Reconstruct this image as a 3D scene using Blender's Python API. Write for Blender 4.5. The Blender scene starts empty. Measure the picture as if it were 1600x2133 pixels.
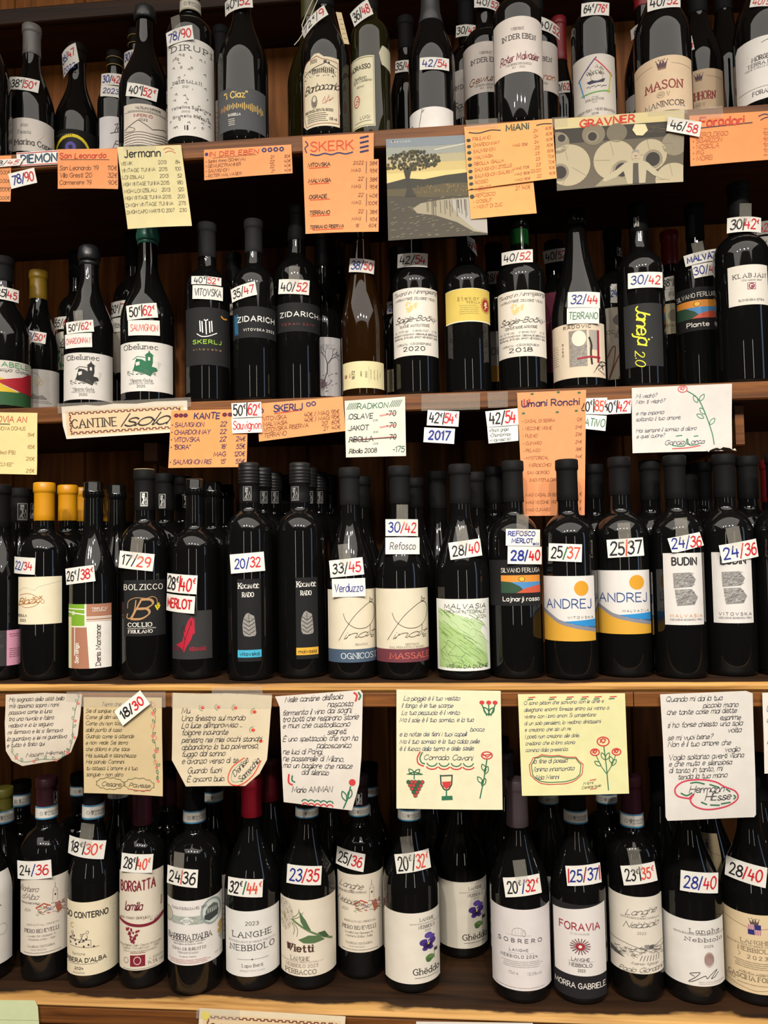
import bpy, math, random, unicodedata
from mathutils import Vector
from mathutils.geometry import tessellate_polygon
sc = bpy.context.scene
COL = sc.collection
R2 = math.radians
PANEL, SPOTW, FILLW = 60.0, 90.0, 6.5

# ---------------------------------------------------------------- camera, world, lights, exposure
F, IW, IH = 1600.0, 1600, 2133            # focal length in pixels of the 1600 x 2133 frame
CAM = Vector((0.0, -1.0, 1.60))
YAW, PITCH, ROLL = 0.08806, 0.04597, -0.01857
fw = Vector((-math.sin(YAW) * math.cos(PITCH), math.cos(YAW) * math.cos(PITCH), math.sin(PITCH)))
rt0 = Vector((math.cos(YAW), math.sin(YAW), 0)); up0 = rt0.cross(fw)
rt = rt0 * math.cos(ROLL) + up0 * math.sin(ROLL); up = rt.cross(fw)
cd = bpy.data.cameras.new('camera'); cam = bpy.data.objects.new('camera', cd); COL.objects.link(cam)
from mathutils import Matrix
cam.matrix_world = Matrix(((rt.x, up.x, -fw.x, CAM.x), (rt.y, up.y, -fw.y, CAM.y), (rt.z, up.z, -fw.z, CAM.z), (0, 0, 0, 1)))
cd.sensor_fit = 'VERTICAL'; cd.sensor_height = 36.0; cd.lens = 36.0 * F / IH; cd.clip_start = 0.02
sc.camera = cam
sc.view_settings.view_transform = 'Standard'; sc.view_settings.look = 'None'
sc.view_settings.exposure = 0.0; sc.view_settings.gamma = 1.0; sc.view_settings.use_curve_mapping = False

wd = bpy.data.worlds.new('shop_ambience'); sc.world = wd; wd.use_nodes = True
wd.node_tree.nodes['Background'].inputs[0].default_value = (1.0, 0.80, 0.58, 1)
wd.node_tree.nodes['Background'].inputs[1].default_value = 0.022

def area(name, loc, target, sx, sy, watts, color, shape='RECTANGLE'):
    l = bpy.data.lights.new(name, 'AREA'); l.shape = shape; l.size = sx; l.size_y = sy
    l.energy = watts; l.color = color
    o = bpy.data.objects.new(name, l); COL.objects.link(o); o.location = loc
    o.rotation_euler = (Vector(target) - Vector(loc)).to_track_quat('-Z', 'Y').to_euler()
    return o
def spot(name, loc, target, watts, color, deg, blend=1.0, rad=.035):
    l = bpy.data.lights.new(name, 'SPOT'); l.energy = watts; l.color = color; l.spot_size = R2(deg); l.spot_blend = blend; l.shadow_soft_size = rad
    o = bpy.data.objects.new(name, l); COL.objects.link(o); o.location = loc
    o.rotation_euler = (Vector(target) - Vector(loc)).to_track_quat('-Z', 'Y').to_euler(); return o
area('ceiling_light_panel', (0.0, -1.5, 3.05), (0.0, -1.5, 0.0), 3.4, 2.3, PANEL, (1.0, 0.94, 0.86))
for i, (lx, ly) in enumerate([(-0.85, -1.95), (-.3, -1.85), (.3, -1.95), (0.85, -1.85)]):
    spot('ceiling_spotlight', (lx, ly, 2.98), (lx * .75, 0.05, 0.85), SPOTW, (1.0, 0.93, 0.83), 75)
area('shop_window', (2.6, -1.3, 1.9), (0.0, 0.0, 1.5), 0.30, 1.5, 3.0, (0.50, 0.70, 1.0))
area('front_fill_strip', (-1.3, -4.2, 1.6), (0.0, 0.0, 1.2), 0.10, 1.7, FILLW, (1.0, 0.92, 0.80))  # added, unseen light strips behind the camera: frontal fill and streaks on the bottles
area('front_fill_strip', (1.5, -4.2, 1.6), (0.0, 0.0, 1.2), 0.10, 1.7, FILLW, (1.0, 0.95, 0.87))  # second added fill strip, to the right

# ---------------------------------------------------------------- helpers
def ray(px, py):
    return fw + rt * ((px - IW / 2) / F) - up * ((py - IH / 2) / F)
def at_y(px, py, Y):
    d = ray(px, py); return CAM + d * ((Y - CAM.y) / d.y)
def at_z(px, py, Z):
    d = ray(px, py); return CAM + d * ((Z - CAM.z) / d.z)
def proj(P):
    d = P - CAM; z = d.dot(fw)
    return IW / 2 + F * d.dot(rt) / z, IH / 2 - F * d.dot(up) / z, z
def lin(h):
    h = h.lstrip('#'); out = []
    for i in (0, 2, 4):
        c = int(h[i:i + 2], 16) / 255
        out.append(c / 12.92 if c <= .04045 else ((c + .055) / 1.055) ** 2.4)
    return (*out, 1)
CC = dict(k='17161a', b='1c2c86', r='c8202a', o='dc4a34', g='1d6a45', w='f2eee6', y='e8c53a', n='6e5a46', d='8e2a26',
          G='8d8a84', p='e98ea0', t='b98b4a', c='3a8fbf')
MC = {}
def mat(h, rough=.62, spec=.35, metal=0.0):
    h = CC.get(h, h); key = (h, rough, spec, metal)
    if key in MC: return MC[key]
    m = bpy.data.materials.new('surface_' + h); m.use_nodes = True
    b = m.node_tree.nodes['Principled BSDF']
    b.inputs['Base Color'].default_value = lin(h); b.inputs['Roughness'].default_value = rough
    b.inputs['Specular IOR Level'].default_value = spec; b.inputs['Metallic'].default_value = metal
    MC[key] = m; return m
def paper(h):
    """uncoated paper: the sheet's colour with a faint fibre mottling"""
    h = CC.get(h, h); key = ('paper', h)
    if key in MC: return MC[key]
    m = bpy.data.materials.new('paper_' + h); m.use_nodes = True; nt = m.node_tree
    b = nt.nodes['Principled BSDF']; b.inputs['Roughness'].default_value = .75; b.inputs['Specular IOR Level'].default_value = .2
    tc = nt.nodes.new('ShaderNodeTexCoord'); no = nt.nodes.new('ShaderNodeTexNoise')
    no.inputs['Scale'].default_value = 60; no.inputs['Detail'].default_value = 4
    mx = nt.nodes.new('ShaderNodeMix'); mx.data_type = 'RGBA'
    c = lin(h); mx.inputs[6].default_value = (c[0] * .90, c[1] * .89, c[2] * .86, 1); mx.inputs[7].default_value = (min(1, c[0] * 1.05), min(1, c[1] * 1.05), min(1, c[2] * 1.05), 1)
    nt.links.new(tc.outputs['Object'], no.inputs['Vector']); nt.links.new(no.outputs['Fac'], mx.inputs[0]); nt.links.new(mx.outputs[2], b.inputs['Base Color'])
    MC[key] = m; return m
def glass(kind):
    if ('glass', kind) in MC: return MC['glass', kind]
    m = bpy.data.materials.new('bottle_glass_' + kind); m.use_nodes = True
    b = m.node_tree.nodes['Principled BSDF']
    col = dict(black=(.004, .004, .004), olive=(.020, .018, .004), green=(.012, .075, .022), amber=(.022, .008, .0015))[kind]
    b.inputs['Base Color'].default_value = (*col, 1); b.inputs['Roughness'].default_value = .035
    b.inputs['IOR'].default_value = 1.52
    if kind != 'black':
        b.inputs['Transmission Weight'].default_value = .35
    MC['glass', kind] = m; return m
def tape_mat():
    if 'tape' in MC: return MC['tape']
    m = bpy.data.materials.new('clear_tape'); m.use_nodes = True; nt = m.node_tree
    out = nt.nodes['Material Output']; b = nt.nodes['Principled BSDF']
    b.inputs['Base Color'].default_value = (.75, .70, .6, 1); b.inputs['Roughness'].default_value = .16
    tr = nt.nodes.new('ShaderNodeBsdfTransparent'); mx = nt.nodes.new('ShaderNodeMixShader'); mx.inputs[0].default_value = .22
    no = nt.nodes.new('ShaderNodeTexNoise'); no.inputs['Scale'].default_value = 140
    bp = nt.nodes.new('ShaderNodeBump'); bp.inputs['Strength'].default_value = .5; bp.inputs['Distance'].default_value = .002
    nt.links.new(no.outputs['Fac'], bp.inputs['Height']); nt.links.new(bp.outputs['Normal'], b.inputs['Normal'])
    nt.links.new(tr.outputs[0], mx.inputs[1]); nt.links.new(b.outputs[0], mx.inputs[2]); nt.links.new(mx.outputs[0], out.inputs['Surface'])
    MC['tape'] = m; return m
def wood(name, dark, light, worn=None, scale=1.0, worn_y=None):
    """plank wood: grain stretched along X; 'worn' is the bare wood showing where the edge is rubbed"""
    if ('wood', name) in MC: return MC['wood', name]
    m = bpy.data.materials.new(name); m.use_nodes = True; nt = m.node_tree; N = nt.nodes.new; L = nt.links.new
    b = nt.nodes['Principled BSDF']; b.inputs['Roughness'].default_value = .55; b.inputs['Specular IOR Level'].default_value = .3
    tc = N('ShaderNodeTexCoord'); mp = N('ShaderNodeMapping')
    mp.inputs['Scale'].default_value = (2.2 * scale, 30 * scale, 55 * scale)
    n1 = N('ShaderNodeTexNoise'); n1.inputs['Scale'].default_value = 1.6; n1.inputs['Detail'].default_value = 8; n1.inputs['Distortion'].default_value = .8
    cr = N('ShaderNodeValToRGB'); cr.color_ramp.elements[0].position = .3; cr.color_ramp.elements[0].color = lin(dark)
    cr.color_ramp.elements[1].position = .72; cr.color_ramp.elements[1].color = lin(light)
    L(tc.outputs['Object'], mp.inputs['Vector']); L(mp.outputs[0], n1.inputs['Vector']); L(n1.outputs['Fac'], cr.inputs[0])
    bp = N('ShaderNodeBump'); bp.inputs['Strength'].default_value = .25; bp.inputs['Distance'].default_value = .002
    L(n1.outputs['Fac'], bp.inputs['Height']); L(bp.outputs[0], b.inputs['Normal'])
    col = cr.outputs[0]
    if worn:
        n2 = N('ShaderNodeTexNoise'); n2.inputs['Scale'].default_value = 9; n2.inputs['Detail'].default_value = 6
        mp2 = N('ShaderNodeMapping'); mp2.inputs['Scale'].default_value = (1.0, 2.2, 3.0)
        L(tc.outputs['Object'], mp2.inputs['Vector']); L(mp2.outputs[0], n2.inputs['Vector'])
        sx = N('ShaderNodeSeparateXYZ'); L(tc.outputs['Object'], sx.inputs[0])
        mr = N('ShaderNodeMapRange'); mr.inputs[1].default_value = worn_y[0]; mr.inputs[2].default_value = worn_y[1]
        mr.inputs[3].default_value = 1.0; mr.inputs[4].default_value = 0.0
        L(sx.outputs[1], mr.inputs[0])
        ad = N('ShaderNodeMath'); ad.operation = 'ADD'; L(mr.outputs[0], ad.inputs[0])
        ml = N('ShaderNodeMath'); ml.operation = 'MULTIPLY_ADD'; ml.inputs[1].default_value = 1.1; ml.inputs[2].default_value = -.55; L(n2.outputs['Fac'], ml.inputs[0]); L(ml.outputs[0], ad.inputs[1])
        st = N('ShaderNodeMapRange'); st.inputs[1].default_value = .46; st.inputs[2].default_value = .58; L(ad.outputs[0], st.inputs[0])
        m2 = N('ShaderNodeMix'); m2.data_type = 'RGBA'; m2.inputs[0].default_value = .55
        m2.inputs[7].default_value = lin(worn); L(col, m2.inputs[6])
        cw = N('ShaderNodeMix'); cw.data_type = 'RGBA'; L(st.outputs[0], cw.inputs[0]); L(col, cw.inputs[6])
        wr = N('ShaderNodeValToRGB'); wr.color_ramp.elements[0].color = lin(worn[6:12] if len(worn) > 6 else '9a6a34'); wr.color_ramp.elements[1].color = lin(worn[:6])
        wr.color_ramp.elements[0].position = .3; wr.color_ramp.elements[1].position = .6
        L(n1.outputs['Fac'], wr.inputs[0]); L(wr.outputs[0], cw.inputs[7]); col = cw.outputs[2]
        nt.nodes.remove(m2)
    L(col, b.inputs['Base Color'])
    MC['wood', name] = m; return m

def link(name, verts, faces, mats, mi=None, parent=None, smooth=True, loc=None):
    me = bpy.data.meshes.new(name); me.from_pydata([tuple(v) for v in verts], [], faces)
    for m in (mats if isinstance(mats, list) else [mats]): me.materials.append(m)
    if mi: me.polygons.foreach_set('material_index', mi)
    me.polygons.foreach_set('use_smooth', [smooth] * len(faces))
    me.update()
    o = bpy.data.objects.new(name, me); COL.objects.link(o)
    if parent: o.parent = parent
    if loc is not None: o.location = loc
    return o
def empty(name, loc):
    o = bpy.data.objects.new(name, None); COL.objects.link(o); o.location = loc; o.empty_display_size = .02; return o
def tag(o, label, cat=None, group=None):
    o['label'] = label
    if cat: o['category'] = cat
    if group: o['group'] = group
    return o
def box(x0, x1, y0, y1, z0, z1, bev=0.0):
    """box with the four X-running edges chamfered by bev"""
    if not bev:
        pr = [(y0, z0), (y1, z0), (y1, z1), (y0, z1)]
    else:
        pr = [(y0 + bev, z0), (y1, z0), (y1, z1), (y0 + bev, z1), (y0 + bev * .3, z1 - bev * .3), (y0, z1 - bev), (y0, z0 + bev)]
    n = len(pr); v = [(x0, *p) for p in pr] + [(x1, *p) for p in pr]
    f = [tuple(range(n))[::-1], tuple(range(n, 2 * n))] + [(i, (i + 1) % n, n + (i + 1) % n, n + i) for i in range(n)]
    return v, f
def lathe(prof, n=40):
    v, f = [], []
    for r, z in prof:
        for i in range(n):
            a = 2 * math.pi * i / n; v.append((r * math.cos(a), r * math.sin(a), z))
    for k in range(len(prof) - 1):
        for i in range(n):
            j = (i + 1) % n; f.append((k * n + i, k * n + j, (k + 1) * n + j, (k + 1) * n + i))
    return v, f

# ---------------------------------------------------------------- a single-stroke alphabet (cap height 10, x-height 6.5)
GL = {}
def _g(ch, adv, s): GL[ch] = (adv, [(q.split()[0], [float(t) for t in q.split()[1:]]) for q in s.split(';') if q.strip()])
BB = 'c 0 4.6 1.6 6.3 3.4 6.4 5.1 4.6 5.1 1.9 3.4 .1 1.6 .2 0 1.8'
DB = 'c 5 4.6 3.4 6.3 1.7 6.4 .1 4.6 .1 1.9 1.7 .1 3.4 .2 5 1.8'
OO = 'c 4 10 1 8.5 0 5 1 1.5 4 0 7 1.5 8 5 7 8.5 4 10'
for ln in f'''A|8|l 0 0 4 10 8 0;l 1.5 3.6 6.5 3.6
B|6|l 0 0 0 10;c 0 10 3.5 9.9 5.4 7.7 3.5 5.4 0 5.3;c 0 5.3 4 5.2 6 2.7 4 .1 0 0
C|7|c 7 8 5.5 9.6 3.5 10 1 8 0 5 1 2 3.5 0 5.5 .4 7 2
D|7|l 0 0 0 10;c 0 10 3.4 9.8 6 8.2 7 5 6 1.8 3.4 .2 0 0
E|5.8|l 5.8 10 0 10 0 0 5.8 0;l 0 5.2 4.8 5.2
F|5.6|l 5.8 10 0 10 0 0;l 0 5.2 4.8 5.2
G|7.4|c 7 8 5.5 9.6 3.8 10 1 8 0 5 1 2 3.8 0 6 .5 7.2 2;l 7.2 1.6 7.2 4.6 4.5 4.6
H|7|l 0 0 0 10;l 7 0 7 10;l 0 5.2 7 5.2
I|0|l 0 0 0 10
J|4|c 4 10 4 6 4 2.5 3.2 .4 1.6 0 0 1.2
K|6.6|l 0 0 0 10;l 6.3 10 0 3.8;l 2.2 6 6.8 0
L|5.4|l 0 10 0 0 5.4 0
M|9|l 0 0 .6 10 4.5 2 8.4 10 9 0
N|7|l 0 0 0 10 7 0 7 10
O|8|{OO}
P|6|l 0 0 0 10;c 0 10 4 9.8 6 7.4 4 4.8 0 4.7
Q|8|{OO};l 4.8 2.6 8 -1
R|6.4|l 0 0 0 10;c 0 10 4 9.8 6 7.4 4 4.8 0 4.7;l 3 4.7 6.6 0
S|6|c 5.8 8.4 4.6 9.7 2.8 10 .7 8.9 .7 6.8 3 5.3 5.5 4 6 1.9 4.2 .1 2.2 0 0 1.6
T|7|l 0 10 7 10;l 3.5 10 3.5 0
U|7|c 0 10 0 6 0 3 1.4 .5 3.5 0 5.6 .5 7 3 7 6 7 10
V|7.6|l 0 10 3.8 0 7.6 10
W|10.4|l 0 10 2.6 0 5.2 9 7.8 0 10.4 10
X|7|l 0 0 7 10;l 0 10 7 0
Y|7|l 0 10 3.5 5 7 10;l 3.5 5 3.5 0
Z|6.5|l 0 10 6.5 10 0 0 6.5 0
a|5|{DB};l 5 6.5 5 0
b|5|l 0 10 0 0;{BB}
c|4.8|c 5 5.3 3.2 6.5 1.4 6 .2 3.3 1.2 .6 3 0 5 1.2
d|5|l 5 10 5 0;{DB}
e|5|c .2 3.5 5 3.5 4.8 5.3 2.8 6.5 .8 5.6 .1 3.2 .9 .8 2.8 0 4.9 1.1
f|3.2|c 4 9.6 2.6 10 1.6 8.4 1.6 5 1.6 0;l 0 6.3 3.4 6.3
g|5|{DB};c 5 6.4 5 0 4.6 -2.4 2.6 -3.4 .4 -2.4
h|4.8|l 0 10 0 0;c 0 4.3 1.6 6.2 3.4 6.4 4.8 5 4.8 2.5 4.8 0
i|0|l 0 6.4 0 0;l 0 8.6 0 9.4
j|2|c 2 6.4 2 0 1.6 -2.6 0 -3.2;l 2 8.6 2 9.4
k|4.8|l 0 10 0 0;l 4.6 6.4 0 2.4;l 1.6 3.9 5 0
l|0|l 0 10 0 0
m|7.8|l 0 6.4 0 0;c 0 4.5 1.3 6.2 2.8 6.4 3.9 5 3.9 0;c 3.9 4.5 5.2 6.2 6.7 6.4 7.8 5 7.8 0
n|4.8|l 0 6.4 0 0;c 0 4.3 1.6 6.2 3.4 6.4 4.8 5 4.8 2.5 4.8 0
o|5.4|c 2.7 6.5 .6 5.4 0 3.2 .6 1 2.7 0 4.8 1 5.4 3.2 4.8 5.4 2.7 6.5
p|5|l 0 6.4 0 -3.4;{BB}
q|5|l 5 6.4 5 -3.4;{DB}
r|3.2|l 0 6.4 0 0;c 0 4.2 1.4 6 3.2 6.4
s|4.3|c 4.3 5.4 2.6 6.5 .6 5.6 .8 3.9 3 3 4.4 1.8 3.6 .3 1.8 0 0 1
t|3.4|c 1.6 9 1.6 3 1.9 .6 3 0 4 .5;l 0 6.3 3.6 6.3
u|4.8|c 0 6.4 0 2.2 1.2 .2 2.8 .1 4.8 2.4;l 4.8 6.4 4.8 0
v|5|l 0 6.4 2.5 0 5 6.4
w|7.4|l 0 6.4 1.8 0 3.7 5.6 5.6 0 7.4 6.4
x|5|l 0 6.4 5 0;l 5 6.4 0 0
y|5|l 0 6.4 2.6 0;l 5 6.4 2.6 0 1 -3.4
z|4.6|l 0 6.4 4.6 6.4 0 0 4.6 0
0|6|c 3 10 .8 8.4 0 5 .8 1.6 3 0 5.2 1.6 6 5 5.2 8.4 3 10
1|2.4|l 0 7.6 2.2 10 2.2 0
2|6|c .2 7.8 1.2 9.6 3 10 5 9.2 5.4 7.2 3.6 4 0 0;l 0 0 6 0
3|5.6|c .3 8.6 2.4 10 4.8 9.2 5 7 2.4 5.4;c 2.4 5.4 5.2 4.6 5.6 2 3.4 .1 1.4 .2 0 1.4
4|6|l 1.2 10 0 3.6 6 3.6;l 4.5 7 4.5 0
5|5.6|l 5.2 10 1 10 .6 5.6;c .6 5.6 2.6 6.4 4.8 5.6 5.7 3.3 4.8 .8 2.4 0 0 1.2
6|5.8|c 5 9.4 3 9.6 1 7.2 .1 3.6 1 .8 3 0 5 .8 5.8 3 5 5.2 3 5.9 1 5 .2 3.2
7|6|l 0 10 6 10 2 0
8|5.8|c 3 5.4 .8 6.6 .6 8.6 3 10 5.3 8.6 5.1 6.6 3 5.4 .3 4 .2 1.4 3 0 5.8 1.4 5.7 4 3 5.4
9|5.6|c 5.4 6.6 4.6 4.9 2.6 4.3 .6 5.4 .3 7.8 1.6 9.7 3.4 10 5.1 9 5.5 6.6 5 2.4 3.2 0
/|3.4|l 0 -1 3.4 11
.|0|l 0 0 0 .9
,|.6|l .6 .9 0 -1.6
'|0|l 0 10.4 0 7.8
"|2|l 0 10.4 0 8;l 2 10.4 2 8
-|3.4|l 0 4 3.4 4
(|2|c 2 11 .3 8 .3 2 2 -1
)|2|c 0 11 1.7 8 1.7 2 0 -1
!|0|l 0 10 0 3;l 0 0 0 .8
?|4.6|c 0 8.4 1.6 10 4 9.2 4.4 7 2.3 5 2.2 3;l 2.2 .9 2.2 0
:|0|l 0 5.4 0 6.2;l 0 .2 0 1
=|4|l 0 6 4 6;l 0 3 4 3
+|4|l 0 5 4 5;l 2 7 2 3
€|5.6|c 6 8.6 4.6 9.8 2.8 9.4 1.2 7 1.2 3.6 2.6 .6 4.6 .2 6 1.4;l 0 6.1 4.6 6.1;l 0 4.2 4.2 4.2
~|3.2|c 3.2 9.8 2.2 10.6 1 9.6 .8 7.8 1.6 6.4 3 6.6;l 0 8.9 2.4 8.9;l 0 7.9 2.2 7.9
%|7|c 1.5 10 0 8 1.5 6 3 8 1.5 10;c 5.5 4 4 2 5.5 0 7 2 5.5 4;l 6 10 1 0
&|6|c 6 0 1.6 6.6 1.4 9 2.8 10 4.2 8.8 3.6 7 .8 4.6 0 2.4 1.6 .2 4 .8 6 4
•|2|c 0 4.5 1 5.5 2 4.5 1 3.5 0 4.5;l 1 5 1 4
*|3|l 0 3 3 6;l 3 3 0 6;l 1.5 2.5 1.5 6.5'''.split('\n'):
    c_, a_, s_ = ln.split('|', 2) if not ln.startswith('|') else ('|', '0', 'l 0 -1 0 11')
    _g(c_, float(a_), s_)
_g('|', 0, 'l 0 -1 0 11.5'); _g('ı', 0, 'l 0 6.4 0 0')
ACC = {'\u0301': 'l 1.6 8 3.6 9.8', '\u0300': 'l 3.4 8 1.4 9.8', '\u030c': 'l 1 9.6 2.4 8 3.8 9.6', '\u0308': 'l 1.4 8.4 1.4 9.2;l 3.6 8.4 3.6 9.2'}
def smooth_pts(p, sub):
    if sub < 2 or len(p) < 3: return p
    cl = p[0] == p[-1]; out = []
    for i in range(len(p) - 1):
        a = p[i - 1] if i > 0 else (p[-2] if cl else p[0]); b = p[i]; c = p[i + 1]
        d = p[i + 2] if i + 2 < len(p) else (p[1] if cl else p[-1])
        for k in range(sub):
            t = k / sub; t2 = t * t; t3 = t2 * t
            out.append(tuple(.5 * (2 * b[j] + (c[j] - a[j]) * t + (2 * a[j] - 5 * b[j] + 4 * c[j] - d[j]) * t2 + (3 * b[j] - a[j] - 3 * c[j] + d[j]) * t3) for j in (0, 1)))
    out.append(p[-1]); return out
# style: weight, contrast, serif, slant, jitter, tracking, nib angle
STY = dict(b=(2.0, 0, 0, 0, 0, 2.4, 0), m=(1.65, 0, 0, 0, 0, 2.2, 0), a=(1.05, 0, 0, 0, 0, 2.2, 0), s=(1.6, .45, 2.0, 0, 0, 2.6, 0), S=(2.2, .5, 2.3, 0, 0, 2.8, 0),
           i=(1.15, .55, 0, .42, .15, 1.2, 40), h=(1.5, .25, 0, .10, .55, 1.9, 60), H=(2.1, .2, 0, .06, .5, 2.2, 60), p=(1.15, .3, 0, .28, .6, 1.6, 60), q=(1.1, .2, 0, .12, .5, 2.0, 60), j=(.95, .35, 0, .30, .7, 1.5, 60))

class Sheet:
    """a printed sheet W x H metres, drawn in fractions (0,0 = top left) and then bent onto its surface"""
    def __init__(s, W, H, base=None, outline=None):
        s.W, s.H = W, H; s.mats = []; s.fills = []; s.strokes = []
        s.outline = outline or [(0, 0), (1, 0), (1, 1), (0, 1)]
        if base: s.base = s.m(base) if not isinstance(base, str) else s._mi(paper(base))
    def _mi(s, m):
        if m not in s.mats: s.mats.append(m)
        return s.mats.index(m)
    def m(s, c): return s._mi(c if not isinstance(c, str) else mat(c))
    def P(s, p): return (p[0] * s.W, (1 - p[1]) * s.H)
    def fill(s, pts, col, layer=1): s.fills.append(([s.P(p) for p in pts], layer, s.m(col)))
    def rect(s, x0, y0, x1, y1, col, layer=1): s.fill([(x0, y0), (x1, y0), (x1, y1), (x0, y1)], col, layer)
    def disc(s, cx, cy, rx, col, layer=1, ry=None, n=20):
        ry = ry or rx * s.W / s.H
        s.fill([(cx + rx * math.cos(6.28319 * i / n), cy + ry * math.sin(6.28319 * i / n)) for i in range(n)], col, layer)
    def ring(s, cx, cy, rx, w, col, layer=3, ry=None, a0=0, a1=360, n=28):
        ry = ry or rx * s.W / s.H
        s.line([(cx + rx * math.cos(R2(a0 + (a1 - a0) * i / n)), cy + ry * math.sin(R2(a0 + (a1 - a0) * i / n))) for i in range(n + 1)], w, col, layer)
    def line(s, pts, w, col, layer=3, sm=0):
        """w = width as a fraction of the height"""
        p = [s.P(q) for q in pts]
        run = []
        for q in (smooth_pts(p, sm) if sm else p) + [None]:          # nothing is drawn past the edge of the sheet
            if q and -1e-4 <= q[0] <= s.W + 1e-4 and -1e-4 <= q[1] <= s.H + 1e-4: run.append(q)
            else:
                if len(run) > 1: s.ribbon(run, w * s.H, s.m(col), layer)
                run = []
    def ribbon(s, p, w, mi, layer, con=0, nib=0):
        q = [p[0]]
        for a in p[1:]:
            if (a[0] - q[-1][0]) ** 2 + (a[1] - q[-1][1]) ** 2 > 1e-10: q.append(a)
        if len(q) < 2: return
        d = []
        for a, b in zip(q, q[1:]):                                   # keep every piece short enough to follow a curved surface
            k = max(1, int(math.hypot(b[0] - a[0], b[1] - a[1]) / .004)); d += [(a[0] + (b[0] - a[0]) * i / k, a[1] + (b[1] - a[1]) * i / k) for i in range(k)]
        q = d + [q[-1]]
        n = len(q); dirs = []
        for i in range(n - 1):
            dx, dy = q[i + 1][0] - q[i][0], q[i + 1][1] - q[i][1]; l = math.hypot(dx, dy); dirs.append((dx / l, dy / l))
        L, Rr = [], []
        for i in range(n):
            a = dirs[max(0, i - 1)]; b = dirs[min(n - 2, i)]
            tx, ty = a[0] + b[0], a[1] + b[1]; l = math.hypot(tx, ty)
            if l < .3: tx, ty, l = b[0], b[1], 1.0
            tx /= l; ty /= l; k = min(1.6, 1 / max(.5, tx * b[0] + ty * b[1]))
            ww = w
            if con: ww = w * (1 - con + con * abs(math.sin(math.atan2(ty, tx) - R2(nib))))
            x, y = q[i]; e = 0
            if i == 0: x -= tx * w * .25; y -= ty * w * .25
            if i == n - 1: x += tx * w * .25; y += ty * w * .25
            L.append((x - ty * ww * k / 2, y + tx * ww * k / 2)); Rr.append((x + ty * ww * k / 2, y - tx * ww * k / 2))
        s.strokes.append((L, Rr, layer, mi))
    def width(s, txt, tr):
        x = 0; n = 0
        for ch in unicodedata.normalize('NFD', txt):
            if ch in ACC: continue
            if ch == ' ': x += 4.2; continue
            g = GL.get(ch) or GL['-']; x += g[0] + tr; n += 1
        return max(.1, x - tr)
    def text(s, txt, cx, cy, h, w=None, col='k', st='b', rot=0, al='c', tr=None, layer=4, wt=1.0, bend=0.0):
        """txt centred on (cx, cy); h = cap height / sheet height; w = width / sheet width; '^x' switches the ink"""
        weight, con, serif, slant, jit, tr0, nib = STY[st]; tr = tr0 if tr is None else tr; weight *= wt
        plain = ''; cols = []; cur = col; i = 0
        txt = unicodedata.normalize('NFD', txt)
        while i < len(txt):
            if txt[i] == '^': cur = txt[i + 1]; i += 2; continue
            plain += txt[i]; cols.append(cur); i += 1
        tw = s.width(plain, tr); u = h * s.H / 10; ux = (w * s.W / tw) if w else u
        if w and st in 'hpqijH' : pass
        x0 = {'c': -tw / 2, 'l': 0, 'r': -tw}[al]
        sub = 4 if h * s.H > .008 else 3 if h * s.H > .0035 else 2
        rnd = random.Random(sum(ord(c) * (k + 1) for k, c in enumerate(plain)) + int(cy * 977))
        ca, sa = math.cos(R2(rot)), math.sin(R2(rot)); ox, oy = s.P((cx, cy)); x = x0; last = x0; ll = None; gap = False
        for ch, c in zip(plain, cols):
            if ch in ACC:
                strokes = [(q.split()[0], [float(t) for t in q.split()[1:]]) for q in ACC[ch].split(';')]; bx = last
                offy = 2.6 if ll and ll.isupper() else 0
            else:
                if ch == ' ': x += 4.2; gap = True; continue
                g = GL.get(ch) or GL['-']; strokes = g[1]; bx = x; offy = 0
                if st in 'ijp' and ll and ll.islower() and ch.islower() and not gap: strokes = strokes + [('c', [last + GL[ll][0] - x, .9 if ll not in 'ovwrbgyj' else (4.6 if ll in 'ovwr' else .5), (last + GL[ll][0] - x) * .5, .3 if ll not in 'ovwr' else 3.9, 0, 2.6])]
                gap = False
                jy = rnd.uniform(-1, 1) * jit * .8; js = 1 + rnd.uniform(-1, 1) * jit * .10; jr = rnd.uniform(-1, 1) * jit * .10; last = x; ll = ch
                x += g[0] + tr
            for kind, v in strokes:
                p = [(v[k], v[k + 1]) for k in range(0, len(v), 2)]
                if kind == 'c': p = smooth_pts(p, sub)
                def M(a):
                    yy = a[1] + offy; xx = bx + a[0] * js + yy * (slant + jr); yy = yy * js + jy - 5
                    if bend: yy += bend * ((xx / (tw / 2)) ** 2)
                    X, Y = xx * ux, yy * u
                    return (ox + X * ca + Y * sa, oy - X * sa + Y * ca)
                s.ribbon([M(a) for a in p], weight * (.5 if ch == '~' else 1) * min(u, ux * 1.5), s.m(c), layer, con, nib)
                if serif and kind == 'l' and h * s.H > .0022:
                    for e, f2 in ((p[0], p[1]), (p[-1], p[-2])):
                        if min(abs(e[1]), abs(e[1] - 10), abs(e[1] - 6.4)) < .01 and abs(f2[1] - e[1]) > 3:
                            s.ribbon([M((e[0] - serif, e[1])), M((e[0] + serif, e[1]))], .8 * min(u, ux * 1.5), s.m(c), layer)
                    
    def lines(s, x0, x1, y0, y1, n, col='G', w=.012, seed=1, dash=5):
        """rows of print too small to read in the photograph"""
        r = random.Random(seed)
        for i in range(n):
            y = y0 + (y1 - y0) * (i + .5) / n; a = x0 + r.uniform(0, .08) * (x1 - x0); e = x1 - r.uniform(0, .12) * (x1 - x0)
            while a < e:
                b = min(e, a + r.uniform(.5, 1.4) * (x1 - x0) / dash); s.line([(a, y), (b, y)], w, col, 4); a = b + .012
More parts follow.
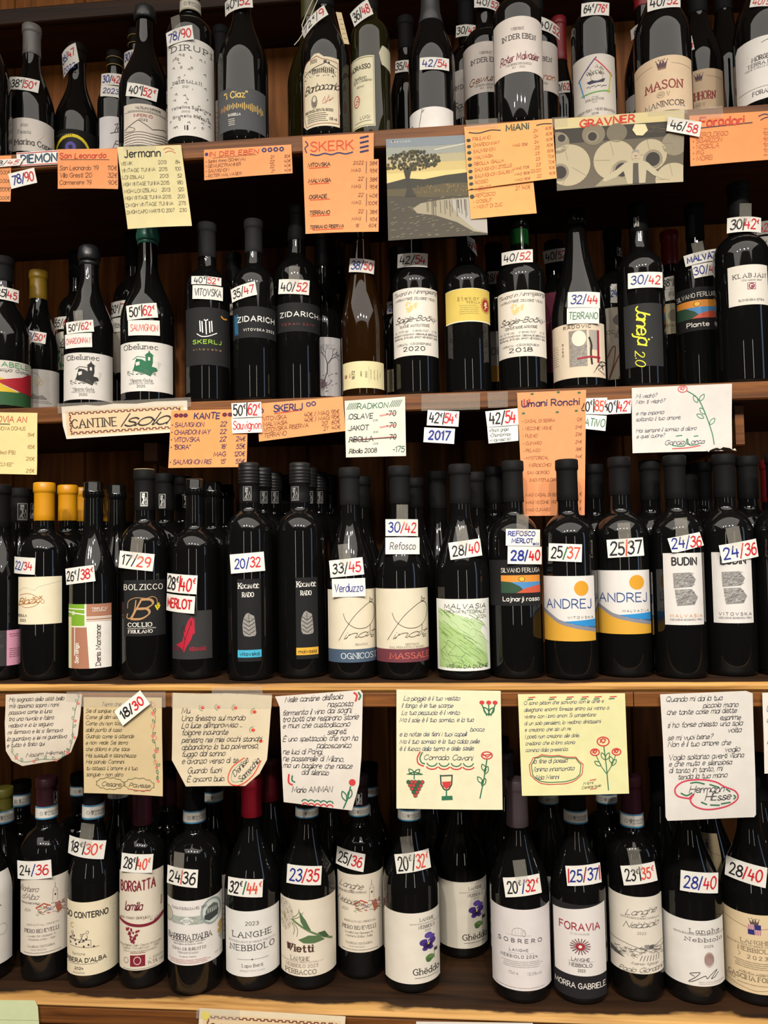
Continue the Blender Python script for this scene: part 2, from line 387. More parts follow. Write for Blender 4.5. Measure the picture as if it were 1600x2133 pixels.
    def build(s, name, mapf, parent=None, cu=.004, cv=None, thick=.0003, back=True, dl=.00009):
        V, Fc, MI = [], [], []
        nu = max(1, int(math.ceil(s.W / cu))); nv = max(1, int(math.ceil(s.H / cv))) if cv else 1
        def clip(poly, ax, lo, hi):
            for val, sg in ((lo, 1), (hi, -1)):
                out = []
                for i in range(len(poly)):
                    a, b = poly[i - 1], poly[i]; da, db = (a[ax] - val) * sg, (b[ax] - val) * sg
                    if (da < 0) != (db < 0):
                        t = da / (da - db); out.append((a[0] + (b[0] - a[0]) * t, a[1] + (b[1] - a[1]) * t))
                    if db >= 0: out.append(b)
                poly = out
                if len(poly) < 3: return None
            return poly
        def face(poly, h, mi, weld, flip=False):
            ids = []
            for p in poly:
                k = (round(p[0] * 1e6), round(p[1] * 1e6))
                if k not in weld: weld[k] = len(V); V.append(mapf(p[0], p[1], h))
                if weld[k] not in ids: ids.append(weld[k])
            if len(ids) >= 3: Fc.append(tuple(ids[::-1] if flip else ids)); MI.append(mi)
        todo = []
        out = [s.P(p) for p in s.outline]
        if hasattr(s, 'base'):
            todo.append((out, 0, s.base, False))
            if back: todo.append((out, -thick / dl, s.base, True))
        todo += [(a, b, c, False) for a, b, c in s.fills]
        for poly, layer, mi, flip in todo:
            weld = {}; h = layer * dl
            tris = tessellate_polygon([[Vector((p[0], p[1], 0)) for p in poly]])
            for t in tris:
                tri = [poly[i] for i in t]
                ar = (tri[1][0] - tri[0][0]) * (tri[2][1] - tri[0][1]) - (tri[2][0] - tri[0][0]) * (tri[1][1] - tri[0][1])
                if abs(ar) < 1e-14: continue
                if ar < 0: tri = tri[::-1]
                xs = [p[0] for p in tri]; ys = [p[1] for p in tri]
                for iu in range(max(0, int(min(xs) / s.W * nu - 1e-9)), min(nu - 1, int(max(xs) / s.W * nu)) + 1):
                    c1 = clip(tri, 0, s.W * iu / nu, s.W * (iu + 1) / nu)
                    if not c1: continue
                    if nv == 1: face(c1, h, mi, weld, flip); continue
                    for iv in range(max(0, int(min(ys) / s.H * nv - 1e-9)), min(nv - 1, int(max(ys) / s.H * nv)) + 1):
                        c2 = clip(c1, 1, s.H * iv / nv, s.H * (iv + 1) / nv)
                        if c2: face(c2, h, mi, weld, flip)
        if hasattr(s, 'base'):
            for i in range(len(out)):
                a, b = out[i - 1], out[i]; k = max(1, int(max(abs(a[0] - b[0]), abs(a[1] - b[1])) / cu))
                for j in range(k):
                    p = (a[0] + (b[0] - a[0]) * j / k, a[1] + (b[1] - a[1]) * j / k); q = (a[0] + (b[0] - a[0]) * (j + 1) / k, a[1] + (b[1] - a[1]) * (j + 1) / k)
                    n0 = len(V); V.extend([mapf(*p, 0), mapf(*q, 0), mapf(*q, -thick), mapf(*p, -thick)]); Fc.append((n0, n0 + 1, n0 + 2, n0 + 3)); MI.append(s.base)
        for L, Rr, layer, mi in s.strokes:
            n0 = len(V); h = layer * dl
            for a, b in zip(L, Rr): V.append(mapf(*a, h)); V.append(mapf(*b, h))
            for i in range(len(L) - 1): Fc.append((n0 + 2 * i, n0 + 2 * i + 1, n0 + 2 * i + 3, n0 + 2 * i + 2)); MI.append(mi)
        return link(name, V, Fc, s.mats, MI, parent)

# ---------------------------------------------------------------- the setting and the shelving
SZ = {0: 2.600, 1: 2.2033, 2: 1.8210, 3: 1.4236, 4: 0.9850}      # shelf tops
SY = {0: .30, 1: .08, 2: .10, 3: 0.0, 4: .04}                     # front edges
ST = {0: .030, 1: .026, 2: .025, 3: .031, 4: .032}
BACK = .42
XL, XR = -1.05, 1.15
def structure(o): o['kind'] = 'structure'; return o
board = wood('pine_boards', '6e3c14', 'ad6a2a', scale=1.0)
def vertical(m):
    mp = [n for n in m.node_tree.nodes if n.type == 'MAPPING'][0]; mp.inputs['Scale'].default_value = (26, 20, 1.6)
    no = [n for n in m.node_tree.nodes if n.type == 'TEX_NOISE'][0]; no.inputs['Distortion'].default_value = 1.4
vertical(board)
V, Fc = [], []
x = at_y(476, 200, BACK).x - 8 * .145
while x < XR:                                                     # tongue-and-groove boards with a small V groove between
    b = .0025; n = len(V)
    V += [(x + b, BACK, .0), (x + .145 - b, BACK, .0), (x + .145 - b, BACK, 3.08), (x + b, BACK, 3.08), (x, BACK + .006, 0), (x, BACK + .006, 3.08), (x + .145, BACK + .006, 0), (x + .145, BACK + .006, 3.08)]
    Fc += [(n, n + 1, n + 2, n + 3), (n + 4, n, n + 3, n + 5), (n + 1, n + 6, n + 7, n + 2)]
    x += .145
structure(link('wall_back', V, Fc, board, smooth=False))
v, f = box(-3, 3, -4, .5, -.02, 0); structure(link('floor', v, f, mat('4a3a2c', .5), smooth=False))
v, f = box(-3, 3, -4, .5, 3.08, 3.12); structure(link('ceiling', v, f, mat('cfc4b2', .8), smooth=False))

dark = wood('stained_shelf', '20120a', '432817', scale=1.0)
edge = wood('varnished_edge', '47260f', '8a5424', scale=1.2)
worn3 = wood('rubbed_shelf', '1c110a', '3f2713', worn='c89650' + '74491f', worn_y=(-.004, .014))
worn4 = wood('rubbed_counter', '160d07', '3d2614', worn='c79a5c' + '8f6433', worn_y=(.030, .085))
SL = ['wooden shelf above the top row of bottles, in shade', 'wooden shelf carrying the top row of bottles', 'wooden shelf carrying the second row of bottles', 'wooden shelf with rubbed pale edge carrying the third row', 'lowest wooden shelf with bare worn front, carrying the bottom row']
SH = {}
for k in range(5):
    unit = SH[k] = tag(empty('wooden_shelf', (0, 0, 0)), SL[k], 'shelf', 'wooden shelves of the wine wall')
    z, y, t = SZ[k], SY[k], ST[k]
    if k < 3:
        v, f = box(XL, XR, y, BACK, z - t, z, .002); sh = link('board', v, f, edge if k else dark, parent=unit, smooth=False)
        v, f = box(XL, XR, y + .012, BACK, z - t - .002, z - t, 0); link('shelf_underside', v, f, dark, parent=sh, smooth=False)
    else:
        tt = .012 if k == 3 else .009
        v, f = box(XL, XR, y, BACK, z - tt, z, .004); sh = link('board', v, f, worn3 if k == 3 else worn4, parent=unit, smooth=False)
        xs = [XL, at_y(1321, 1450, y).x, XR] if k == 3 else [XL, at_y(1270, 2125, y).x, XR]
        for a, b in zip(xs, xs[1:]):
            v, f = box(a + .0006, b - .0006, y + .003, y + .022, z - t, z - tt, .0015); link('edge_strip', v, f, edge, parent=sh, smooth=False)
a, b = at_y(1530, 838, .13), at_y(1552, 928, .13)
v, f = box(a.x, b.x, .13, BACK, b.z, SZ[2] - ST[2] - .002, .002); link('bracket', v, f, edge, parent=SH[2], smooth=False)
a, b = at_y(300, 922, .30), at_y(328, 960, .30)
v, f = box(a.x, b.x, .30, BACK, b.z, a.z, .002); tag(link('wall_batten', v, f, mat('8a5f4c', .7), smooth=False), 'pinkish end of a wooden batten below the torn cream sign', 'batten')

# ---------------------------------------------------------------- bottles
ALLB = []
def profile(kind, H, R):
    rn = .0142 * (R / .0375) ** .5
    zb, zs = dict(bord=(.625, .745), burg=(.47, .80), alb=(.50, .80), flute=(.40, .90), slim=(.66, .775))[kind]
    p = [(0, .006), (R * .55, .004), (R * .86, .0), (R * .955, .0022), (R, .008), (R, zb * H * .5), (R, zb * H)]
    n = 12
    for i in range(1, n + 1):
        t = i / n; z = H * (zb + (zs - zb) * t)
        if kind in ('bord', 'slim'): r = rn * 1.08 + (R - rn * 1.08) * (1 - t ** 2.4) ** .92
        elif kind == 'flute': r = rn + (R - rn) * (.5 + .5 * math.cos(math.pi * t ** .85))
        else: r = rn + (R - rn) * (.5 + .5 * math.cos(math.pi * t ** .98))
        p.append((r, z))
    if kind in ('bord', 'slim'): p += [(rn * 1.02, H * (zs + .018)), (rn * .99, H * (zs + .05))]
    p += [(rn * .96, H * .90), (rn * .94, H - .024)]
    return p, rn
class Bottle: pass
def radius(b, z):
    p = b.prof
    for i in range(5, len(p) - 1):
        if p[i][1] <= z <= p[i + 1][1]:
            t = (z - p[i][1]) / max(1e-9, p[i + 1][1] - p[i][1]); return p[i][0] + (p[i + 1][0] - p[i][0]) * t
    return p[-1][0] if z > p[-1][1] else b.R
def B(row, x, top, wid, kind, Y, label, cap=('161617', None, 'c'), g='black', base=None, group=None, edgey=None, name='wine_bottle'):
    """a bottle on shelf `row`: pixel column of its axis low on the body, pixel row of its top, pixel width of its body.
    Y = depth of its axis behind the front edge; or base = pixel row where its foot meets the shelf"""
    b = Bottle(); z0 = SZ[row]; ey = {1: 275 - .068 * (x - 800), 2: 822 - .034 * (x - 800), 3: 1415, 4: 2060}[row]
    b.row = row
    def geo(Yo):
        R = .038
        if base:
            for _ in range(6):
                P0 = at_z(x, base, z0); y = P0.y + R; R = wid / 2 * (at_y(x, base, y) - CAM).dot(fw) / F
        else:
            y = SY[row] + Yo; R = wid / 2 * (at_y(x, (top + ey) / 2, y) - CAM).dot(fw) / F
        yr = (base or ey) - .25 * ((base or ey) - top); X = at_y(x, yr, y).x; H = .3
        for _ in range(8):
            px, py, zz = proj(Vector((X, y, z0 + H))); H += (py - top) * zz / F * .98
        return X, y, R, H
    X, y, R, H = geo(Y); Y0 = Y
    if not base:                                                     # stand it clear of the bottles already on this shelf
        while any(o.row == row and math.hypot(o.X - X, o.y - y) < o.R + R + .0006 for o in ALLB) and y + R < BACK - .006:
            Y += .002; X, y, R, H = geo(Y)
    b.push = Y - Y0; b.X, b.y, b.z0, b.R, b.H, b.kind = X, y, z0, R, H, kind
    b.prof, b.rn = profile(kind, H, R)
    b.o = tag(empty(name, (X, y, z0)), label, 'bottle', group or 'wine bottles on the ' + {1: 'top', 2: 'second', 3: 'third', 4: 'bottom'}[row] + ' shelf')
    b.al = math.atan2(CAM.y - y, CAM.x - X)
    p = list(b.prof); rn = b.rn
    style = cap[2] if cap else None
    if style is None:
        p += [(rn * .94, H - .0235), (rn * 1.10, H - .0215), (rn * 1.10, H - .013), (rn * 1.0, H - .0115), (rn * 1.02, H - .002), (rn * .9, H), (0, H)]
    else:
        p += [(rn * .94, H - .001), (0, H - .0008)]
    v, f = lathe(p); link('glass_body', v, f, glass(g), parent=b.o)
    b.zc = H
    if style:
        zc = b.zc = zof(b, cap[1]) if cap[1] else H * .775
        hx = cap[0]; cr = [(radius(b, zc) + .0004, zc)]
        if style == 's':
            q = rn * .97 + .0008
            cr += [(max(q, radius(b, zc) + .0006), zc + .0005), (q, zc + .012), (q, H - .030)]
            for i in range(5): zz = H - .029 + i * .0045; cr += [(q + .0014, zz), (q + .0018, zz + .0015), (q + .0006, zz + .003)]
            cr += [(q + .0012, H - .005), (q + .001, H - .0008), (q - .002, H + .0006), (0, H + .0006)]; nm = 'screw_cap'
            mm = mat(hx, .42, .25)
        elif style == 'w':
            q = rn * .95 + .0012
            cr += [(radius(b, zc) + .0016, zc + .001), (q, zc + .010), (q, H - .026), (q + .0022, H - .021), (q + .0026, H - .014), (q + .0014, H - .008), (q + .0008, H - .003), (q - .003, H + .001), (0, H + .0015)]; nm = 'wax_seal'
            mm = mat(hx, .30, .5)
        else:
            q = rn * .97 + .0006
            cr += [(radius(b, zc) + .0008, zc + .0006)]
            for i in range(1, 5):
                zz = zc + (H - .016 - zc) * i / 4; cr.append((max(q, radius(b, zz) + .0007), zz))
            cr += [(q + .0002, H - .0145), (q + .0012, H - .0135), (q + .0014, H - .0105), (q + .0012, H - .0012), (q + .0004, H - .0002), (q - .0014, H + .0004), (0, H + .0004)]; nm = 'capsule'
            dk = int(hx[:2], 16) < 60 and int(hx[4:], 16) < 60; hx = ''.join('%02x' % int(int(hx[i:i + 2], 16) * .8) for i in (0, 2, 4)) if dk else hx; mm = mat(hx, .6 if dk else .36, .08 if dk else .4)
        v, f = lathe(cr); b.cap = link(nm, v, f, mm, parent=b.o)
    ALLB.append(b); return b
def zof(b, py, r=0.0):
    """height above the foot of the point at distance r in front of the axis that shows at pixel row py"""
    d = Vector((math.cos(b.al), math.sin(b.al), 0)); z = b.H * .5
    for _ in range(10):
        q = proj(Vector((b.X, b.y, b.z0)) + d * r + Vector((0, 0, z))); z += (q[1] - py) * q[2] / F
    return z
def xof(b, z):
    return proj(Vector((b.X, b.y, b.z0 + z)))
def phi(b, px, z, r):
    q = xof(b, z); s = (px - q[0]) * q[2] / F / r
    return math.asin(max(-.97, min(.97, s)))
def wrap(b, ph0, ph1, z0, off=.0004):
    s0, s1 = math.sin(ph0), math.sin(ph1); W = (ph1 - ph0) * b.R
    def M(u, v, h):
        t = min(1, max(0, u / W)); ph = .5 * (ph0 + (ph1 - ph0) * t) + .5 * math.asin(s0 + (s1 - s0) * t)
        z = z0 + v; r = radius(b, z) + off; a = b.al + ph; r += h
        return (r * math.cos(a), r * math.sin(a), z)
    return M
def L(b, x0, x1, y0, y1, paper_col, draw=None, outline=None, label=None, name='label'):
    """paper label between pixel columns x0..x1 (None: out of sight round the side) and rows y0..y1 at its middle"""
    zt, zb = zof(b, y0, b.R), zof(b, y1, b.R); zb = max(zb, .004); zm = (zt + zb) / 2
    p0 = phi(b, x0, zm, b.R) if x0 is not None else -1.40
    p1 = phi(b, x1, zm, b.R) if x1 is not None else 1.40
    s = Sheet((p1 - p0) * b.R, zt - zb, paper_col if isinstance(paper_col, str) else paper_col, outline)
    if draw: draw(s)
    o = s.build(name, wrap(b, p0, p1, zb), b.o, cu=.0035, cv=.004 if zt > b.prof[6][1] else None, back=False)
    if label: o['label'] = label
    return o
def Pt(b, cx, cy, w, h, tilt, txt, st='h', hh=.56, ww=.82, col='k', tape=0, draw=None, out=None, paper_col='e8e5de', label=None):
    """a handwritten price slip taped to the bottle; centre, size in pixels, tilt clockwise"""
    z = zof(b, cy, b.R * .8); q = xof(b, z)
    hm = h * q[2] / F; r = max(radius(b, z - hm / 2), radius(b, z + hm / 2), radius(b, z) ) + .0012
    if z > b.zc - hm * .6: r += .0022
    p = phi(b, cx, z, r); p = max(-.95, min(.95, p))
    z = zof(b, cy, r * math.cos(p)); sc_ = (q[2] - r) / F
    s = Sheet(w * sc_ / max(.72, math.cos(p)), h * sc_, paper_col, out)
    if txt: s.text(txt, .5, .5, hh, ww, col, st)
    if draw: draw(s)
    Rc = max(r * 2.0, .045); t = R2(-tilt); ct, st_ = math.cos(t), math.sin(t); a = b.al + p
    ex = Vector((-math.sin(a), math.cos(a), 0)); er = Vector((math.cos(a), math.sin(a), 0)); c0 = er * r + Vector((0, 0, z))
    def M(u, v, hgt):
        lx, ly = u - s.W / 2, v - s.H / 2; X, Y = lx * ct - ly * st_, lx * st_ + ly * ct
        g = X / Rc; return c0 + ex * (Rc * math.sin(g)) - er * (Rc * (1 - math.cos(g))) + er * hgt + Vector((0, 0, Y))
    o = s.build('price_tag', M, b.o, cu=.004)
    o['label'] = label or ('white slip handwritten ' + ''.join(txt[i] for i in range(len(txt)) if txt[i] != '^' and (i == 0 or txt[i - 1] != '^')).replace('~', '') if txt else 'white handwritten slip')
    if tape:
        ts = Sheet(s.W * .34, s.H * 1.25); ts.base = ts.m(tape_mat()); tx = (tape - .5) if tape < 1 else 0
        def MT(u, v, hgt):
            return Vector(M(u - ts.W / 2 + s.W / 2 + tx * s.W, v + s.H * .62, hgt + .0007))
        ts.build('tape', MT, o, cu=.004, back=False)
    return o
def seal(b, y0, y1, draw=None, cols=('dedad2', '3f86ad')):
    """paper excise strip round the neck, blue-edged"""
    zt, zb = zof(b, y0, b.rn), zof(b, y1, b.rn); r0 = b.rn * .97 + .0022
    s = Sheet(2.8 * r0, zt - zb, cols[0])
    s.rect(0, 0, 1, .10, cols[1]); s.rect(0, .88, 1, 1, cols[1])
    s.text('DENOMINAZIONE', .68, .42, .15, .5, 'G', 'm'); s.text('DI ORIGINE C.', .74, .64, .12, .4, 'G', 'm'); s.ring(.33, .5, .05, .04, 'G'); s.rect(.44, .36, .5, .64, 'G', 3)
    def M(u, v, h):
        z = zb + v; r = max(radius(b, z) + .0022, r0) + h; a = b.al - 1.4 + u / r0
        return (r * math.cos(a), r * math.sin(a), z)
    return s.build('seal_strip', M, b.o, cu=.003, back=False)
def emblem(b, cx, cy, w, h, inv=False, bright=True):
    """small upright badge on the capsule: a figure carrying a case beside a bottle"""
    z = zof(b, cy, b.rn); q = xof(b, z); r0 = b.rn * .97 + .0018; p = phi(b, cx, z, r0); hm = h * q[2] / F; wm = w * q[2] / F / max(.5, math.cos(p))
    fg, bg = ('e4e2dc' if bright else '8a8a88'), '18181a'
    s = Sheet(wm, hm, mat(bg)); 
    s.line([(.04, .03), (.96, .03), (.96, .97), (.04, .97), (.04, .03)], .03, fg)
    s.rect(.26, .10, .62, .22, fg, 3); s.disc(.40, .30, .10, fg, 3); s.line([(.40, .32), (.50, .55), (.36, .70)], .09, fg, 3); s.line([(.5, .55), (.36, .7), (.5, .86)], .06, fg)
    s.line([(.36, .66), (.22, .84)], .06, fg); s.line([(.30, .22), (.27, .38), (.42, .42)], .04, fg); s.line([(.56, .22), (.56, .38), (.44, .42)], .04, fg)
    s.ring(.76, .68, .12, .03, fg, ry=.16); s.line([(.76, .52), (.76, .38)], .05, fg); s.rect(.1, .90, .9, .93, fg, 3)
    def M(u, v, hh):
        zz = z + v - hm / 2; r = max(radius(b, zz) + .0012, r0) + hh; a = b.al + p + (u - wm / 2) / r0
        return (r * math.cos(a), r * math.sin(a), zz)
    return s.build('badge', M, b.cap if hasattr(b, 'cap') else b.o, cu=.003, back=False)

# ---------------------------------------------------------------- top row
K = '202022'
b = B(1, -28, -10, 96, 'burg', .05, 'dark bottle cut by the left border of the top row', (K, None, 'c'))
b = B(1, 66, 57, 90, 'burg', .12, 'dark bottle with matt grey capsule and plain white label, top row left', ('6f6c69', 120, 'c'))
def d(s):
    s.text('2021', .38, .22, .07, .13, 'G', 'm'); s.text('Fausto', .38, .42, .10, .24, 'G', 's'); s.text('Marina Coppi', .56, .72, .17, .74, '4a4644', 's'); s.ring(.55, .3, .2, .012, 'ddd5cc', a0=-80, a1=60)
L(b, 21, 108, 247, 316, 'e3dbd3', d)
Pt(b, 50, 178, 58, 27, 7, '38~^n|^r50~', 'h', .55)
b = B(1, 161, 97, 92, 'burg', .16, 'black bottle with a yellow-rimmed eye on its label, wired top', ('1c1815', 133, 'c'))
def d(s):
    s.disc(.45, .55, .40, 'e6cf2c', 1, ry=.42); s.disc(.45, .57, .35, '101010', 2, ry=.35); s.disc(.42, .50, .12, '5b4fa8', 3, ry=.15); s.disc(.42, .50, .05, '1a1a30', 4, ry=.06)
    for i in range(9): s.line([(.03 + .05 * i, .12), (.05 + .05 * i, .18)], .02, '555048')
L(b, 118, 196, 270, 345, '161616', d)
Pt(b, 145, 128, 34, 58, -14, '', draw=lambda s: (s.text('35/^r47', .45, .32, .25, .8, 'b', 'h', rot=-6), s.text('2022', .4, .78, .18, .7, 'b', 'h')), out=[(.05, 0), (1, 0), (.95, .72), (-.05, 1)], label='folded white slip handwritten 35/47')
b = B(1, 240, 112, 70, 'bord', .165, 'dark bottle with gold-lined black cap and handwritten white label', ('1b1715', 143, 'c'))
def gold(b, ys):
    for yy in ys:
        z = zof(b, yy, b.rn); r = b.rn * .97 + .0016
        v, f = lathe([(r - .0006, z - .0006), (r + .0006, z - .0004), (r + .0006, z + .0004), (r - .0006, z + .0006)], 32); link('gold_line', v, f, mat('b79a58', .35), parent=b.cap)
gold(b, (118, 134))
def d(s):
    s.text('16"', .60, .32, .26, .42, '25222a', 'j'); s.line([(.35, .52), (.85, .36)], .02, 'k'); s.text('Fel', .62, .82, .22, .4, '25222a', 'j')
L(b, 210, 272, 243, 312, 'e0dde0', d)
Pt(b, 231, 166, 41, 25, 3, '30/^r42', col='b'); Pt(b, 231, 191, 41, 24, 4, '2023', col='b', hh=.42, ww=.75)
b = B(1, 284, 66, 72, 'burg', .25, 'rearmost dark bottle with gold-lined cap, behind the mountain label', ('1b1715', 98, 'c')); gold(b, (72, 88))
Pt(b, 273, 119, 33, 27, 3, '30/^r42', col='b'); Pt(b, 274, 145, 32, 26, 4, '2023', col='b', hh=.42)
b = B(1, 303, 17, 106, 'burg', .085, 'dark bottle with line-drawn mountains and terraces on its label', ('262a2c', 46, 'w'))
def d(s):
    s.text('VALTELLINA SUPERIORE', .5, .10, .05, .5, '5c5650', 'm'); s.line([(.02, .2), (.98, .2)], .008, 'n'); s.text('DENOMINAZIONE DI ORIGINE CONTROLLATA', .5, .17, .03, .8, 'G', 'm')
    s.text('INFERNO', .40, .29, .065, .36, '9a3a36', 'm'); s.text('2022', .40, .39, .05, .17, '5c5650', 'm')
    s.line([(.02, .62), (.30, .40), (.58, .60), (.84, .50), (1, .66)], .014, 'k'); s.line([(.58, .60), (.66, .57)], .012, 'k')
    for i in range(5):
        y = .70 + .065 * i; s.line([(.02, y + .03), (.3, y - .01), (.6, y + .01), (.80, y - .03), (.93, y - .05 + .02 * i)], .012, 'k', sm=4)
    s.line([(.86, .66), (.94, .72), (.88, .82), (.7, .93)], .012, 'k', sm=4); s.line([(.12, .55), (.24, .62), (.18, .68), (.02, .66)], .010, 'k', sm=4)
L(b, 262, 352, 217, 302, 'd9cfc3', d)
Pt(b, 296, 191, 63, 29, 8, '40~|^r52~')
b = B(1, 398, -52, 100, 'bord', .045, 'tall dark bottle with large white label scattered with tiny ink motifs', ('1a1a1a', 34, 'c'))
seal(b, -4, 21, cols=('c9c2b4', '8d8a70'))
def d(s):
    s.text('DIRUPI', .52, .10, .055, .80, '3a3634', 's', tr=5); rr = random.Random(4)
    for i in range(46):
        x, y = rr.uniform(.08, .95), rr.uniform(.17, .93)
        if rr.random() < .5: s.ring(x, y, .018, .006, '5c5854', a0=rr.uniform(0, 180), a1=rr.uniform(200, 360), n=8)
        else: s.line([(x, y), (x + .04, y - .01), (x + .05, y + .012)], .006, '5c5854')
    s.text('DOSSI SALATI', .42, .45, .03, .55, '4c4844', 's', tr=4); s.text('2021', .4, .50, .02, .12, 'G', 'm')
    s.text('Valtellina Superiore', .5, .71, .027, .78, '3f3b38', 'm', tr=4.5); s.text('Grumello Riserva', .5, .80, .027, .72, '3f3b38', 'm', tr=4.5); s.text('DOCG', .4, .755, .018, .15, 'G', 'm')
    s.line([(.38, .90), (.38, .94)], .01, 'k'); s.line([(.43, .90), (.43, .94)], .018, 'k')
L(b, 352, 444, 80, 283, 'e0dcd6', d)
Pt(b, 374, 76, 55, 31, -7, '78/^r90', col='b', tape=.45)
b = B(1, 462, 60, 74, 'burg', .2, 'dark bottle with pinkish label hidden behind the dotted grey label', (K, None, 'c'))
L(b, 440, 495, 222, 300, 'b9a39a', lambda s: s.lines(.1, .9, .1, .9, 6, 'n'))
b = B(1, 507, -48, 104, 'burg', .042, 'dark bottle with slate grey label and row of small gold bars', (K, 8, 'c'))
def d(s):
    s.text('"i Ciaz"', .37, .17, .15, .46, 'e6c468', 'm', rot=-2); rr = random.Random(7)
    for i in range(24):
        x = .06 + .037 * i; h = rr.uniform(.06, .2); y = .44 + .02 * abs(x - .4) + (.14 * (x - .45) ** 2); s.line([(x, y - h / 2), (x + .005, y + h / 2)], .022, 'dbb45e' if i > 2 else 'c88a4a')
    s.text('SASSELLA', .34, .64, .055, .25, 'e8e2d6', 'b'); s.lines(.22, .36, .72, .90, 4, 'b9b4ac', .02, dash=1)
L(b, 460, 552, 182, 270, '55575a', d)
Pt(b, 493, 6, 60, 31, -3, '40~|^r52')
b = B(1, 648, -20, 98, 'burg', .14, 'olive-capped dark bottle half hidden at left of the cream hill-town label', ('4c4a22', 45, 'c'), g='olive')
b = B(1, 679, -62, 103, 'burg', .043, 'dark bottle with cream hill-town label and small slip hung on string', (K, None, 'c'))
def d(s):
    s.line([(.10, .97), (.04, .85), (.04, .16), (.12, .08), (.35, .05), (.42, .035), (.55, .08), (.97, .12), (.97, .96), (.10, .97)], .007, '9a4a40')
    s.text('2020', .33, .10, .045, .18, '6a5a50', 's'); rr = random.Random(3)
    s.line([(.06, .25), (.3, .20), (.55, .16), (.66, .13), (.74, .15), (.95, .20)], .008, 'k'); s.rect(.60, .10, .68, .14, '4a4540'); s.rect(.71, .12, .76, .15, '4a4540')
    for i in range(70):
        x = rr.uniform(.06, .94); y = rr.uniform(.19, .32); s.line([(x, y), (x + rr.uniform(-.03, .05), y + rr.uniform(-.015, .015))], .006, '38332f')
    for i in range(12): s.line([(.30 + .05 * i, .27), (.30 + .05 * i, .21)], .014, '38332f')
    s.text('Barbacarlo', .52, .46, .10, .92, '2a2522', 'i', rot=-4); s.disc(.34, .66, .07, '8d8276', ry=.07); s.disc(.34, .63, .045, 'd8cdb8', 3, ry=.035); s.ring(.34, .66, .075, .006, '4a433c', ry=.085)
    for i in range(8): s.line([(.30, .6 + .017 * i), (.38, .605 + .017 * i)], .006, '4a433c')
    s.line([(.55, .68), (.62, .60), (.64, .70), (.72, .58), (.74, .66), (.84, .60)], .006, 'b0524a'); s.line([(.56, .70), (.82, .62)], .005, 'b0524a')
    s.text('PROVINCIA DI PAVIA ROSSO', .45, .78, .035, .75, '3a3430', 's'); s.lines(.12, .7, .81, .94, 5, '6a6058', .008); s.text('13% vol', .82, .90, .035, .2, '5a5048', 's')
L(b, 634, 706, 110, 262, 'e2d6ba', d, outline=[(0, .22), (.06, .12), (.22, .06), (.36, .0), (.48, .0), (.60, .05), (1, .06), (1, 1), (.10, 1), (0, .93)])
Pt(b, 652, 44, 56, 24, -24, '72~/^r9', tape=0)
# the string that holds the slip, looped over the neck, and the folded card behind
def thread(parent, pts, r, hexc, name):
    v, f = [], []; n = 6
    for i, p in enumerate(pts):
        t = (pts[min(i + 1, len(pts) - 1)] - pts[max(i - 1, 0)]).normalized(); a = t.cross(Vector((0, 1, .2))).normalized(); c = t.cross(a)
        for k in range(n): v.append(p + (a * math.cos(k * 6.283 / n) + c * math.sin(k * 6.283 / n)) * r)
    for i in range(len(pts) - 1):
        for k in range(n): f.append((i * n + k, i * n + (k + 1) % n, i * n + n + (k + 1) % n, i * n + n + k))
    return link(name, v, f, mat(hexc, .8), parent=parent)
o0 = Vector((b.X, b.y, b.z0)); yq = b.y - .0225
def thr(*pp): return [at_y(x, y, yq) - o0 for x, y in pp]
thread(b.o, thr((655, -8), (640, 25), (629, 52), (632, 68), (622, 84), (613, 94)), .0007, 'd8cfb8', 'string')
thread(b.o, thr((664, -6), (652, 22), (644, 42)), .0007, 'd8cfb8', 'string')
s = Sheet(.012, .050, 'd6c49c'); s.lines(.2, .9, .15, .9, 5, '8a7658', .01)
c0 = at_y(713, 52, b.y - .014) - o0
s.build('folded_card', lambda u, v, h: Vector((c0.x + (u - .007) * .7 + (v - .03) * -.22, c0.y + (u - .007) * .2 - h * .8, c0.z + (v - .03))), b.o)
b = B(1, 773, -42, 82, 'bord', .05, 'olive glass bottle with pale cream label and red monogram, top row', ('22201a', 28, 'c'), g='olive')
def d(s):
    s.line([(.04, .98), (.04, .02), (.96, .02), (.96, .98), (.04, .98)], .008, '8a8a5c'); s.text('TIMORASSO', .36, .15, .062, .98, '3a3a30', 'm'); s.text('Derthona', .42, .30, .05, .5, '6a6656', 'i'); s.text('Vigne Castellania', .50, .345, .035, .75, '6a6656', 'i')
    s.text('bianco', .45, .42, .03, .3, '6a6656', 'i'); s.ring(.30, .62, .12, .012, 'c84a42', ry=.08); s.text('B', .30, .62, .07, .12, 'c84a42', 'i')
    s.text('LUIGI', .62, .87, .045, .36, '4a4a3c', 'a', tr=4); s.line([(.2, .93), (.86, .92)], .006, 'n')
L(b, 733, 781, 115, 262, 'ddd6b8', d)
L(b, 789, None, 90, 135, 'cfcbb0', None, outline=[(.25, .0), (1, 0), (1, 1), (.2, .9), (0, .4)], name='back_label')
Pt(b, 752, 26, 42, 36, -20, '36/^r48')
b = B(1, 848, 40, 70, 'burg', .15, 'black-capped bottle behind left of the bottle with a twig label', (K, 108, 'c'))
Pt(b, 842, 137, 38, 25, 4, '35/^r47', ww=.95)
b = B(1, 900, -62, 97, 'burg', .08, 'black bottle with low white label bearing a drawn twig', ('3a3a3d', 55, 'c'))
def d(s):
    s.line([(.34, .02), (.30, .3), (.26, .6), (.22, 1)], .016, 'k'); s.line([(.34, .12), (.38, .06)], .018, 'k'); s.line([(.20, .75), (.15, .60), (.19, .55), (.22, .7)], .014, 'k'); s.disc(.09, .42, .02, '6a6460'); s.line([(.62, .85), (.66, .72)], .012, 'k')
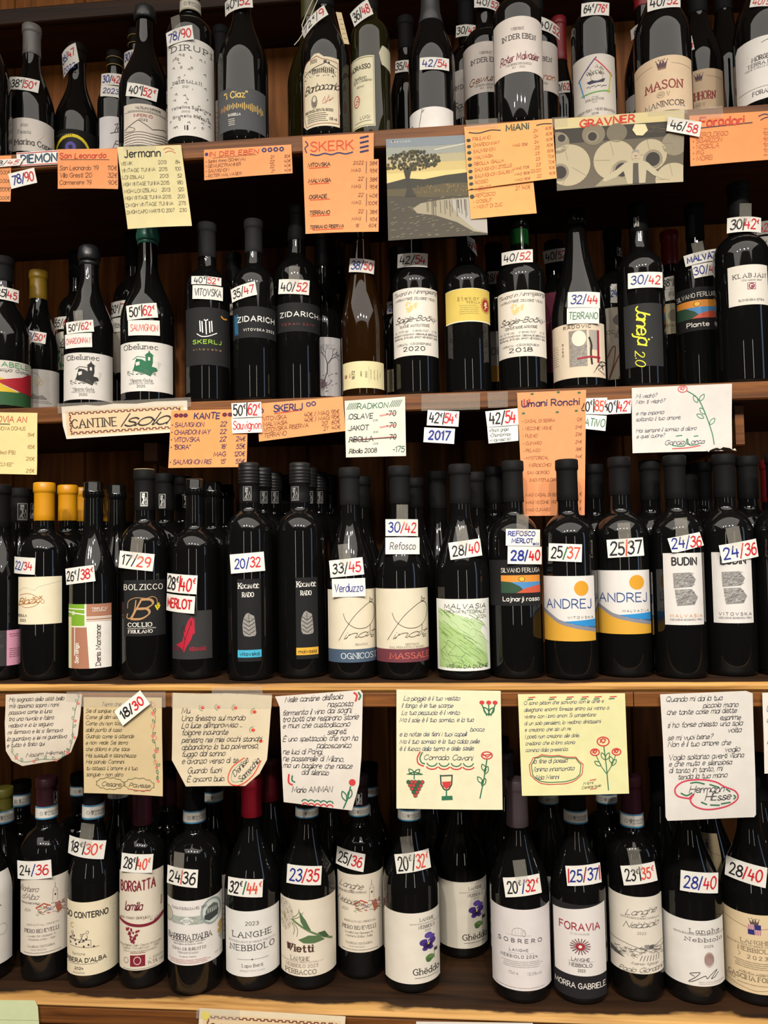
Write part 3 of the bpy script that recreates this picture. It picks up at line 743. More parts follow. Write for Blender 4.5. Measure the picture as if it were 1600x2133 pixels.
L(b, 855, 944, 222, 330, 'ece8e4', d)
Pt(b, 906, 132, 62, 26, 1, '42/^r54', col='b')
def eben(word, ink, seed):
    def d(s):
        s.text('WEINGUT', .50, .22, .045, .22, '6a625c', 's'); s.text('IN DER EBEN', .52, .36, .085, .60, '2e2a28', 's'); s.text(word, .52, .72, .13, .72, ink, 'p', rot=-4)
        s.text('WEINBERG DOLOMITEN', .5, .85, .035, .46, '7a726c', 's'); s.text('IGT - 2021', .5, .91, .03, .22, '7a726c', 's')
    return d
b = B(1, 974, -4, 80, 'bord', .24, 'rearmost of the four white-banded bottles, with the 30 slip', (K, 60, 'c'))
L(b, 936, None, 143, 243, 'd3ccc6', eben('Sauvignon', '2a2624', 1)); Pt(b, 972, 63, 44, 25, 3, '30/^r42', ww=.9)
b = B(1, 1012, -32, 92, 'bord', .14, 'white-banded bottle lettered in brown script, left behind the front one', (K, 30, 'c'))
L(b, 967, None, 86, 192, 'd8cfc8', eben('Gewurztr', '7c4a28', 2)); Pt(b, 1018, 7, 54, 24, 1, '40/^r52')
b = B(1, 1080, -88, 101, 'bord', .040, 'foremost white-banded bottle lettered in dark red script, top row', (K, None, 'c'))
L(b, 1031, 1129, 34, 150, 'e6dcd4', eben('Roter Malvasier', '7a2a3a', 3))
b = B(1, 1118, -30, 90, 'bord', .135, 'white-banded bottle lettered in orange script, right behind the front one', (K, 30, 'c'))
L(b, None, 1161, 86, 190, 'd8cfc8', eben('Sauvignon', 'b4623a', 4)); Pt(b, 1146, 61, 46, 28, 5, '40/^r52', ww=.9)
b = B(1, 1168, 40, 62, 'burg', .25, 'rear bottle with red capsule behind the white-banded group', ('7e1a24', 132, 'c')); Pt(b, 1170, 182, 34, 25, -3, '50/^r62', ww=.95)
b = B(1, 1238, -62, 90, 'bord', .085, 'dark bottle with rainbow-coloured pentagon house drawn on its label', (K, 20, 'c'))
def d(s):
    pent = [('4a3a80', (.16, .36), (.56, .05)), ('c8384a', (.52, .07), (.90, .32)), ('b8b83a', (.88, .28), (.80, .60)), ('5aa04a', (.84, .57), (.22, .61)), ('3a8ac0', (.17, .33), (.28, .64))]
    for c, a, e in pent: s.line([a, e], .018, c)
    rr = random.Random(6)
    for i in range(26): s.disc(.36 + rr.uniform(0, .36), .17 + rr.uniform(0, .13), .014, '8d8678')
    for i in range(12): x = rr.uniform(.34, .74); s.line([(x, .28), (x + .03, .32)], .008, 'k')
    s.fill([(.34, .42), (.46, .40), (.56, .42), (.74, .38), (.70, .44), (.40, .46)], '33304a', 2); s.ring(.56, .36, .13, .006, '8d8678', ry=.06)
    for i in range(7): s.line([(.34 + .06 * i, .50 + .02 * (i % 2)), (.40 + .06 * i, .49)], .009, '4a4658')
    s.text('fratelli', .5, .66, .02, .14, 'G', 'i'); s.text('DOLOMYTOS', .5, .70, .032, .38, '4a4440', 's'); s.text('Sacker', .5, .74, .02, .12, 'G', 'i')
    s.text('WEISSWEIN - VINO BIANCO', .5, .86, .034, .88, '3e3a36', 's', bend=-3); s.text('2018', .5, .92, .03, .14, '3e3a36', 's')
L(b, 1198, 1280, 113, 247, 'd6cfc6', d)
Pt(b, 1241, 19, 57, 28, 4, '64~/^r76~')
b = B(1, 1345, -20, 86, 'burg', .15, 'dark bottle with white K label behind the tan crowned label', ('8a1c24', 20, 'c'))
L(b, 1308, 1376, 188, 280, 'd6d0ca', lambda s: s.text('K', .22, .50, .3, .22, 'k', 'q')); Pt(b, 1327, 61, 24, 24, -5, '6', ww=.4)
def crown(s, x, y, w, c='5a4048'):
    h = w * .55 * s.W / s.H
    s.fill([(x - w * .36, y + h * .6), (x - w * .5, y - h * .5), (x - w * .25, y), (x - w * .12, y - h * .7), (x, y), (x + w * .12, y - h * .7), (x + w * .25, y), (x + w * .5, y - h * .5), (x + w * .36, y + h * .6)], c)
    for i in range(5): s.disc(x + w * (-.5 + .25 * i), y - h * (.65 if i % 2 else .55), w * .05, c)
    s.rect(x - w * .36, y + h * .62, x + w * .36, y + h * .85, '8a6a50')
def manin(word):
    def d(s):
        crown(s, .5, .14, .17); s.line([(.03, .18), (.36, .14)], .006, 'b09a80'); s.line([(.64, .14), (.97, .18)], .006, 'b09a80')
        s.text(word, .52, .52, .15, .56, '8a2e2a', 's'); s.ring(.47, .70, .06, .006, '8a7a68', ry=.05); s.text('2021', .47, .70, .035, .08, '6a5a4c', 's'); s.line([(.56, .66), (.58, .74), (.60, .66)], .008, 'n')
        s.text('MANINCOR', .52, .87, .10, .60, '4a3c34', 's')
    return d
b = B(1, 1381, -108, 114, 'burg', .046, 'front dark bottle with tan label under a small crown, top row', (K, None, 'c'))
L(b, 1327, 1437, 117, 232, 'dcc3a4', manin('MASON')); Pt(b, 1384, 3, 66, 32, 1, '40/^r52')
b = B(1, 1459, -48, 92, 'burg', .13, 'dark bottle with tan crowned label, second behind the front one', (K, None, 'c'))
L(b, 1416, 1503, 145, 250, 'cdb497', manin('EICHHORN')); Pt(b, 1440, 88, 16, 32, -15, '^r4', ww=.6, out=[(.1, .1), (1, 0), (.8, 1), (0, .9)])
b = B(1, 1512, -70, 84, 'burg', .21, 'unlabelled dark bottle between the tan and the white label, top right', (K, None, 'c'))
b = B(1, 1590, -125, 114, 'burg', .05, 'dark bottle with round-cornered white label cut by the right border', (K, None, 'c'))
def d(s):
    s.text('MORGEN', .50, .33, .07, .34, '3a3634', 's'); s.text('TERRA DEL', .50, .42, .05, .50, '4a4644', 's'); s.text('VIGNETI DELLE DOLOMITI', .5, .48, .03, .6, 'G', 's'); s.line([(.05, .8), (.95, .8)], .006, 'G'); s.text('FORADORI', .55, .88, .06, .46, '4a4644', 's'); s.line([(.5, .1), (.6, .07), (.66, .12)], .008, 'n')
L(b, 1541, 1640, 75, 205, 'e6e2dd', d, outline=[(0, .08), (.06, 0), (.94, 0), (1, .08), (1, .95), (.5, 1), (.06, 1), (0, .93)])
Pt(b, 1592, 5, 52, 20, 14, '^r40/52')

# ---------------------------------------------------------------- second row
b = B(2, 6, 538, 108, 'burg', .048, 'dark bottle with red, yellow and green striped label at the left border', ('212122', 590, 'c'))
def d(s):
    s.rect(0, .68, 1, 1, '2f5a34', 1); s.fill([(0, .30), (.45, .38), (.62, .46), (.5, .56), (.75, .70), (0, .72)], 'd9b62c', 2); s.fill([(.40, .46), (.62, .40), (.80, .34), (.90, .26), (1, .2), (1, .72), (.78, .68), (.6, .60), (.5, .54)], 'a8202c', 3)
    s.text('ELABELE', .62, .09, .10, .62, '3a9a5c', 'm'); s.text('Malvazija Goce', .56, .21, .075, .74, '2a2826', 'p')
L(b, -48, 58, 750, 843, 'd9d2ca', d); Pt(b, 12, 611, 52, 27, 2, '35|^r45', ww=.8)
b = B(2, 80, 566, 88, 'burg', .10, 'bottle with dull gold capsule and grey-white label, second row left', ('8a6d1c', 626, 'c'))
def d(s):
    s.text('Burja', .36, .30, .22, .44, 'c9b98a', 'i'); s.ring(.42, .28, .14, .012, '8d8a84', a0=100, a1=400); s.lines(.15, .8, .8, .88, 2, 'G'); s.fill([(.2, .76), (.3, .68), (.36, .7), (.42, .62), (.50, .70), (.6, .66), (.7, .74), (.7, .78), (.2, .78)], '8a8680')
L(b, 38, 119, 769, 850, 'c9c5c0', d); v, f = lathe([(0, .0024), (.006, .0024), (.0075, .0012), (.008, 0)], 24)
Pt(b, 72, 702, 45, 24, 6, '^b38/^r50~', ww=.9)
b = B(2, 160, 526, 74, 'bord', .145, 'bottle behind with leafy green and black picture label', (K, 583, 'c'))
def d(s):
    rr = random.Random(12)
    for i in range(9): x, y = rr.uniform(.05, .9), rr.uniform(.05, .5); s.line([(x, y), (x + rr.uniform(-.15, .15), y + .12), (x + rr.uniform(-.2, .2), y + .2)], .02, '26241f', sm=3)
    for i in range(7): x, y = rr.uniform(.05, .6), rr.uniform(.5, .95); s.fill([(x, y), (x + .14, y - .1), (x + .2, y + .02), (x + .08, y + .12)], '2f7a45', 2)
L(b, 124, None, 690, 770, 'd5d0c4', d); Pt(b, 131, 675, 40, 26, 5, '55/^r67', ww=.9)
def chapel(c):
    def d(s):
        s.text('Obelunec', .40, .10, .10, .60, '4a4642', 's')
        s.fill([(.30, .52), (.34, .34), (.44, .36), (.50, .40), (.50, .28), (.62, .28), (.62, .42), (.60, .50), (.68, .52), (.70, .58), (.62, .62), (.58, .70), (.50, .66), (.34, .60), (.28, .57)], c, 2)
        s.fill([(.48, .28), (.56, .20), (.64, .28)], c, 2); s.disc(.56, .195, .012, c); s.rect(.54, .31, .575, .38, 'd9d4cb', 3); s.fill([(.33, .42), (.40, .40), (.40, .47), (.34, .49)], 'd9d4cb', 3)
        s.line([(.28, .36), (.36, .30), (.50, .32)], .012, c); rr = random.Random(2)
        for i in range(60): x = rr.uniform(.16, .66); y = .57 + .09 * rr.random() + .05 * abs(x - .4); s.line([(x, y), (x + .03, y + .004)], .009, c if i % 2 else '6a665f')
        for i in range(6): s.line([(.70, .40 + .03 * i), (.76 - .01 * i, .43 + .03 * i)], .005, '8d8a84')
        s.text('Vipava-Goče', .42, .78, .06, .38, '6a6a64', 's'); s.text('KAKOVOSTNO VINO ZGP', .42, .84, .03, .42, '8d8a84', 'm'); s.text('2020', .42, .90, .05, .14, '4a4642', 's')
    return d
b = B(2, 186, 515, 99, 'burg', .048, 'black wax-topped bottle with a black chapel drawn on white label', ('1e1f21', 556, 'w'))
L(b, 137, 231, 735, 832, 'd9d5d0', chapel('2a2826')); Pt(b, 167, 682, 54, 25, -5, '50~/^r62~', tape=.5); Pt(b, 164, 711, 53, 30, -2, '^rCHARDONNAY', 'q', .40, .92)
b = B(2, 279, 488, 82, 'bord', .15, 'dusty bottle with blank grey label behind the green chapel one', (K, 560, 'c'))
L(b, 238, 300, 690, 775, 'b3aca2', None); Pt(b, 249, 645, 34, 32, 1, '60~/^r72', ww=.98, hh=.5); Pt(b, 251, 678, 34, 30, 2, 'Vitovska', 'q', .4, .95)
b = B(2, 309, 474, 110, 'burg', .05, 'green wax-topped bottle with a green chapel drawn on white label', ('357060', 512, 'w'))
L(b, 255, 357, 712, 815, 'e0dcd6', chapel('1f6a48')); Pt(b, 296, 649, 62, 31, -6, '50~|^r62~', hh=.6); Pt(b, 300, 683, 64, 32, -1, '^oSAUVIGNON', 'q', .42, .86)
b = B(2, 433, 468, 92, 'bord', .045, 'bottle with black label, white brush mark and lime green lettering', ('3a3a3b', 540, 'c'))
def d(s):
    for i, (x, a, e) in enumerate([(.34, .24, .42), (.385, .25, .44), (.46, .26, .47), (.53, .25, .44), (.575, .24, .42)]): s.line([(x, a), (x + .01, e)], .022, 'w')
    s.line([(.43, .22), (.46, .24), (.50, .215)], .02, 'w'); s.line([(.28, .46), (.38, .51), (.52, .50), (.68, .44)], .016, 'w', sm=4); s.line([(.78, .13), (.84, .165), (.92, .15)], .026, 'e09a3a', sm=3)
    s.text('SKERLJ', .48, .60, .065, .58, 'a6d83c', 'm', tr=3); s.text('vitovska', .48, .73, .035, .58, 'b08a5a', 'm', tr=6)
L(b, 390, 476, 640, 760, '252526', d); Pt(b, 430, 584, 62, 17, 1, '40~|^r52~', hh=.7); Pt(b, 433, 609, 63, 29, 1, 'VITOVSKA', 'q', .5, .88, tape=0)
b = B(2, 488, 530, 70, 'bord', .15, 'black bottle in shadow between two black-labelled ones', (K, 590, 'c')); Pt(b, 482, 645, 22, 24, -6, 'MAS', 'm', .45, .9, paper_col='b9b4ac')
def zid(sub, c1, left=False):
    def d(s):
        s.text('ZIDARICH', .54, .40, .16, .78, 'e9e5df', 'b', tr=3.4); s.text(sub, .60 if left else .50, .75, .075, .64, c1, 'b', tr=5)
        if left:
            for i in range(5): s.line([(.07 + .022 * i, .20 + .04 * (i % 3)), (.06 + .022 * i, .5), (.075 + .02 * i, .88 - .05 * (i % 2))], .02, '3a86b0', sm=3)
    return d
b = B(2, 531, 461, 89, 'bord', .045, 'bottle with black band label, white capitals and blue scratches', ('343435', 530, 'c'))
L(b, 487, 576, 638, 703, '232325', zid('VITOVSKA 2022', 'e0dcd6', True)); Pt(b, 506, 608, 53, 29, -9, '35/^r47', tape=0)
b = B(2, 621, 434, 93, 'bord', .05, 'tallest black-capped bottle with black band label and dim red subtitle', ('1f1f20', 505, 'c'))
L(b, 574, 666, 630, 690, '232324', zid('TERAN 2019', '7a3a40')); Pt(b, 612, 597, 65, 31, 4, '40/^r52', tape=.5)
b = B(2, 676, 486, 82, 'burg', .13, 'bottle with ink-tree picture label behind the tallest black-capped one', ('131314', 560, 'c'))
def d(s):
    rr = random.Random(9)
    def br(x, y, a, l, w):
        if l < .03: return
        x2, y2 = x + l * math.cos(a) * 1.2, y - l * math.sin(a); s.line([(x, y), (x2, y2)], w, '45434a'); br(x2, y2, a + rr.uniform(.2, .7), l * .74, w * .75); br(x2, y2, a - rr.uniform(.2, .7), l * .72, w * .75)
    br(.6, .62, 1.5, .16, .02); br(.58, .62, 4.4, .10, .02); s.disc(.18, .32, .10, '8d8a90', ry=.05); s.fill([(.2, .85), (.35, .68), (.5, .72), (.62, .82), (.45, .88), (.3, .95)], '8a6a72', 1)
    for i in range(26): x, y = rr.uniform(.2, .9), rr.uniform(.6, .95); s.line([(x, y), (x + .05, y - .02)], .008, '5a4a52')
    s.lines(.1, .9, .1, .22, 2, 'b9b4b8', .01)
L(b, 640, 709, 702, 825, 'c9c6c8', d)
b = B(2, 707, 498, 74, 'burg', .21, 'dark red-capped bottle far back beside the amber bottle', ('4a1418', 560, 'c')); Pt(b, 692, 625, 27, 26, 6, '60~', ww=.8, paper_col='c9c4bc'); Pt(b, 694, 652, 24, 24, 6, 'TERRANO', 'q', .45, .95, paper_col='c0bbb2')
b = B(2, 757, 458, 90, 'flute', .05, 'amber sloping bottle with low cream label printed sideways', None, g='amber')
def d(s):
    for i, (x, t, h, st) in enumerate([(.20, 'BRDA', .05, 's'), (.28, '1672', .13, 'm'), (.45, 'Jakot', .08, 'i'), (.56, '2022', .08, 's'), (.66, 'Movia wine estate', .045, 'i'), (.74, 'GORISKA BRDA', .04, 's'), (.81, 'produced by grower', .04, 'i'), (.88, 'Slovenija', .04, 'i')]):
        s.text(t, x, .5, h * .9, None, '4a4436' if i < 4 else '6a6452', st, rot=-90)
    s.disc(.09, .52, .035, '8a3038'); s.disc(.09, .52, .014, 'd9cf9c', 4); s.line([(.62, .2), (.62, .8)], .008, '8a8060')
L(b, 716, 799, 752, 808, 'ddd3a6', d); Pt(b, 754, 553, 54, 29, 6, '^b38/^r50')
b = B(2, 832, 520, 74, 'burg', .14, 'bottle with narrow cream back label, shadowed left of the 2020 label', (K, 585, 'c'))
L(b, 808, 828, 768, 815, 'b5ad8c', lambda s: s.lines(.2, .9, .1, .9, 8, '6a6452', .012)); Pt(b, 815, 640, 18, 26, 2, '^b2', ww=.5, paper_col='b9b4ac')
def spig(year, g2):
    def d(s):
        k = '322c2e'; s.text('Tiward in Nimmgezing', .5, .065, .055, .94, k, 'i', rot=-3, bend=1.5); s.text('MORAVSKÉ ZEMSKÉ VÍNO', .5, .16, .032, .82, k, 's', bend=-1)
        rr = random.Random(8)
        for i in range(22): s.disc(.40 + rr.uniform(-.08, .12), .28 + rr.uniform(-.07, .07), .022, 'd9c583', 1 + i % 2)
        s.text('Špigle-Bočky', .50, .455, .075, .86, k, 'i', rot=-2, wt=1.15); s.text(g2, .48, .56, .034, .60, k, 's', rot=-1)
        s.text('alc. 12,0% obj.    č. šarže 3-20    0,75L', .5, .635, .028, .9, k, 'i'); s.text('POZDNÍ VYCHOVÁNÍ - OBSAHUJE SIŘIČITANY', .5, .69, .024, .92, k, 'm'); s.text('BOHUMIL STÁVEK, 69107 NĚMČIČKY 206', .5, .735, .024, .9, k, 'm')
        s.text('MORAVA - CZECH REPUBLIC', .46, .83, .028, .70, k, 's'); s.text(year, .46, .90, .06, .42, '1e1a1c', 'S')
    return d
b = B(2, 867, 462, 96, 'bord', .05, 'bottle with tall white script label dated 2020', None)
L(b, 821, 911, 599, 740, 'e2dcd2', spig('2020', 'SUCHÉ AUTENTICKÉ')); Pt(b, 859, 541, 65, 29, 3, '42/^r54', tape=0)
b = B(2, 975, 462, 95, 'bord', .048, 'bottle with yellow torn-edge label and red sun, second row centre', ('1f1f21', 530, 'c'))
def d(s):
    s.text('štekar', .50, .30, .12, .42, '8a7a3a', 'a', tr=4); s.text('REBULA', .60, .42, .06, .26, '9a8a4a', 'm', tr=4); s.lines(.32, .72, .48, .78, 5, 'a89a56', .012); cx, cy = .87, .48
    for i in range(22): a = 6.283 * i / 22; s.fill([(cx + .095 * math.cos(a - .1), cy + .20 * math.sin(a - .1)), (cx + .125 * math.cos(a), cy + .265 * math.sin(a)), (cx + .095 * math.cos(a + .1), cy + .20 * math.sin(a + .1))], '8a2a1c', 2)
    s.disc(cx, cy, .085, '9a2420', 1, ry=.185); s.disc(cx, cy - .05, .03, 'e4cfa4', 3, ry=.05); s.line([(cx, cy), (cx - .02, cy + .12)], .035, 'e4cfa4'); s.line([(cx - .04, cy), (cx + .04, cy + .04)], .03, 'e4cfa4')
    s.rect(0, 0, 1, .012, 'ede6cf'); s.rect(0, .97, 1, 1, 'ede6cf')
L(b, 930, 1019, 600, 670, 'd8bf62', d); Pt(b, 984, 513, 22, 40, 0, '36/^r48', 'h', .35, 1.0, out=[(.05, 0), (.75, .15), (1, 1), (.1, .55)])
b = B(2, 1034, 510, 84, 'bord', .15, 'bottle with white and mustard label in shadow, between yellow and 2018 labels', (K, 570, 'c'))
def d(s):
    s.text('ANDREJ', .4, .40, .14, .7, '35446a', 'a'); s.fill([(0, .62), (1, .78), (1, 1), (0, 1)], 'b8862e', 1)
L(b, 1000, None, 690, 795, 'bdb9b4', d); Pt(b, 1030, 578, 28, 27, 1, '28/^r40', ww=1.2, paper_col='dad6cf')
b = B(2, 1088, 447, 100, 'bord', .05, 'green-necked bottle with tall white script label dated 2018', None)
v, f = lathe([(b.rn * .96 + .0003, b.H * .80), (b.rn * .96 + .0004, b.H * .9), (b.rn * .94 + .0005, b.H - .026)], 32); tag(link('neck_tint', v, f, mat('1c5a2a', .12, .5), parent=b.o), 'bright green glass of the neck')
L(b, 1040, 1135, 604, 742, 'e0d9ce', spig('2018', 'ČERVENÉ SUCHÉ AUTENTICKÉ')); Pt(b, 1077, 534, 66, 27, 1, '40/^r52', tape=0)
b = B(2, 1160, 505, 92, 'bord', .15, 'bottle with deep burgundy label behind the cream abstract one', (K, 570, 'c'))
L(b, 1120, 1200, 608, 775, '5e2436', lambda s: s.line([(.1, .5), (.4, .35), (.8, .6)], .008, '8a5a68', sm=3)); Pt(b, 1158, 532, 50, 27, -6, '40/^r52')
b = B(2, 1207, 438, 110, 'flute', .052, 'slender uncapped bottle with cream label of grey blocks and red lines', None)
def d(s):
    s.text('RADOVIC', .50, .07, .055, .46, '3a2a28', 'm', tr=4); s.rect(.36, .14, .66, .80, '8f8880', 1); s.rect(.70, .14, .86, .5, 'a39c92', 1); rr = random.Random(5)
    for i in range(160): x, y = rr.uniform(.37, .64), rr.uniform(.15, .78); s.line([(x, y), (x + .02, y - .012)], .006, '5c5650' if i % 2 else 'bdb5a8', 2)
    s.disc(.53, .29, .12, 'e0d4c0', 3); s.line([(.70, .28), (.735, .42), (.72, .55), (.735, .76)], .04, '2a2826', 4, sm=3); s.line([(.86, .15), (.85, .72)], .045, '8a1a30', 5); s.line([(.50, .66), (.70, .63), (.88, .64)], .035, '9a2438', 5)
    for i, c in enumerate('RARO'): s.text(c, .25, .37 + .065 * i, .04, None, '3a3432', 'm')
    s.text('R', .87, .78, .14, .14, 'k', 'i'); s.line([(.76, .92), (.9, .72), (.95, .78), (.84, .86), (.98, .94)], .008, 'k', 5); s.lines(.03, .16, .35, .75, 9, '8a7a6a', .006, dash=2)
L(b, 1152, 1257, 672, 786, 'd9c9b2', d); Pt(b, 1217, 625, 66, 33, 2, '^b32/^r44', hh=.52, tape=0); Pt(b, 1215, 658, 66, 33, 2, '^gTERRANO', 'q', .42, .90)
b = B(2, 1283, 480, 86, 'bord', .14, 'bottle with beige brown-scribbled label behind the cream abstract one', ('121212', 545, 'c'))
emblem(b, 1291, 525, 10, 18)
def d(s):
    s.disc(.62, .18, .20, '55504a', 2, ry=.09); s.text('KOCJANČIČ', .55, .34, .05, .7, '4a443c', 's'); s.text('RADO', .60, .40, .04, .3, '4a443c', 's'); s.line([(.1, .98), (.35, .60), (.45, .56), (.4, .8), (.3, 1), (.5, .7), (.65, .56), (.7, .7), (.5, 1)], .018, '6a2c22', sm=4)
L(b, 1244, None, 640, 790, 'a39a8c', d); Pt(b, 1288, 612, 30, 40, 4, '^b24/^r36', ww=1.0, hh=.35, paper_col='cfccc4')
b = B(2, 1338, 428, 94, 'bord', .05, 'bottle with charcoal label and yellow handwriting running down it', ('161617', 488, 'c'))
emblem(b, 1326, 462, 10, 21)
def d(s):
    s.text('Janeja', .50, .34, .21, None, 'e4e03a', 'p', rot=90, wt=1.1, tr=.6); s.text('2.0', .40, .86, .15, None, 'e4e03a', 'p', rot=90, wt=.9); s.disc(.70, .55, .012, 'w')
L(b, 1304, 1377, 632, 763, '2f2f30', d); Pt(b, 1345, 584, 70, 33, 1, '^b30/^r42', hh=.52)
def sunset(title, sub):
    def d(s):
        s.text(title, .5, .18, .10, .92, 'e6e0d6', 'a', tr=2.2, rot=-3 if sub == 'Plante' else 0)
        x0, x1, y0, y1 = .03, .97, .30, .72
        s.rect(x0, y0, x1, .46, 'd88a34', 1); s.rect(x0, .46, x1, y1, '4a86b8', 1); s.fill([(x0, .44), (.25, .46), (.45, .56), (.60, y1), (x0, y1)], '2c4a36', 2); s.fill([(.38, y1), (.55, .62), (.78, .56), (x1, .53), (x1, y1)], 'c0523a', 3)
        s.disc(.50, .39, .075, '3a2a1a', 2, ry=.062); s.disc(.50, .39, .062, 'e8b23a', 3, ry=.052); s.text(sub, .50, .86, .10, .46 if sub == 'Plante' else .86, 'ece6dc', 'm')
    return d
b = B(2, 1549, 385, 109, 'bord', .05, 'dark bottle with small square white label and red spiral stamp', ('1e1e1e', 460, 'c'))
def d(s):
    s.text('KLABJAN', .53, .27, .10, .80, '4a4644', 's', tr=4.5); s.text('Vina izpod skal', .55, .38, .05, .50, '5a5652', 'i'); s.rect(.46, .45, .66, .62, '8a3a54', 2); s.rect(.475, .465, .645, .605, 'e0d9d0', 3); s.ring(.56, .535, .06, .03, '8a2a48'); s.disc(.57, .545, .03, '8a2a48', 4); s.text('SLOVENSKA ISTRA', .55, .88, .05, .62, '6a6a64', 'm', tr=3)
L(b, 1521, 1593, 553, 636, 'e0dad0', d); Pt(b, 1552, 469, 67, 32, 3, '30|^r42~', tape=.5, hh=.62)
b = B(2, 1456, 428, 90, 'bord', .118, 'bottle with orange sunset-over-hills label, second row right', ('1e1e20', 500, 'c'))
L(b, 1413, 1494, 598, 688, '1c1c1d', sunset('SILVANO FERLUGA', 'Plante')); Pt(b, 1461, 537, 66, 24, -9, 'MALVAZ', 'H', .5, .85, col='b', tape=.45); Pt(b, 1470, 564, 50, 28, -9, '^b30/^r42', ww=.95)
b = B(2, 1402, 484, 80, 'bord', .15, 'red-capped bottle with cream medallion label in the second row', ('7a161c', 555, 'c'))
L(b, 1380, 1432, 632, 695, 'b3ab8e', lambda s: (s.disc(.45, .40, .2, '7a7460', ry=.2), s.text('GRGICI', .5, .72, .08, .8, '5c5646', 's'), s.lines(.2, .8, .8, .95, 2))); Pt(b, 1400, 588, 30, 26, -6, '38~/^r50', ww=1.2, paper_col='cfcac2'); Pt(b, 1401, 613, 30, 24, -6, 'FR', 'q', .4, .5, paper_col='c6c1b9')
b = B(2, 1592, 470, 88, 'bord', .15, 'bottle with small slips behind the red-spiral label at the right border', (K, 540, 'c'))
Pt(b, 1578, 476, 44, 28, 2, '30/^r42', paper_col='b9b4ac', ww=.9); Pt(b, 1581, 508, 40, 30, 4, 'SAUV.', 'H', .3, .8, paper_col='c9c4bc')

# ---------------------------------------------------------------- third row
BK = '151516'
b = B(3, 0, 1010, 94, 'burg', 0, 'bottle with pink and black picture label at the left border', (BK, None, 'c'), base=1420)
def d(s):
    s.rect(0, 0, .62, 1, '2f2d2e', 1); rr = random.Random(1)
    for i in range(14): s.line([(rr.uniform(0, .5), rr.uniform(.1, .9)), (rr.uniform(.1, .6), rr.uniform(.1, .9))], .012, '55504f', 2)
    s.lines(.66, .9, .08, .2, 2, '7a4a5c', .012); s.lines(.66, .96, .5, .78, 5, '7a4a5c', .012)
L(b, None, 53, 1314, 1388, 'd99ab4', d)
b = B(3, 39, 1017, 88, 'burg', .12, 'black bottle with figure badge on capsule, behind the pink-labelled one', ('1e1e1e', 1090, 'c')); emblem(b, 47, 1066, 20, 36, bright=False)
b = B(3, 72, 1021, 78, 'burg', .20, 'badged black bottle tucked behind the front yellow capsule', ('19191a', 1090, 'c')); emblem(b, 71, 1064, 14, 32, bright=False)
YL = 'c98a12'
b = B(3, 92, 1006, 99, 'bord', 0, 'front yellow-capped bottle with plain cream label in gold script', (YL, 1085, 'c'), base=1420)
def d(s):
    s.text('Blažič', .27, .50, .13, .52, 'b06a24', 'i', rot=-6, wt=1.3); s.line([(.06, .38), (.3, .35), (.50, .44), (.52, .54), (.4, .62), (.2, .64), (.05, .56)], .009, 'b0722e', sm=5); s.ring(.59, .52, .035, .008, 'b0722e')
    s.line([(.02, .30), (.2, .22), (.42, .28), (.48, .22), (.7, .16), (.98, .10)], .008, 'cfc8b0', sm=4); s.text('REBULA', .13, .81, .05, .24, '6a6258', 'm'); s.text('2023', .15, .91, .05, .15, '6a6258', 'm')
L(b, 44, 125, 1201, 1300, 'e6dcc0', d); Pt(b, 51, 1177, 51, 35, 3, '^b22/^r34', hh=.46, ww=.78)
gy = 'yellow-capped bottles ranked behind'
b = B(3, 141, 1011, 92, 'bord', .135, 'second yellow-capped bottle, just behind the front one', (YL, 1085, 'c'))
b = B(3, 172, 1016, 88, 'bord', .215, 'third yellow-capped bottle, left of the ringed dark neck', (YL, 1086, 'c'))
b = B(3, 222, 1019, 84, 'bord', .30, 'yellow-capped bottle showing as a sliver between two dark necks', (YL, 1086, 'c'))
b = B(3, 275, 1025, 84, 'bord', .30, 'yellow-capped bottle farthest right, left of the script-B bottle', ('a06c10', 1087, 'c'))
b = B(3, 195, 1004, 97, 'burg', 0, 'uncapped dark bottle with green, brown and white block label', None, base=1420)
def d(s):
    br = 'a8745c'; s.rect(0, 0, .43, .34, '7aa62c', 1); s.rect(0, .20, .10, 1, 'dcd6a8', 2); s.rect(.46, 0, 1, .27, br, 1); s.rect(.10, .36, .45, 1, br, 1); s.fill([(.45, .34), (.46, .34), (.52, 1), (.45, 1)], br, 1)
    for y in (.195, .215, .25): s.rect(.46, y, 1, y + .012, 'ece6da', 3)
    s.rect(.42, 0, .455, .36, 'ece6da', 3); s.line([(0, .12), (.42, .16)], .018, 'ece6da'); s.line([(0, .07), (.42, .08)], .016, 'ece6da'); s.ring(.16, .14, .03, .014, 'ece6da', 5); s.rect(.10, .34, .45, .36, 'ece6da', 3)
    s.text('TRIPLE"A"', .74, .075, .035, .34, 'ece6da', 'm'); s.lines(.58, .9, .10, .12, 1, 'ece6da', .008)
    s.text('San Idrigo', .24, .76, .062, None, 'f2ece0', 'S', rot=-90, tr=1.4); s.line([(.19, .36), (.19, .80)], .014, 'f2ece0'); s.text('Denis Montanar', .70, .64, .075, None, '2a2624', 's', rot=-90, tr=1.6)
L(b, 144, 229, 1258, 1392, 'e9e4dc', d); Pt(b, 166, 1197, 58, 34, -6, '26~/^r38~', ww=.9)
b = B(3, 244, 1010, 90, 'burg', .14, 'ringed dark uncapped bottle, second behind the block label', None)
b = B(3, 302, 980, 99, 'bord', 0, 'black-labelled bottle with big gold script letter and small grapes', ('1e1e1f', 1064, 'c'), base=1418)
v, f = lathe([(b.rn * .5, b.H + .0005), (b.rn * .97 + .001, b.H + .0005), (b.rn * .97 + .0012, b.H + .0014), (b.rn * .8, b.H + .0016), (0, b.H + .0016)], 32); tag(link('capsule_rim', v, f, mat('c9b48c'), parent=b.cap), 'cream top rim')
emblem(b, 300, 1040, 15, 30)
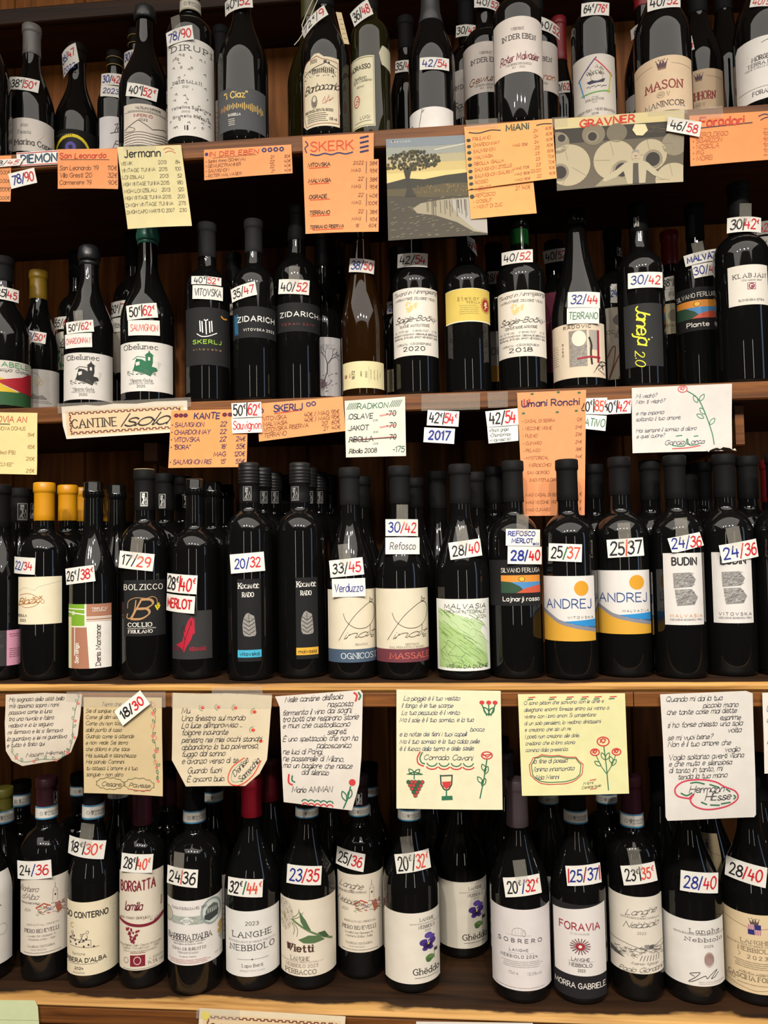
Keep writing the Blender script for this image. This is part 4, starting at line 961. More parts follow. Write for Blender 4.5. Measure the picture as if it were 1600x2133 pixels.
def d(s):
    s.text('BOLZICCO', .46, .125, .095, .90, 'e2ddd4', 's', tr=3.4); gd = 'b58a5e'
    s.text('B', .36, .52, .34, .34, gd, 'i', wt=1.2); s.line([(.10, .50), (.12, .38), (.26, .32), (.42, .32), (.54, .33), (.66, .30), (.76, .34), (.78, .42)], .012, gd, sm=5); s.line([(.30, .36), (.26, .55), (.16, .68), (.08, .66), (.10, .60)], .02, gd, sm=5)
    for i, (x, y) in enumerate([(.74, .47), (.79, .46), (.83, .47), (.76, .50), (.81, .50), (.78, .53)]): s.disc(x, y, .022, 'dcc92e', 4)
    s.fill([(.76, .43), (.82, .41), (.84, .44), (.79, .45)], 'b4b02e', 4)
    s.text('COLLIO', .38, .795, .07, .54, 'e9e4da', 'S'); s.text('Denominazione di Origine Controllata', .42, .855, .024, .64, 'c9c4ba', 's'); s.text('FRIULANO', .39, .915, .055, .54, 'e9e4da', 'S')
L(b, 262, 342, 1208, 1325, '202021', d); Pt(b, 283, 1168, 71, 36, 7, '17/^o29', tape=.5)
b = B(3, 344, 987, 92, 'bord', .135, 'badged black-capped bottle right behind the gold script-letter one', ('1d1d1e', 1064, 'c')); emblem(b, 338, 1044, 13, 30)
b = B(3, 381, 993, 90, 'bord', .17, 'badged black-capped bottle left of the olive ringed neck', ('1a1a1b', 1064, 'c')); emblem(b, 387, 1044, 13, 28)
b = B(3, 408, 998, 99, 'bord', 0, 'uncapped dark bottle with red leaf on charcoal label', None, base=1417)
def d(s):
    s.fill([(.30, .62), (.34, .42), (.44, .20), (.52, .12), (.58, .22), (.57, .42), (.50, .60), (.40, .74), (.33, .86), (.28, .78), (.12, .70), (.2, .68)], 'b01c34', 1); s.line([(.30, .88), (.36, .60), (.52, .22)], .012, '5a0c18', 2); s.line([(.36, .60), (.28, .36), (.34, .30), (.36, .44)], .012, '3a0c14', 3)
    for i in range(7): s.fill([(.40 + .025 * i, .26 + .02 * i), (.60, .14 + .05 * i), (.56, .20 + .05 * i)], 'b01c34', 1)
    s.text('KRAMAR', .66, .79, .08, .36, 'a01c30', 'm'); s.text('2021', .13, .79, .06, .14, '7a2030', 'm')
L(b, 362, 440, 1272, 1373, '343435', d); Pt(b, 376, 1215, 63, 39, 4, '28~^r|40~', hh=.66, ww=.9); Pt(b, 372, 1256, 60, 36, 4, '^rMERLOT', 'H', .5, .84)
b = B(3, 444, 1004, 92, 'bord', .135, 'ringed uncapped olive neck, first behind the red leaf bottle', None)
b = B(3, 472, 1010, 88, 'bord', .22, 'ringed uncapped olive neck, farthest behind the red leaf bottle', None)
def kocj(word, c):
    def d(s):
        s.text('K', .13, .083, .065, .13, 'e4e0d8', 's'); s.text('OCJANČIČ', .56, .09, .045, .70, 'e4e0d8', 's', tr=1.8); s.text('RADO', .46, .19, .055, .46, 'e4e0d8', 's', tr=1.8)
        o = [(.24, .66), (.22, .56), (.26, .48), (.36, .425), (.46, .41), (.56, .43), (.70, .45), (.74, .52), (.76, .60), (.78, .66), (.74, .69), (.5, .70), (.3, .69)]
        s.fill(o, '8d8a85', 1); rr = random.Random(3)
        for i in range(4): y = .48 + .05 * i; s.line([(.27, y), (.49, y + .045), (.73, y - .005)], .010, '45433f', 3)
        s.line([(.48, .43), (.49, .52)], .008, '45433f')
        for i in range(50): x, y = rr.uniform(.27, .72), rr.uniform(.46, .68); s.line([(x, y), (x + .03, y + .006)], .005, 'b5b2ab' if i % 2 else '6a6762', 2)
        s.rect(0, .86, 1, .95, c, 1); s.text(word, .5, .905, .042, .80, '1f1d1e', 'a', wt=1.3)
    return d
b = B(3, 522, 965, 97, 'slim', 0, 'screw-capped slim-labelled bottle with turquoise strip', ('19191a', 1048, 's'), base=1420)
L(b, 496, 543, 1206, 1378, '1d1d1f', kocj('vitovska', '3fa9c9')); emblem(b, 515, 1028, 18, 30, bright=False); Pt(b, 515, 1172, 72, 40, -4, '^b20/^r32', hh=.48, ww=.74)
for i, (x, t, dy, wh) in enumerate([(549, 975, .10, 'first'), (572, 985, .17, 'second'), (596, 991, .25, 'third')]):
    b = B(3, x, t, 88, 'slim', dy, wh + ' screw-capped bottle ranked behind the turquoise-strip one', ('151516', 1050, 's'))
    if i < 2: emblem(b, x + 1, 1036, 15, 26, bright=False)
b = B(3, 629, 965, 100, 'slim', 0, 'screw-capped slim-labelled bottle with yellow strip and no slip', ('19191a', 1048, 's'), base=1415)
L(b, 617, 661, 1203, 1373, '1d1d1f', kocj('malvasia', 'd9a637')); emblem(b, 614, 1028, 16, 30, bright=False)
for i, (x, t, dy, wh) in enumerate([(645, 976, .115, 'first'), (666, 985, .175, 'second'), (690, 991, .25, 'third')]):
    b = B(3, x, t, 88, 'slim', dy, wh + ' screw-capped bottle ranked behind the yellow-strip one', ('151516', 1050, 's'))
    if i < 2: emblem(b, x, 1036, 14, 26, bright=False)
def pinat(band, word, c, sub):
    def d(s):
        s.line([(.34, .33), (.38, .42), (.48, .50), (.62, .54), (.78, .52), (.90, .44), (.97, .30), (.92, .20), (.82, .19), (.68, .26), (.52, .38), (.36, .56), (.25, .70)], .007, '2a2624', sm=5)
        s.text('inat', .62, .61, .10, .56, '2a2624', 'j', rot=-5, tr=1.2, wt=.8); s.line([(.84, .49), (.83, .60), (.86, .67), (.92, .66)], .008, '2a2624')
        s.line([(.83, .185), (.84, .11), (.86, .15), (.91, .14), (.89, .17), (.85, .18), (.83, .16)], .009, '3a3634'); s.text(sub[0], .66, .755, .026, .22, '7a746a', 's')
        if sub[1]: s.text(sub[1], .58, .795, .026, .58, '7a746a', 's')
        s.rect(0, .82, 1, 1, band, 1); s.text(word, .64, .91, .075, .70, c, 's', tr=2.2)
    return d
b = B(3, 733, 975, 102, 'burg', 0, 'cream-labelled bottle with blue-grey band and bird doodle', ('222223', 1053, 'c'), base=1417)
L(b, 685, 782, 1228, 1380, 'd9cfb9', pinat('44566a', 'OGNICOST', 'cfd2d6', ('BIANCO', ''))); Pt(b, 721, 1182, 72, 36, -5, '33/^r45', tape=.5); Pt(b, 726, 1224, 71, 38, -1, '^bVerduzzo', 'q', .42, .84)
b = B(3, 757, 993, 88, 'burg', .135, 'black-capped bottle in shadow behind the blue-banded label', (BK, 1060, 'c'))
b = B(3, 838, 972, 110, 'burg', 0, 'cream-labelled bottle with maroon band and bird doodle', ('1f1f20', 1050, 'c'), base=1418)
L(b, 785, 892, 1226, 1380, 'd9cfb9', pinat('6a343e', 'MASSALE', 'd96a5a', ('REFOSCO', 'DAL PEDUNCOLO ROSSO'))); Pt(b, 838, 1099, 71, 35, 1, '^b30^r/42', tape=.5); Pt(b, 839, 1137, 73, 35, 1, 'Refosco', 'q', .42, .74, col='55535a')
b = B(3, 869, 996, 88, 'burg', .135, 'black-capped bottle in shadow behind the maroon-banded label', ('121212', 1060, 'c'))
b = B(3, 965, 968, 113, 'burg', 0, 'bottle with green grass-stroke watercolour label', ('1e1e20', 1050, 'c'), base=1418)
def d(s):
    rr = random.Random(11); s.fill([(.05, .12), (.35, .20), (.72, .30), (.86, .36), (.80, .44), (.92, .62), (.95, .94), (.05, .96)], 'b9cf9c', 1); s.fill([(.05, .3), (.4, .42), (.6, .58), (.92, .78), (.95, .95), (.06, .96)], 'a3c07e', 2)
    for i in range(95):
        x, y = rr.uniform(.05, .80), rr.uniform(.12, .90); k = rr.uniform(.08, .2); c = rr.choice(['7aa04e', '8fb462', '5f8440', 'c4d8a8', '4f6a3a']); s.line([(x, y), (min(.95, x + k * .6), y + k * .28), (min(.96, x + k), min(.95, y + k * .6))], rr.uniform(.003, .008), c, 3, sm=3)
    for x, y, r in ((.56, .28, .03), (.66, .30, .03), (.66, .47, .06), (.72, .72, .05)): s.ring(x, y, r, .004, '8fb08a')
    s.line([(.12, .72), (.2, .66), (.24, .58), (.34, .62), (.44, .68), (.52, .76), (.46, .82), (.5, .90), (.36, .88), (.3, .94), (.24, .86), (.14, .84), (.12, .72)], .005, '4a5a3a', sm=3)
    for a in ((.16, .66), (.38, .64), (.48, .80), (.34, .92)): s.line([(.24, .78), a], .004, '4a5a3a')
    s.text('MALVASIA', .545, .10, .062, .72, '2a2c28', 'q', tr=3, wt=1.2); s.text('CHIOMA INTEGRALE"', .545, .175, .042, .74, '2a2c28', 'q'); s.text('2024', .82, .245, .045, .18, '55604a', 'p'); s.text('VIGNAI DA DULINE', .56, .935, .045, .72, '2a2c28', 'q', layer=6, wt=1.2)
L(b, 912, 1018, 1248, 1398, 'e2e2dc', d); Pt(b, 970, 1144, 68, 36, -7, '28/^r40', tape=.45)
b = B(3, 917, 982, 92, 'burg', .115, 'black-capped bottle behind left of the green watercolour label', ('1b1b1c', 1060, 'c'))
b = B(3, 972, 978, 90, 'burg', .17, 'black-capped bottle directly behind the green watercolour label', ('181819', 1060, 'c'))
b = B(3, 996, 984, 92, 'burg', .12, 'black-capped bottle behind right of the green watercolour label', ('181819', 1060, 'c'))
b = B(3, 1076, 961, 109, 'bord', 0, 'bottle with orange sunset-over-hills label and blue grape slip', ('1e1e1e', 1047, 'c'), base=1416)
L(b, 1022, 1128, 1166, 1262, '1d1d1e', lambda s: None, name='label_band')
L(b, 1043, 1124, 1172, 1260, '1c1c1d', sunset('SILVANO FERLUGA', 'Lajnarji rosso')); Pt(b, 1091, 1120, 72, 35, 2, '', draw=lambda s: (s.text('REFOSCO', .44, .27, .26, .76, 'b', 'H'), s.text('MERLOT', .46, .68, .26, .60, 'b', 'H'), s.text('ecc', .86, .84, .18, .2, 'b', 'H')), tape=.45, label='white slip handwritten REFOSCO MERLOT in blue'); Pt(b, 1095, 1157, 72, 37, 2, '^b28/^r40', 'H', .52)
b = B(3, 1036, 973, 92, 'bord', .125, 'black-capped bottle behind left of the sunset label, third row', (BK, 1050, 'c'))
def andrej(word):
    def d(s):
        s.fill([(0, .50), (.12, .56), (.30, .66), (.55, .73), (.8, .77), (1, .78), (1, .82), (.7, .78), (.4, .70), (0, .54)], '8d8f96', 2)
        s.fill([(.42, .70), (1, .665), (1, .82), (.82, .80), (.62, .76)], '2a86c4', 2); s.fill([(0, .53), (.14, .60), (.34, .73), (.62, .80), (1, .87), (1, 1), (0, 1)], 'd09c34', 3); s.line([(0, .52), (.16, .60), (.36, .71), (.62, .775), (1, .84)], .055, '82828c', 4, sm=4)
        s.disc(.74, .19, .13, 'd2972a', 2, ry=.115); s.text('ANDREJ', .50, .425, .135, .82, '2a4a86', 'a', tr=2.2, wt=1.15); s.text(word, .72, .635, .034, .46, '4a4c52', 'a', tr=5, wt=1.3)
    return d
b = B(3, 1190, 958, 110, 'bord', 0, 'left of two bottles with ochre sun and blue wave label', ('191919', 1044, 'c'), base=1418)
L(b, 1136, 1236, 1200, 1336, 'dad6d3', andrej('VITOVSKA')); Pt(b, 1177, 1151, 69, 37, 3, '25^g/^o37', hh=.6)
b = B(3, 1300, 953, 110, 'bord', 0, 'right of two bottles with ochre sun and blue wave label', ('1a1a1b', 1033, 'c'), base=1413)
L(b, 1246, 1350, 1188, 1321, 'dad6d3', andrej('MALVAZIJA')); Pt(b, 1303, 1141, 74, 38, -3, '25^o|^k37', hh=.68, ww=.86, tape=.5)
b = B(3, 1246, 968, 96, 'bord', .12, 'black-capped bottle in the gap between the two wave labels', ('121213', 1040, 'c')); L(b, 1218, 1260, 1195, 1325, 'd5d2cf', andrej('VITOVSKA'))
b = B(3, 1364, 960, 96, 'bord', .122, 'black-capped wave-labelled bottle behind the first stone-B label', ('181819', 1043, 'c')); L(b, 1330, 1405, 1192, 1322, 'd5d2cf', andrej('MALVAZIJA'))
b = B(3, 1444, 968, 96, 'bord', .15, 'black-capped bottle in shadow between the two stone-B labels', ('131314', 1044, 'c'))
b = B(3, 1474, 964, 94, 'bord', .125, 'black-capped bottle in shadow left of the second stone-B label', ('131314', 1044, 'c'))
def budin(word, c):
    def d(s):
        s.text('BUDIN', .53, .115, .10, .60, '262426', 'b', tr=2.6); rr = random.Random(5)
        s.fill([(.24, .28), (.66, .27), (.80, .37), (.70, .47), (.25, .49)], '8a8784', 2); s.fill([(.27, .51), (.68, .50), (.84, .62), (.74, .72), (.32, .735)], '8a8784', 2)
        for i in range(190):
            x, y = rr.uniform(.28, .72), rr.uniform(.29, .71)
            if .475 < y < .525: continue
            s.line([(x, y), (x + .05, y - .012)], .007, 'b9b6b2' if i % 2 else '5f5d5b', 3)
        s.text(word, .54, .87, .04, .80, c, 'm', tr=5); s.text('INDICAZIONE GEOGRAFICA TIPICA', .54, .925, .022, .80, '7a7876', 'm')
    return d
b = B(3, 1417, 950, 104, 'bord', 0, 'bottle with white stone-B label lettered in orange', ('1b1b1c', 1040, 'c'), base=1416)
L(b, 1386, 1459, 1152, 1302, 'd9d5d2', budin('MALVASIA', 'd09a6a')); Pt(b, 1429, 1130, 71, 38, -4, '^b24/^r36', out=[(0, .2), (.9, 0), (1, .75), (.22, 1), (.08, .98)], tape=.4)
b = B(3, 1520, 947, 106, 'bord', 0, 'bottle with white stone-B label lettered in grey', ('1b1b1c', 1037, 'c'), base=1411)
L(b, 1488, 1561, 1150, 1298, 'd9d5d2', budin('VITOVSKA', '6a6a68')); Pt(b, 1540, 1148, 73, 38, -9, '^b24^r/36', hh=.62, ww=.88, tape=.4)
rr = random.Random(17); v, f = [], []                               # a crumpled scrap of foil left on this capsule
for iy in range(6):
    for ix in range(9): v.append(((ix - 4) * .0042 - .003, (iy - 2.5) * .0042, b.H + .0035 + .004 * rr.random() + .0025 * (1 - abs(ix - 4) / 4)))
for iy in range(5):
    for ix in range(8): q = iy * 9 + ix; f.append((q, q + 1, q + 10, q + 9))
tag(link('torn_foil', v, f, mat('c4b9a6', .35, .5), parent=b.o, smooth=False), 'crumpled grey foil scrap on top of the capsule')
b = B(3, 1632, 945, 104, 'bord', 0, 'dark bottle cut by the right border of the third row', (BK, 1036, 'c'), base=1412)
b = B(3, 1569, 951, 100, 'bord', .115, 'black-capped bottle right behind the grey-lettered stone-B label', ('1b1b1c', 1040, 'c'))
b = B(3, 1618, 958, 90, 'bord', .19, 'dark red-capped bottle at the right border behind the third row', ('5a1016', 1046, 'c'))

# ---------------------------------------------------------------- bottom row
def ft(base): return base
b = B(4, -30, 1655, 108, 'burg', 0, 'white-labelled bottle cut by the left border of the bottom row', (K, None, 'c'), base=2058)
L(b, None, 19, 1828, 2018, 'd9d5d0', lambda s: (s.text('VILLA', .60, .33, .05, .34, '6a6460', 's'), s.ring(.80, .62, .08, .01, 'b9b4ae')))
def benev(kind):
    def d(s):
        k = '5a504a'
        if kind: s.text('Langhe', .30, .14, .075, .46, k, 'i', rot=4); s.text('DENOMINAZIONE DI ORIGINE CONTROLLATA', .32, .225, .026, .56, '7a706a', 's'); s.text('Nebbiolo', .24, .345, .07, .44, k, 'i', rot=6)
        else: s.text('Barbera', .20, .135, .07, .38, '7a706a', 'i'); s.text("d'Alba", .22, .235, .07, .34, '7a706a', 'i'); s.text('DENOMINAZIONE DI ORIGINE CONTROLLATA', .24, .32, .022, .40, '7a706a', 's')
        s.text('2024', .18, .45 if kind else .41, .035, .14, '7a706a', 'i'); rr = random.Random(14)
        s.line([(.66, .32), (.665, .18), (.70, .14), (.705, .08), (.71, .14), (.75, .18), (.75, .32)], .006, '9a8a80'); s.line([(.66, .19), (.75, .19)], .005, '9a8a80'); s.disc(.71, .24, .018, '4a4240')
        for i in range(60):
            x, y = rr.uniform(.36, .88), rr.uniform(.34, .47); c = rr.choice(['b0523a', '8a9a6a', '8a8aa8', '9a7a6a', '6a5a54']); s.line([(x, y), (x + .05, y + rr.uniform(-.02, .025))], .009, c, 2)
        s.line([(.36, .38), (.5, .33), (.62, .37)], .016, 'a84a36'); s.fill([(.70, .36), (.8, .34), (.84, .46), (.76, .5)], 'a85a4a', 1)
        s.text('RISERVATO ALL ORIGINE DA', .47, .60, .022, .60, '7a706a', 'i' if not kind else 's'); s.text('PIERO BENEVELLI', .45, .68, .045, .64, '4a4240', 's')
        s.text('Località San Giuseppe 14', .45, .745, .025, .52, '7a706a', 'i' if not kind else 's'); s.text("Monforte d'Alba - Italia", .45, .79, .025, .50, '7a706a', 'i' if not kind else 's'); s.text('FAMIGLIA CONTADINA', .45, .88, .026, .5, '7a706a', 's'); s.text('VINO ROSSO', .4, .925, .02, .3, 'G', 's'); s.lines(.1, .9, .95, .98, 1, 'G', .008)
    return d
b = B(4, 97, 1618, 100, 'bord', 0, 'dark red-capped bottle with bell-tower village label, bottom row left', ('42222a', 1679, 'c'), base=2049)
seal(b, 1680, 1706); emblem(b, 117, 1664, 11, 24)
L(b, 49, 139, 1828, 1988, 'd8cfc2', benev(False)); Pt(b, 71, 1808, 67, 37, -3, '24^b/^r36', hh=.52, tape=0)
b = B(4, 195, 1618, 103, 'alb', 0, 'bottle with cream label of tiny figures, moon and grapes', ('1c1c1e', 1676, 'c'), base=2062)
seal(b, 1677, 1706)
def d(s):
    s.text('DIEGO CONTERNO', .30, .17, .075, .95, '2a2624', 'b'); s.ring(.14, .32, .035, .012, 'b09a5a', a0=60, a1=300); s.line([(.08, .55), (.08, .50), (.48, .52), (.48, .62), (.62, .62)], .006, '5a504a'); s.line([(.08, .60), (.46, .62)], .006, '5a504a')
    for x, y in ((.14, .42), (.32, .45)): s.disc(x, y, .02, 'cfc09a', 4); s.ring(x, y, .022, .006, '5a504a', 5); s.line([(x, y + .03), (x - .03, y + .09), (x + .03, y + .09), (x, y + .03)], .008, '5a4a6a')
    for i, (x, y) in enumerate([(.10, .49), (.18, .46), (.20, .52), (.10, .56), (.28, .54), (.36, .52), (.40, .50), (.44, .58), (.36, .60), (.53, .61), (.22, .57)]): s.disc(x, y, .016, '3a2a38', 5)
    s.ring(.42, .41, .022, .006, '5a504a'); s.line([(.34, .44), (.38, .42)], .007, 'k'); s.line([(.42, .50), (.42, .46), (.40, .45)], .006, 'k')
    s.text('ferrione', .26, .70, .04, .24, '8a8070', 'a'); s.text("BARBERA D'ALBA", .30, .79, .055, .88, '2a2624', 'b'); s.lines(.02, .66, .83, .85, 1, 'G', .008); s.text('2024', .27, .90, .035, .16, '4a4240', 'b'); s.lines(.15, .4, .945, .975, 2, 'G', .006)
    rr = random.Random(2)
    for i in range(26): x, y = rr.uniform(.8, .97), rr.uniform(.05, .5); s.line([(x, y), (x + .01, y + .006)], .005, 'a89a7a')
L(b, 145, 242, 1878, 2030, 'e2d6ba', d); Pt(b, 178, 1765, 75, 38, 8, '18~^k|^o30~', tape=.5)
b = B(4, 298, 1620, 96, 'bord', 0, 'burgundy-capped bottle with branch and red grape cluster label', ('4a1f2c', 1714, 'c'), base=2064)
def d(s):
    m = '7a1f30'; s.text('BORGATTA', .42, .13, .10, .74, m, 'H', rot=-2, wt=.9); s.text('lamilla', .34, .34, .085, .36, '6a2030', 'j', wt=1.5, tr=1.6); s.text('vino rosso biologico', .34, .455, .032, .66, '6a5a50', 'i', bend=-3); s.text('Lol', .76, .485, .035, .16, '6a5a50', 'i')
    s.line([(0, .49), (.14, .515), (.32, .535), (.56, .545), (.8, .53), (1, .475)], .030, m, 3, sm=4); s.line([(.76, .52), (.9, .48), (1, .46)], .008, m)
    rr = random.Random(4)
    for i in range(34): y = .57 + .15 * (i / 34); w = .17 * (1 - i / 38); s.disc(.33 + rr.uniform(-w, w), y, .022, m if i % 3 else '8a2c3a', 3 + i % 2)
    for i, y in enumerate((.74, .77, .80)): s.text(['Imbottigliato dalla Cascina Borgatta', 'Tagliolo Monferrato - Italia', 'www.cascinaborgatta.it'][i], .46, y, .022, (.9, .8, .7)[i], '7a6a60', 'i')
    s.rect(.27, .845, .58, .96, m, 2); s.ring(.42, .90, .07, .008, 'e0c9b9'); s.rect(.27, .82, .59, .826, m); s.ring(.18, .90, .05, .006, '8a7a70'); s.text('14,5% vol', .80, .935, .034, .34, '6a5a50', 'a'); s.text('L. 2021/04', .82, .89, .02, .3, 'G', 'm'); s.lines(.1, .9, .975, .995, 1, 'G', .006)
    s.text('Rosso', .93, .33, .025, None, m, 'm', rot=-90)
L(b, 253, 338, 1817, 2020, 'd9cfbe', d); Pt(b, 285, 1797, 64, 38, 5, '28~|^o40~')
b = B(4, 407, 1625, 112, 'bord', 0, 'black-capped bottle with banknote-green engraved villa label', ('19191b', 1690, 'c'), base=2078)
seal(b, 1690, 1715)
def d(s):
    s.text('CASA FONDATA NEL 1850', .40, .115, .038, .56, '4a4644', 's', bend=1.5); s.fill([(.03, .30), (.12, .24), (.7, .24), (.7, .38), (.12, .36)], 'a9ada4', 1); s.disc(.04, .24, .09, 'b9b4a4', 2, ry=.13); s.ring(.04, .24, .09, .01, '7a7a6c')
    rr = random.Random(3)
    for i in range(60): x, y = rr.uniform(.12, .66), rr.uniform(.25, .36); s.line([(x, y), (x + .03, y + .006)], .005, '7f8a7c', 2)
    s.fill([(.26, .31), (.37, .245), (.48, .31), (.37, .375)], 'd9d9d4', 3); s.text('2024', .37, .31, .045, .14, '4a4c4a', 's'); s.disc(.77, .22, .19, '8f9a96', 2, ry=.21); s.disc(.77, .22, .155, 'c9cdc6', 3, ry=.175); s.fill([(.66, .20), (.70, .14), (.80, .10), (.88, .15), (.89, .24), (.66, .26)], '5a625f', 4); s.fill([(.64, .26), (.9, .23), (.88, .32), (.72, .36), (.64, .32)], '363c3a', 5)
    for i in range(5): s.line([(.70 + .035 * i, .17), (.70 + .035 * i, .23)], .012, 'd9d9d4', 6)
    s.disc(.95, .50, .07, 'b59a5c', 2, ry=.055); s.disc(.93, .60, .06, 'b59a5c', 3, ry=.05); s.fill([(.88, .66), (1, .66), (.96, .78)], 'a9ada4', 1)
    s.text("BARBERA D'ALBA", .40, .56, .085, .72, '2e2c2c', 's', tr=1.4); s.text('Denominazione di Origine Controllata', .38, .625, .026, .54, '6a6664', 's'); s.text('Imbottigliato da Burlotto Marina', .38, .665, .024, .46, '6a6664', 's'); s.text('COMM. G.B. BURLOTTO', .39, .74, .042, .54, '4a4644', 's'); s.text('VERDUNO (ITALIA)', .38, .80, .026, .32, '6a6664', 's'); s.text('Prodotto Italiano', .38, .86, .022, .26, '6a6664', 's')
    s.lines(.05, .74, .90, .975, 3, 'b98a86', .009); s.text('14% vol', .88, .90, .026, .14, 'G', 's')
L(b, 352, 461, 1876, 2010, 'dfdad6', d); Pt(b, 379, 1824, 63, 37, 4, '24^o|^k36', hh=.62, tape=.4)
b = B(4, 527, 1618, 115, 'burg', 0, 'bright red-capped bottle with plain white serif label', ('b01a30', 1697, 'c'), base=2069)
def d(s):
    s.text('2023', .49, .185, .055, .21, '3e3a3a', 's'); s.text('LANGHE', .49, .355, .085, .66, '2a2628', 's', tr=3.4, rot=-1); s.text('DENOMINAZIONE DI ORIGINE PROTETTA', .49, .465, .026, .82, '8a8684', 's'); s.text('NEBBIOLO', .49, .555, .085, .76, '2a2628', 's', tr=3.4, rot=-1); s.line([(.24, .735), (.76, .735)], .005, '6a6664'); s.disc(.49, .735, .012, '4a4644', 4); s.text('Lapo Berti', .49, .83, .045, .33, '5a5654', 's'); s.text('PRODOTTO IN ITALIA', .49, .91, .024, .40, '9a9694', 's')
L(b, 473, 580, 1898, 2034, 'dedcd8', d); Pt(b, 510, 1848, 73, 37, 3, '32~^g/^o44~', hh=.62, ww=.9)
b = B(4, 643, 1614, 117, 'burg', 0, 'bottle with cream label of a botanical thistle sprig', ('1c1c1e', 1684, 'c'), base=2066)
seal(b, 1684, 1704)
def d(s):
    rr = random.Random(8); s.disc(.10, .22, .17, 'c9bfae', 1, ry=.20)
    for i in range(150):
        a, r = rr.uniform(0, 6.28), rr.uniform(0, 1); x, y = .10 + .17 * r * math.cos(a), .22 + .20 * r * math.sin(a)
        if x > .01: s.line([(x, y), (x + .014, y + .010)], .007, rr.choice(['5a504a', '8a7a6a', 'e2d9c8', 'b49a4a']), 2)
    gr = '5f7a4c'; s.line([(.24, .26), (.5, .40), (.72, .50), (.90, .58)], .026, gr, 3, sm=3); s.fill([(.36, .14), (.46, .26), (.54, .40), (.44, .37), (.38, .28)], '4f6a48', 4); s.fill([(.34, .52), (.5, .46), (.66, .48), (.76, .55), (.58, .57), (.42, .56)], '557048', 4); s.fill([(.64, .44), (.76, .44), (.84, .54), (.74, .52)], '3f5a3c', 4)
    for pts in ([(.26, .24), (.34, .18), (.36, .12)], [(.26, .26), (.36, .22), (.42, .16)], [(.24, .30), (.28, .38), (.26, .46)], [(.26, .30), (.33, .38), (.32, .48)]): s.line(pts, .010, '7a7a5c', 3, sm=3)
    s.text('Vietti', .36, .63, .09, .40, '4a2e26', 'S', wt=1.3); s.fill([(.14, .60), (.22, .58), (.2, .66), (.15, .67)], '4a2e26'); s.text('LANGHE', .36, .765, .050, .30, '6a605a', 's'); s.text('DENOMINAZIONE DI ORIGINE CONTROLLATA', .38, .81, .020, .70, '9a908a', 's'); s.text('NEBBIOLO 2023', .38, .86, .042, .52, '8a7a70', 's'); s.text('PERBACCO', .36, .94, .058, .50, '5a504c', 's')
L(b, 587, 698, 1875, 2034, 'dfd5c4', d); Pt(b, 633, 1823, 73, 39, 4, '^b23^r/35', hh=.6)
b = B(4, 752, 1614, 98, 'bord', 0, 'bottle with bell-tower village label set back between two rows', ('2c2224', 1680, 'c'), base=2043)
seal(b, 1680, 1701); emblem(b, 748, 1664, 12, 24)
L(b, 705, 798, 1822, 1984, 'dbd1c0', benev(True)); Pt(b, 728, 1790, 60, 37, 8, '25^k/^r36', hh=.56)
def pansy(s):
    pu = '46307a'; s.text('LANGHE', .74, .10, .042, .24, '4a4446', 's'); s.text('DENOMINAZIONE DI ORIGINE CONTROLLATA', .72, .155, .018, .52, '9a9490', 's'); s.text('NEBBIOLO', .74, .205, .042, .28, '4a4446', 's'); s.text('2023', .75, .26, .03, .10, '6a6466', 's')
    for x, y, r, c in ((.76, .34, .07, '5c479a'), (.83, .37, .05, '5a4696'), (.68, .43, .075, pu), (.82, .43, .075, pu), (.75, .48, .085, '35245e'), (.70, .52, .05, pu), (.80, .52, .045, pu)): s.disc(x, y, r, c, 2, ry=r * .62)
    s.line([(.75, .44), (.74, .41)], .014, 'e6dccc'); s.line([(.76, .46), (.78, .42)], .010, 'e6dccc'); s.disc(.75, .455, .012, 'd9b84a', 6)
    for i in range(9): a = .7 + i * .22; s.line([(.75, .455), (.75 + .06 * math.cos(a), .455 + .055 * math.sin(a))], .006, '1e1438', 5)
    s.line([(.86, .52), (.865, .70)], .008, '5a6a4a'); s.disc(.78, .66, .08, '5a7a3c', 2, ry=.045); s.disc(.76, .69, .05, '46663a', 3, ry=.03); s.line([(.72, .68), (.86, .63)], .006, '9ab07a'); s.rect(.86, .555, .93, .60, '3a3640', 2)
    s.text('Ghëddo', .73, .83, .085, .46, '2e2a2c', 's', wt=1.1); s.lines(.52, .96, .905, .93, 1, '8a8480', .010)
b = B(4, 858, 1622, 118, 'burg', 0, 'front bottle with purple pansy label', ('1c1c1e', 1688, 'c'), base=2073)
seal(b, 1688, 1710)
L(b, 803, 914, 1903, 2050, 'ded7cb', pansy); Pt(b, 860, 1796, 74, 40, -7, '20~^k/^o32~', hh=.66, ww=.86, tape=.4)
b = B(4, 962, 1600, 106, 'burg', 0, 'rear bottle with purple pansy label, standing in the gap', ('1c1c1e', 1660, 'c'), base=2000)
L(b, 911, 1013, 1838, 1976, 'd6cec0', pansy)
b = B(4, 1085, 1622, 123, 'burg', 0, 'mauve-grey-capped bottle with pale label of a small barrel', ('6f6066', 1717, 'c'), base=2094)
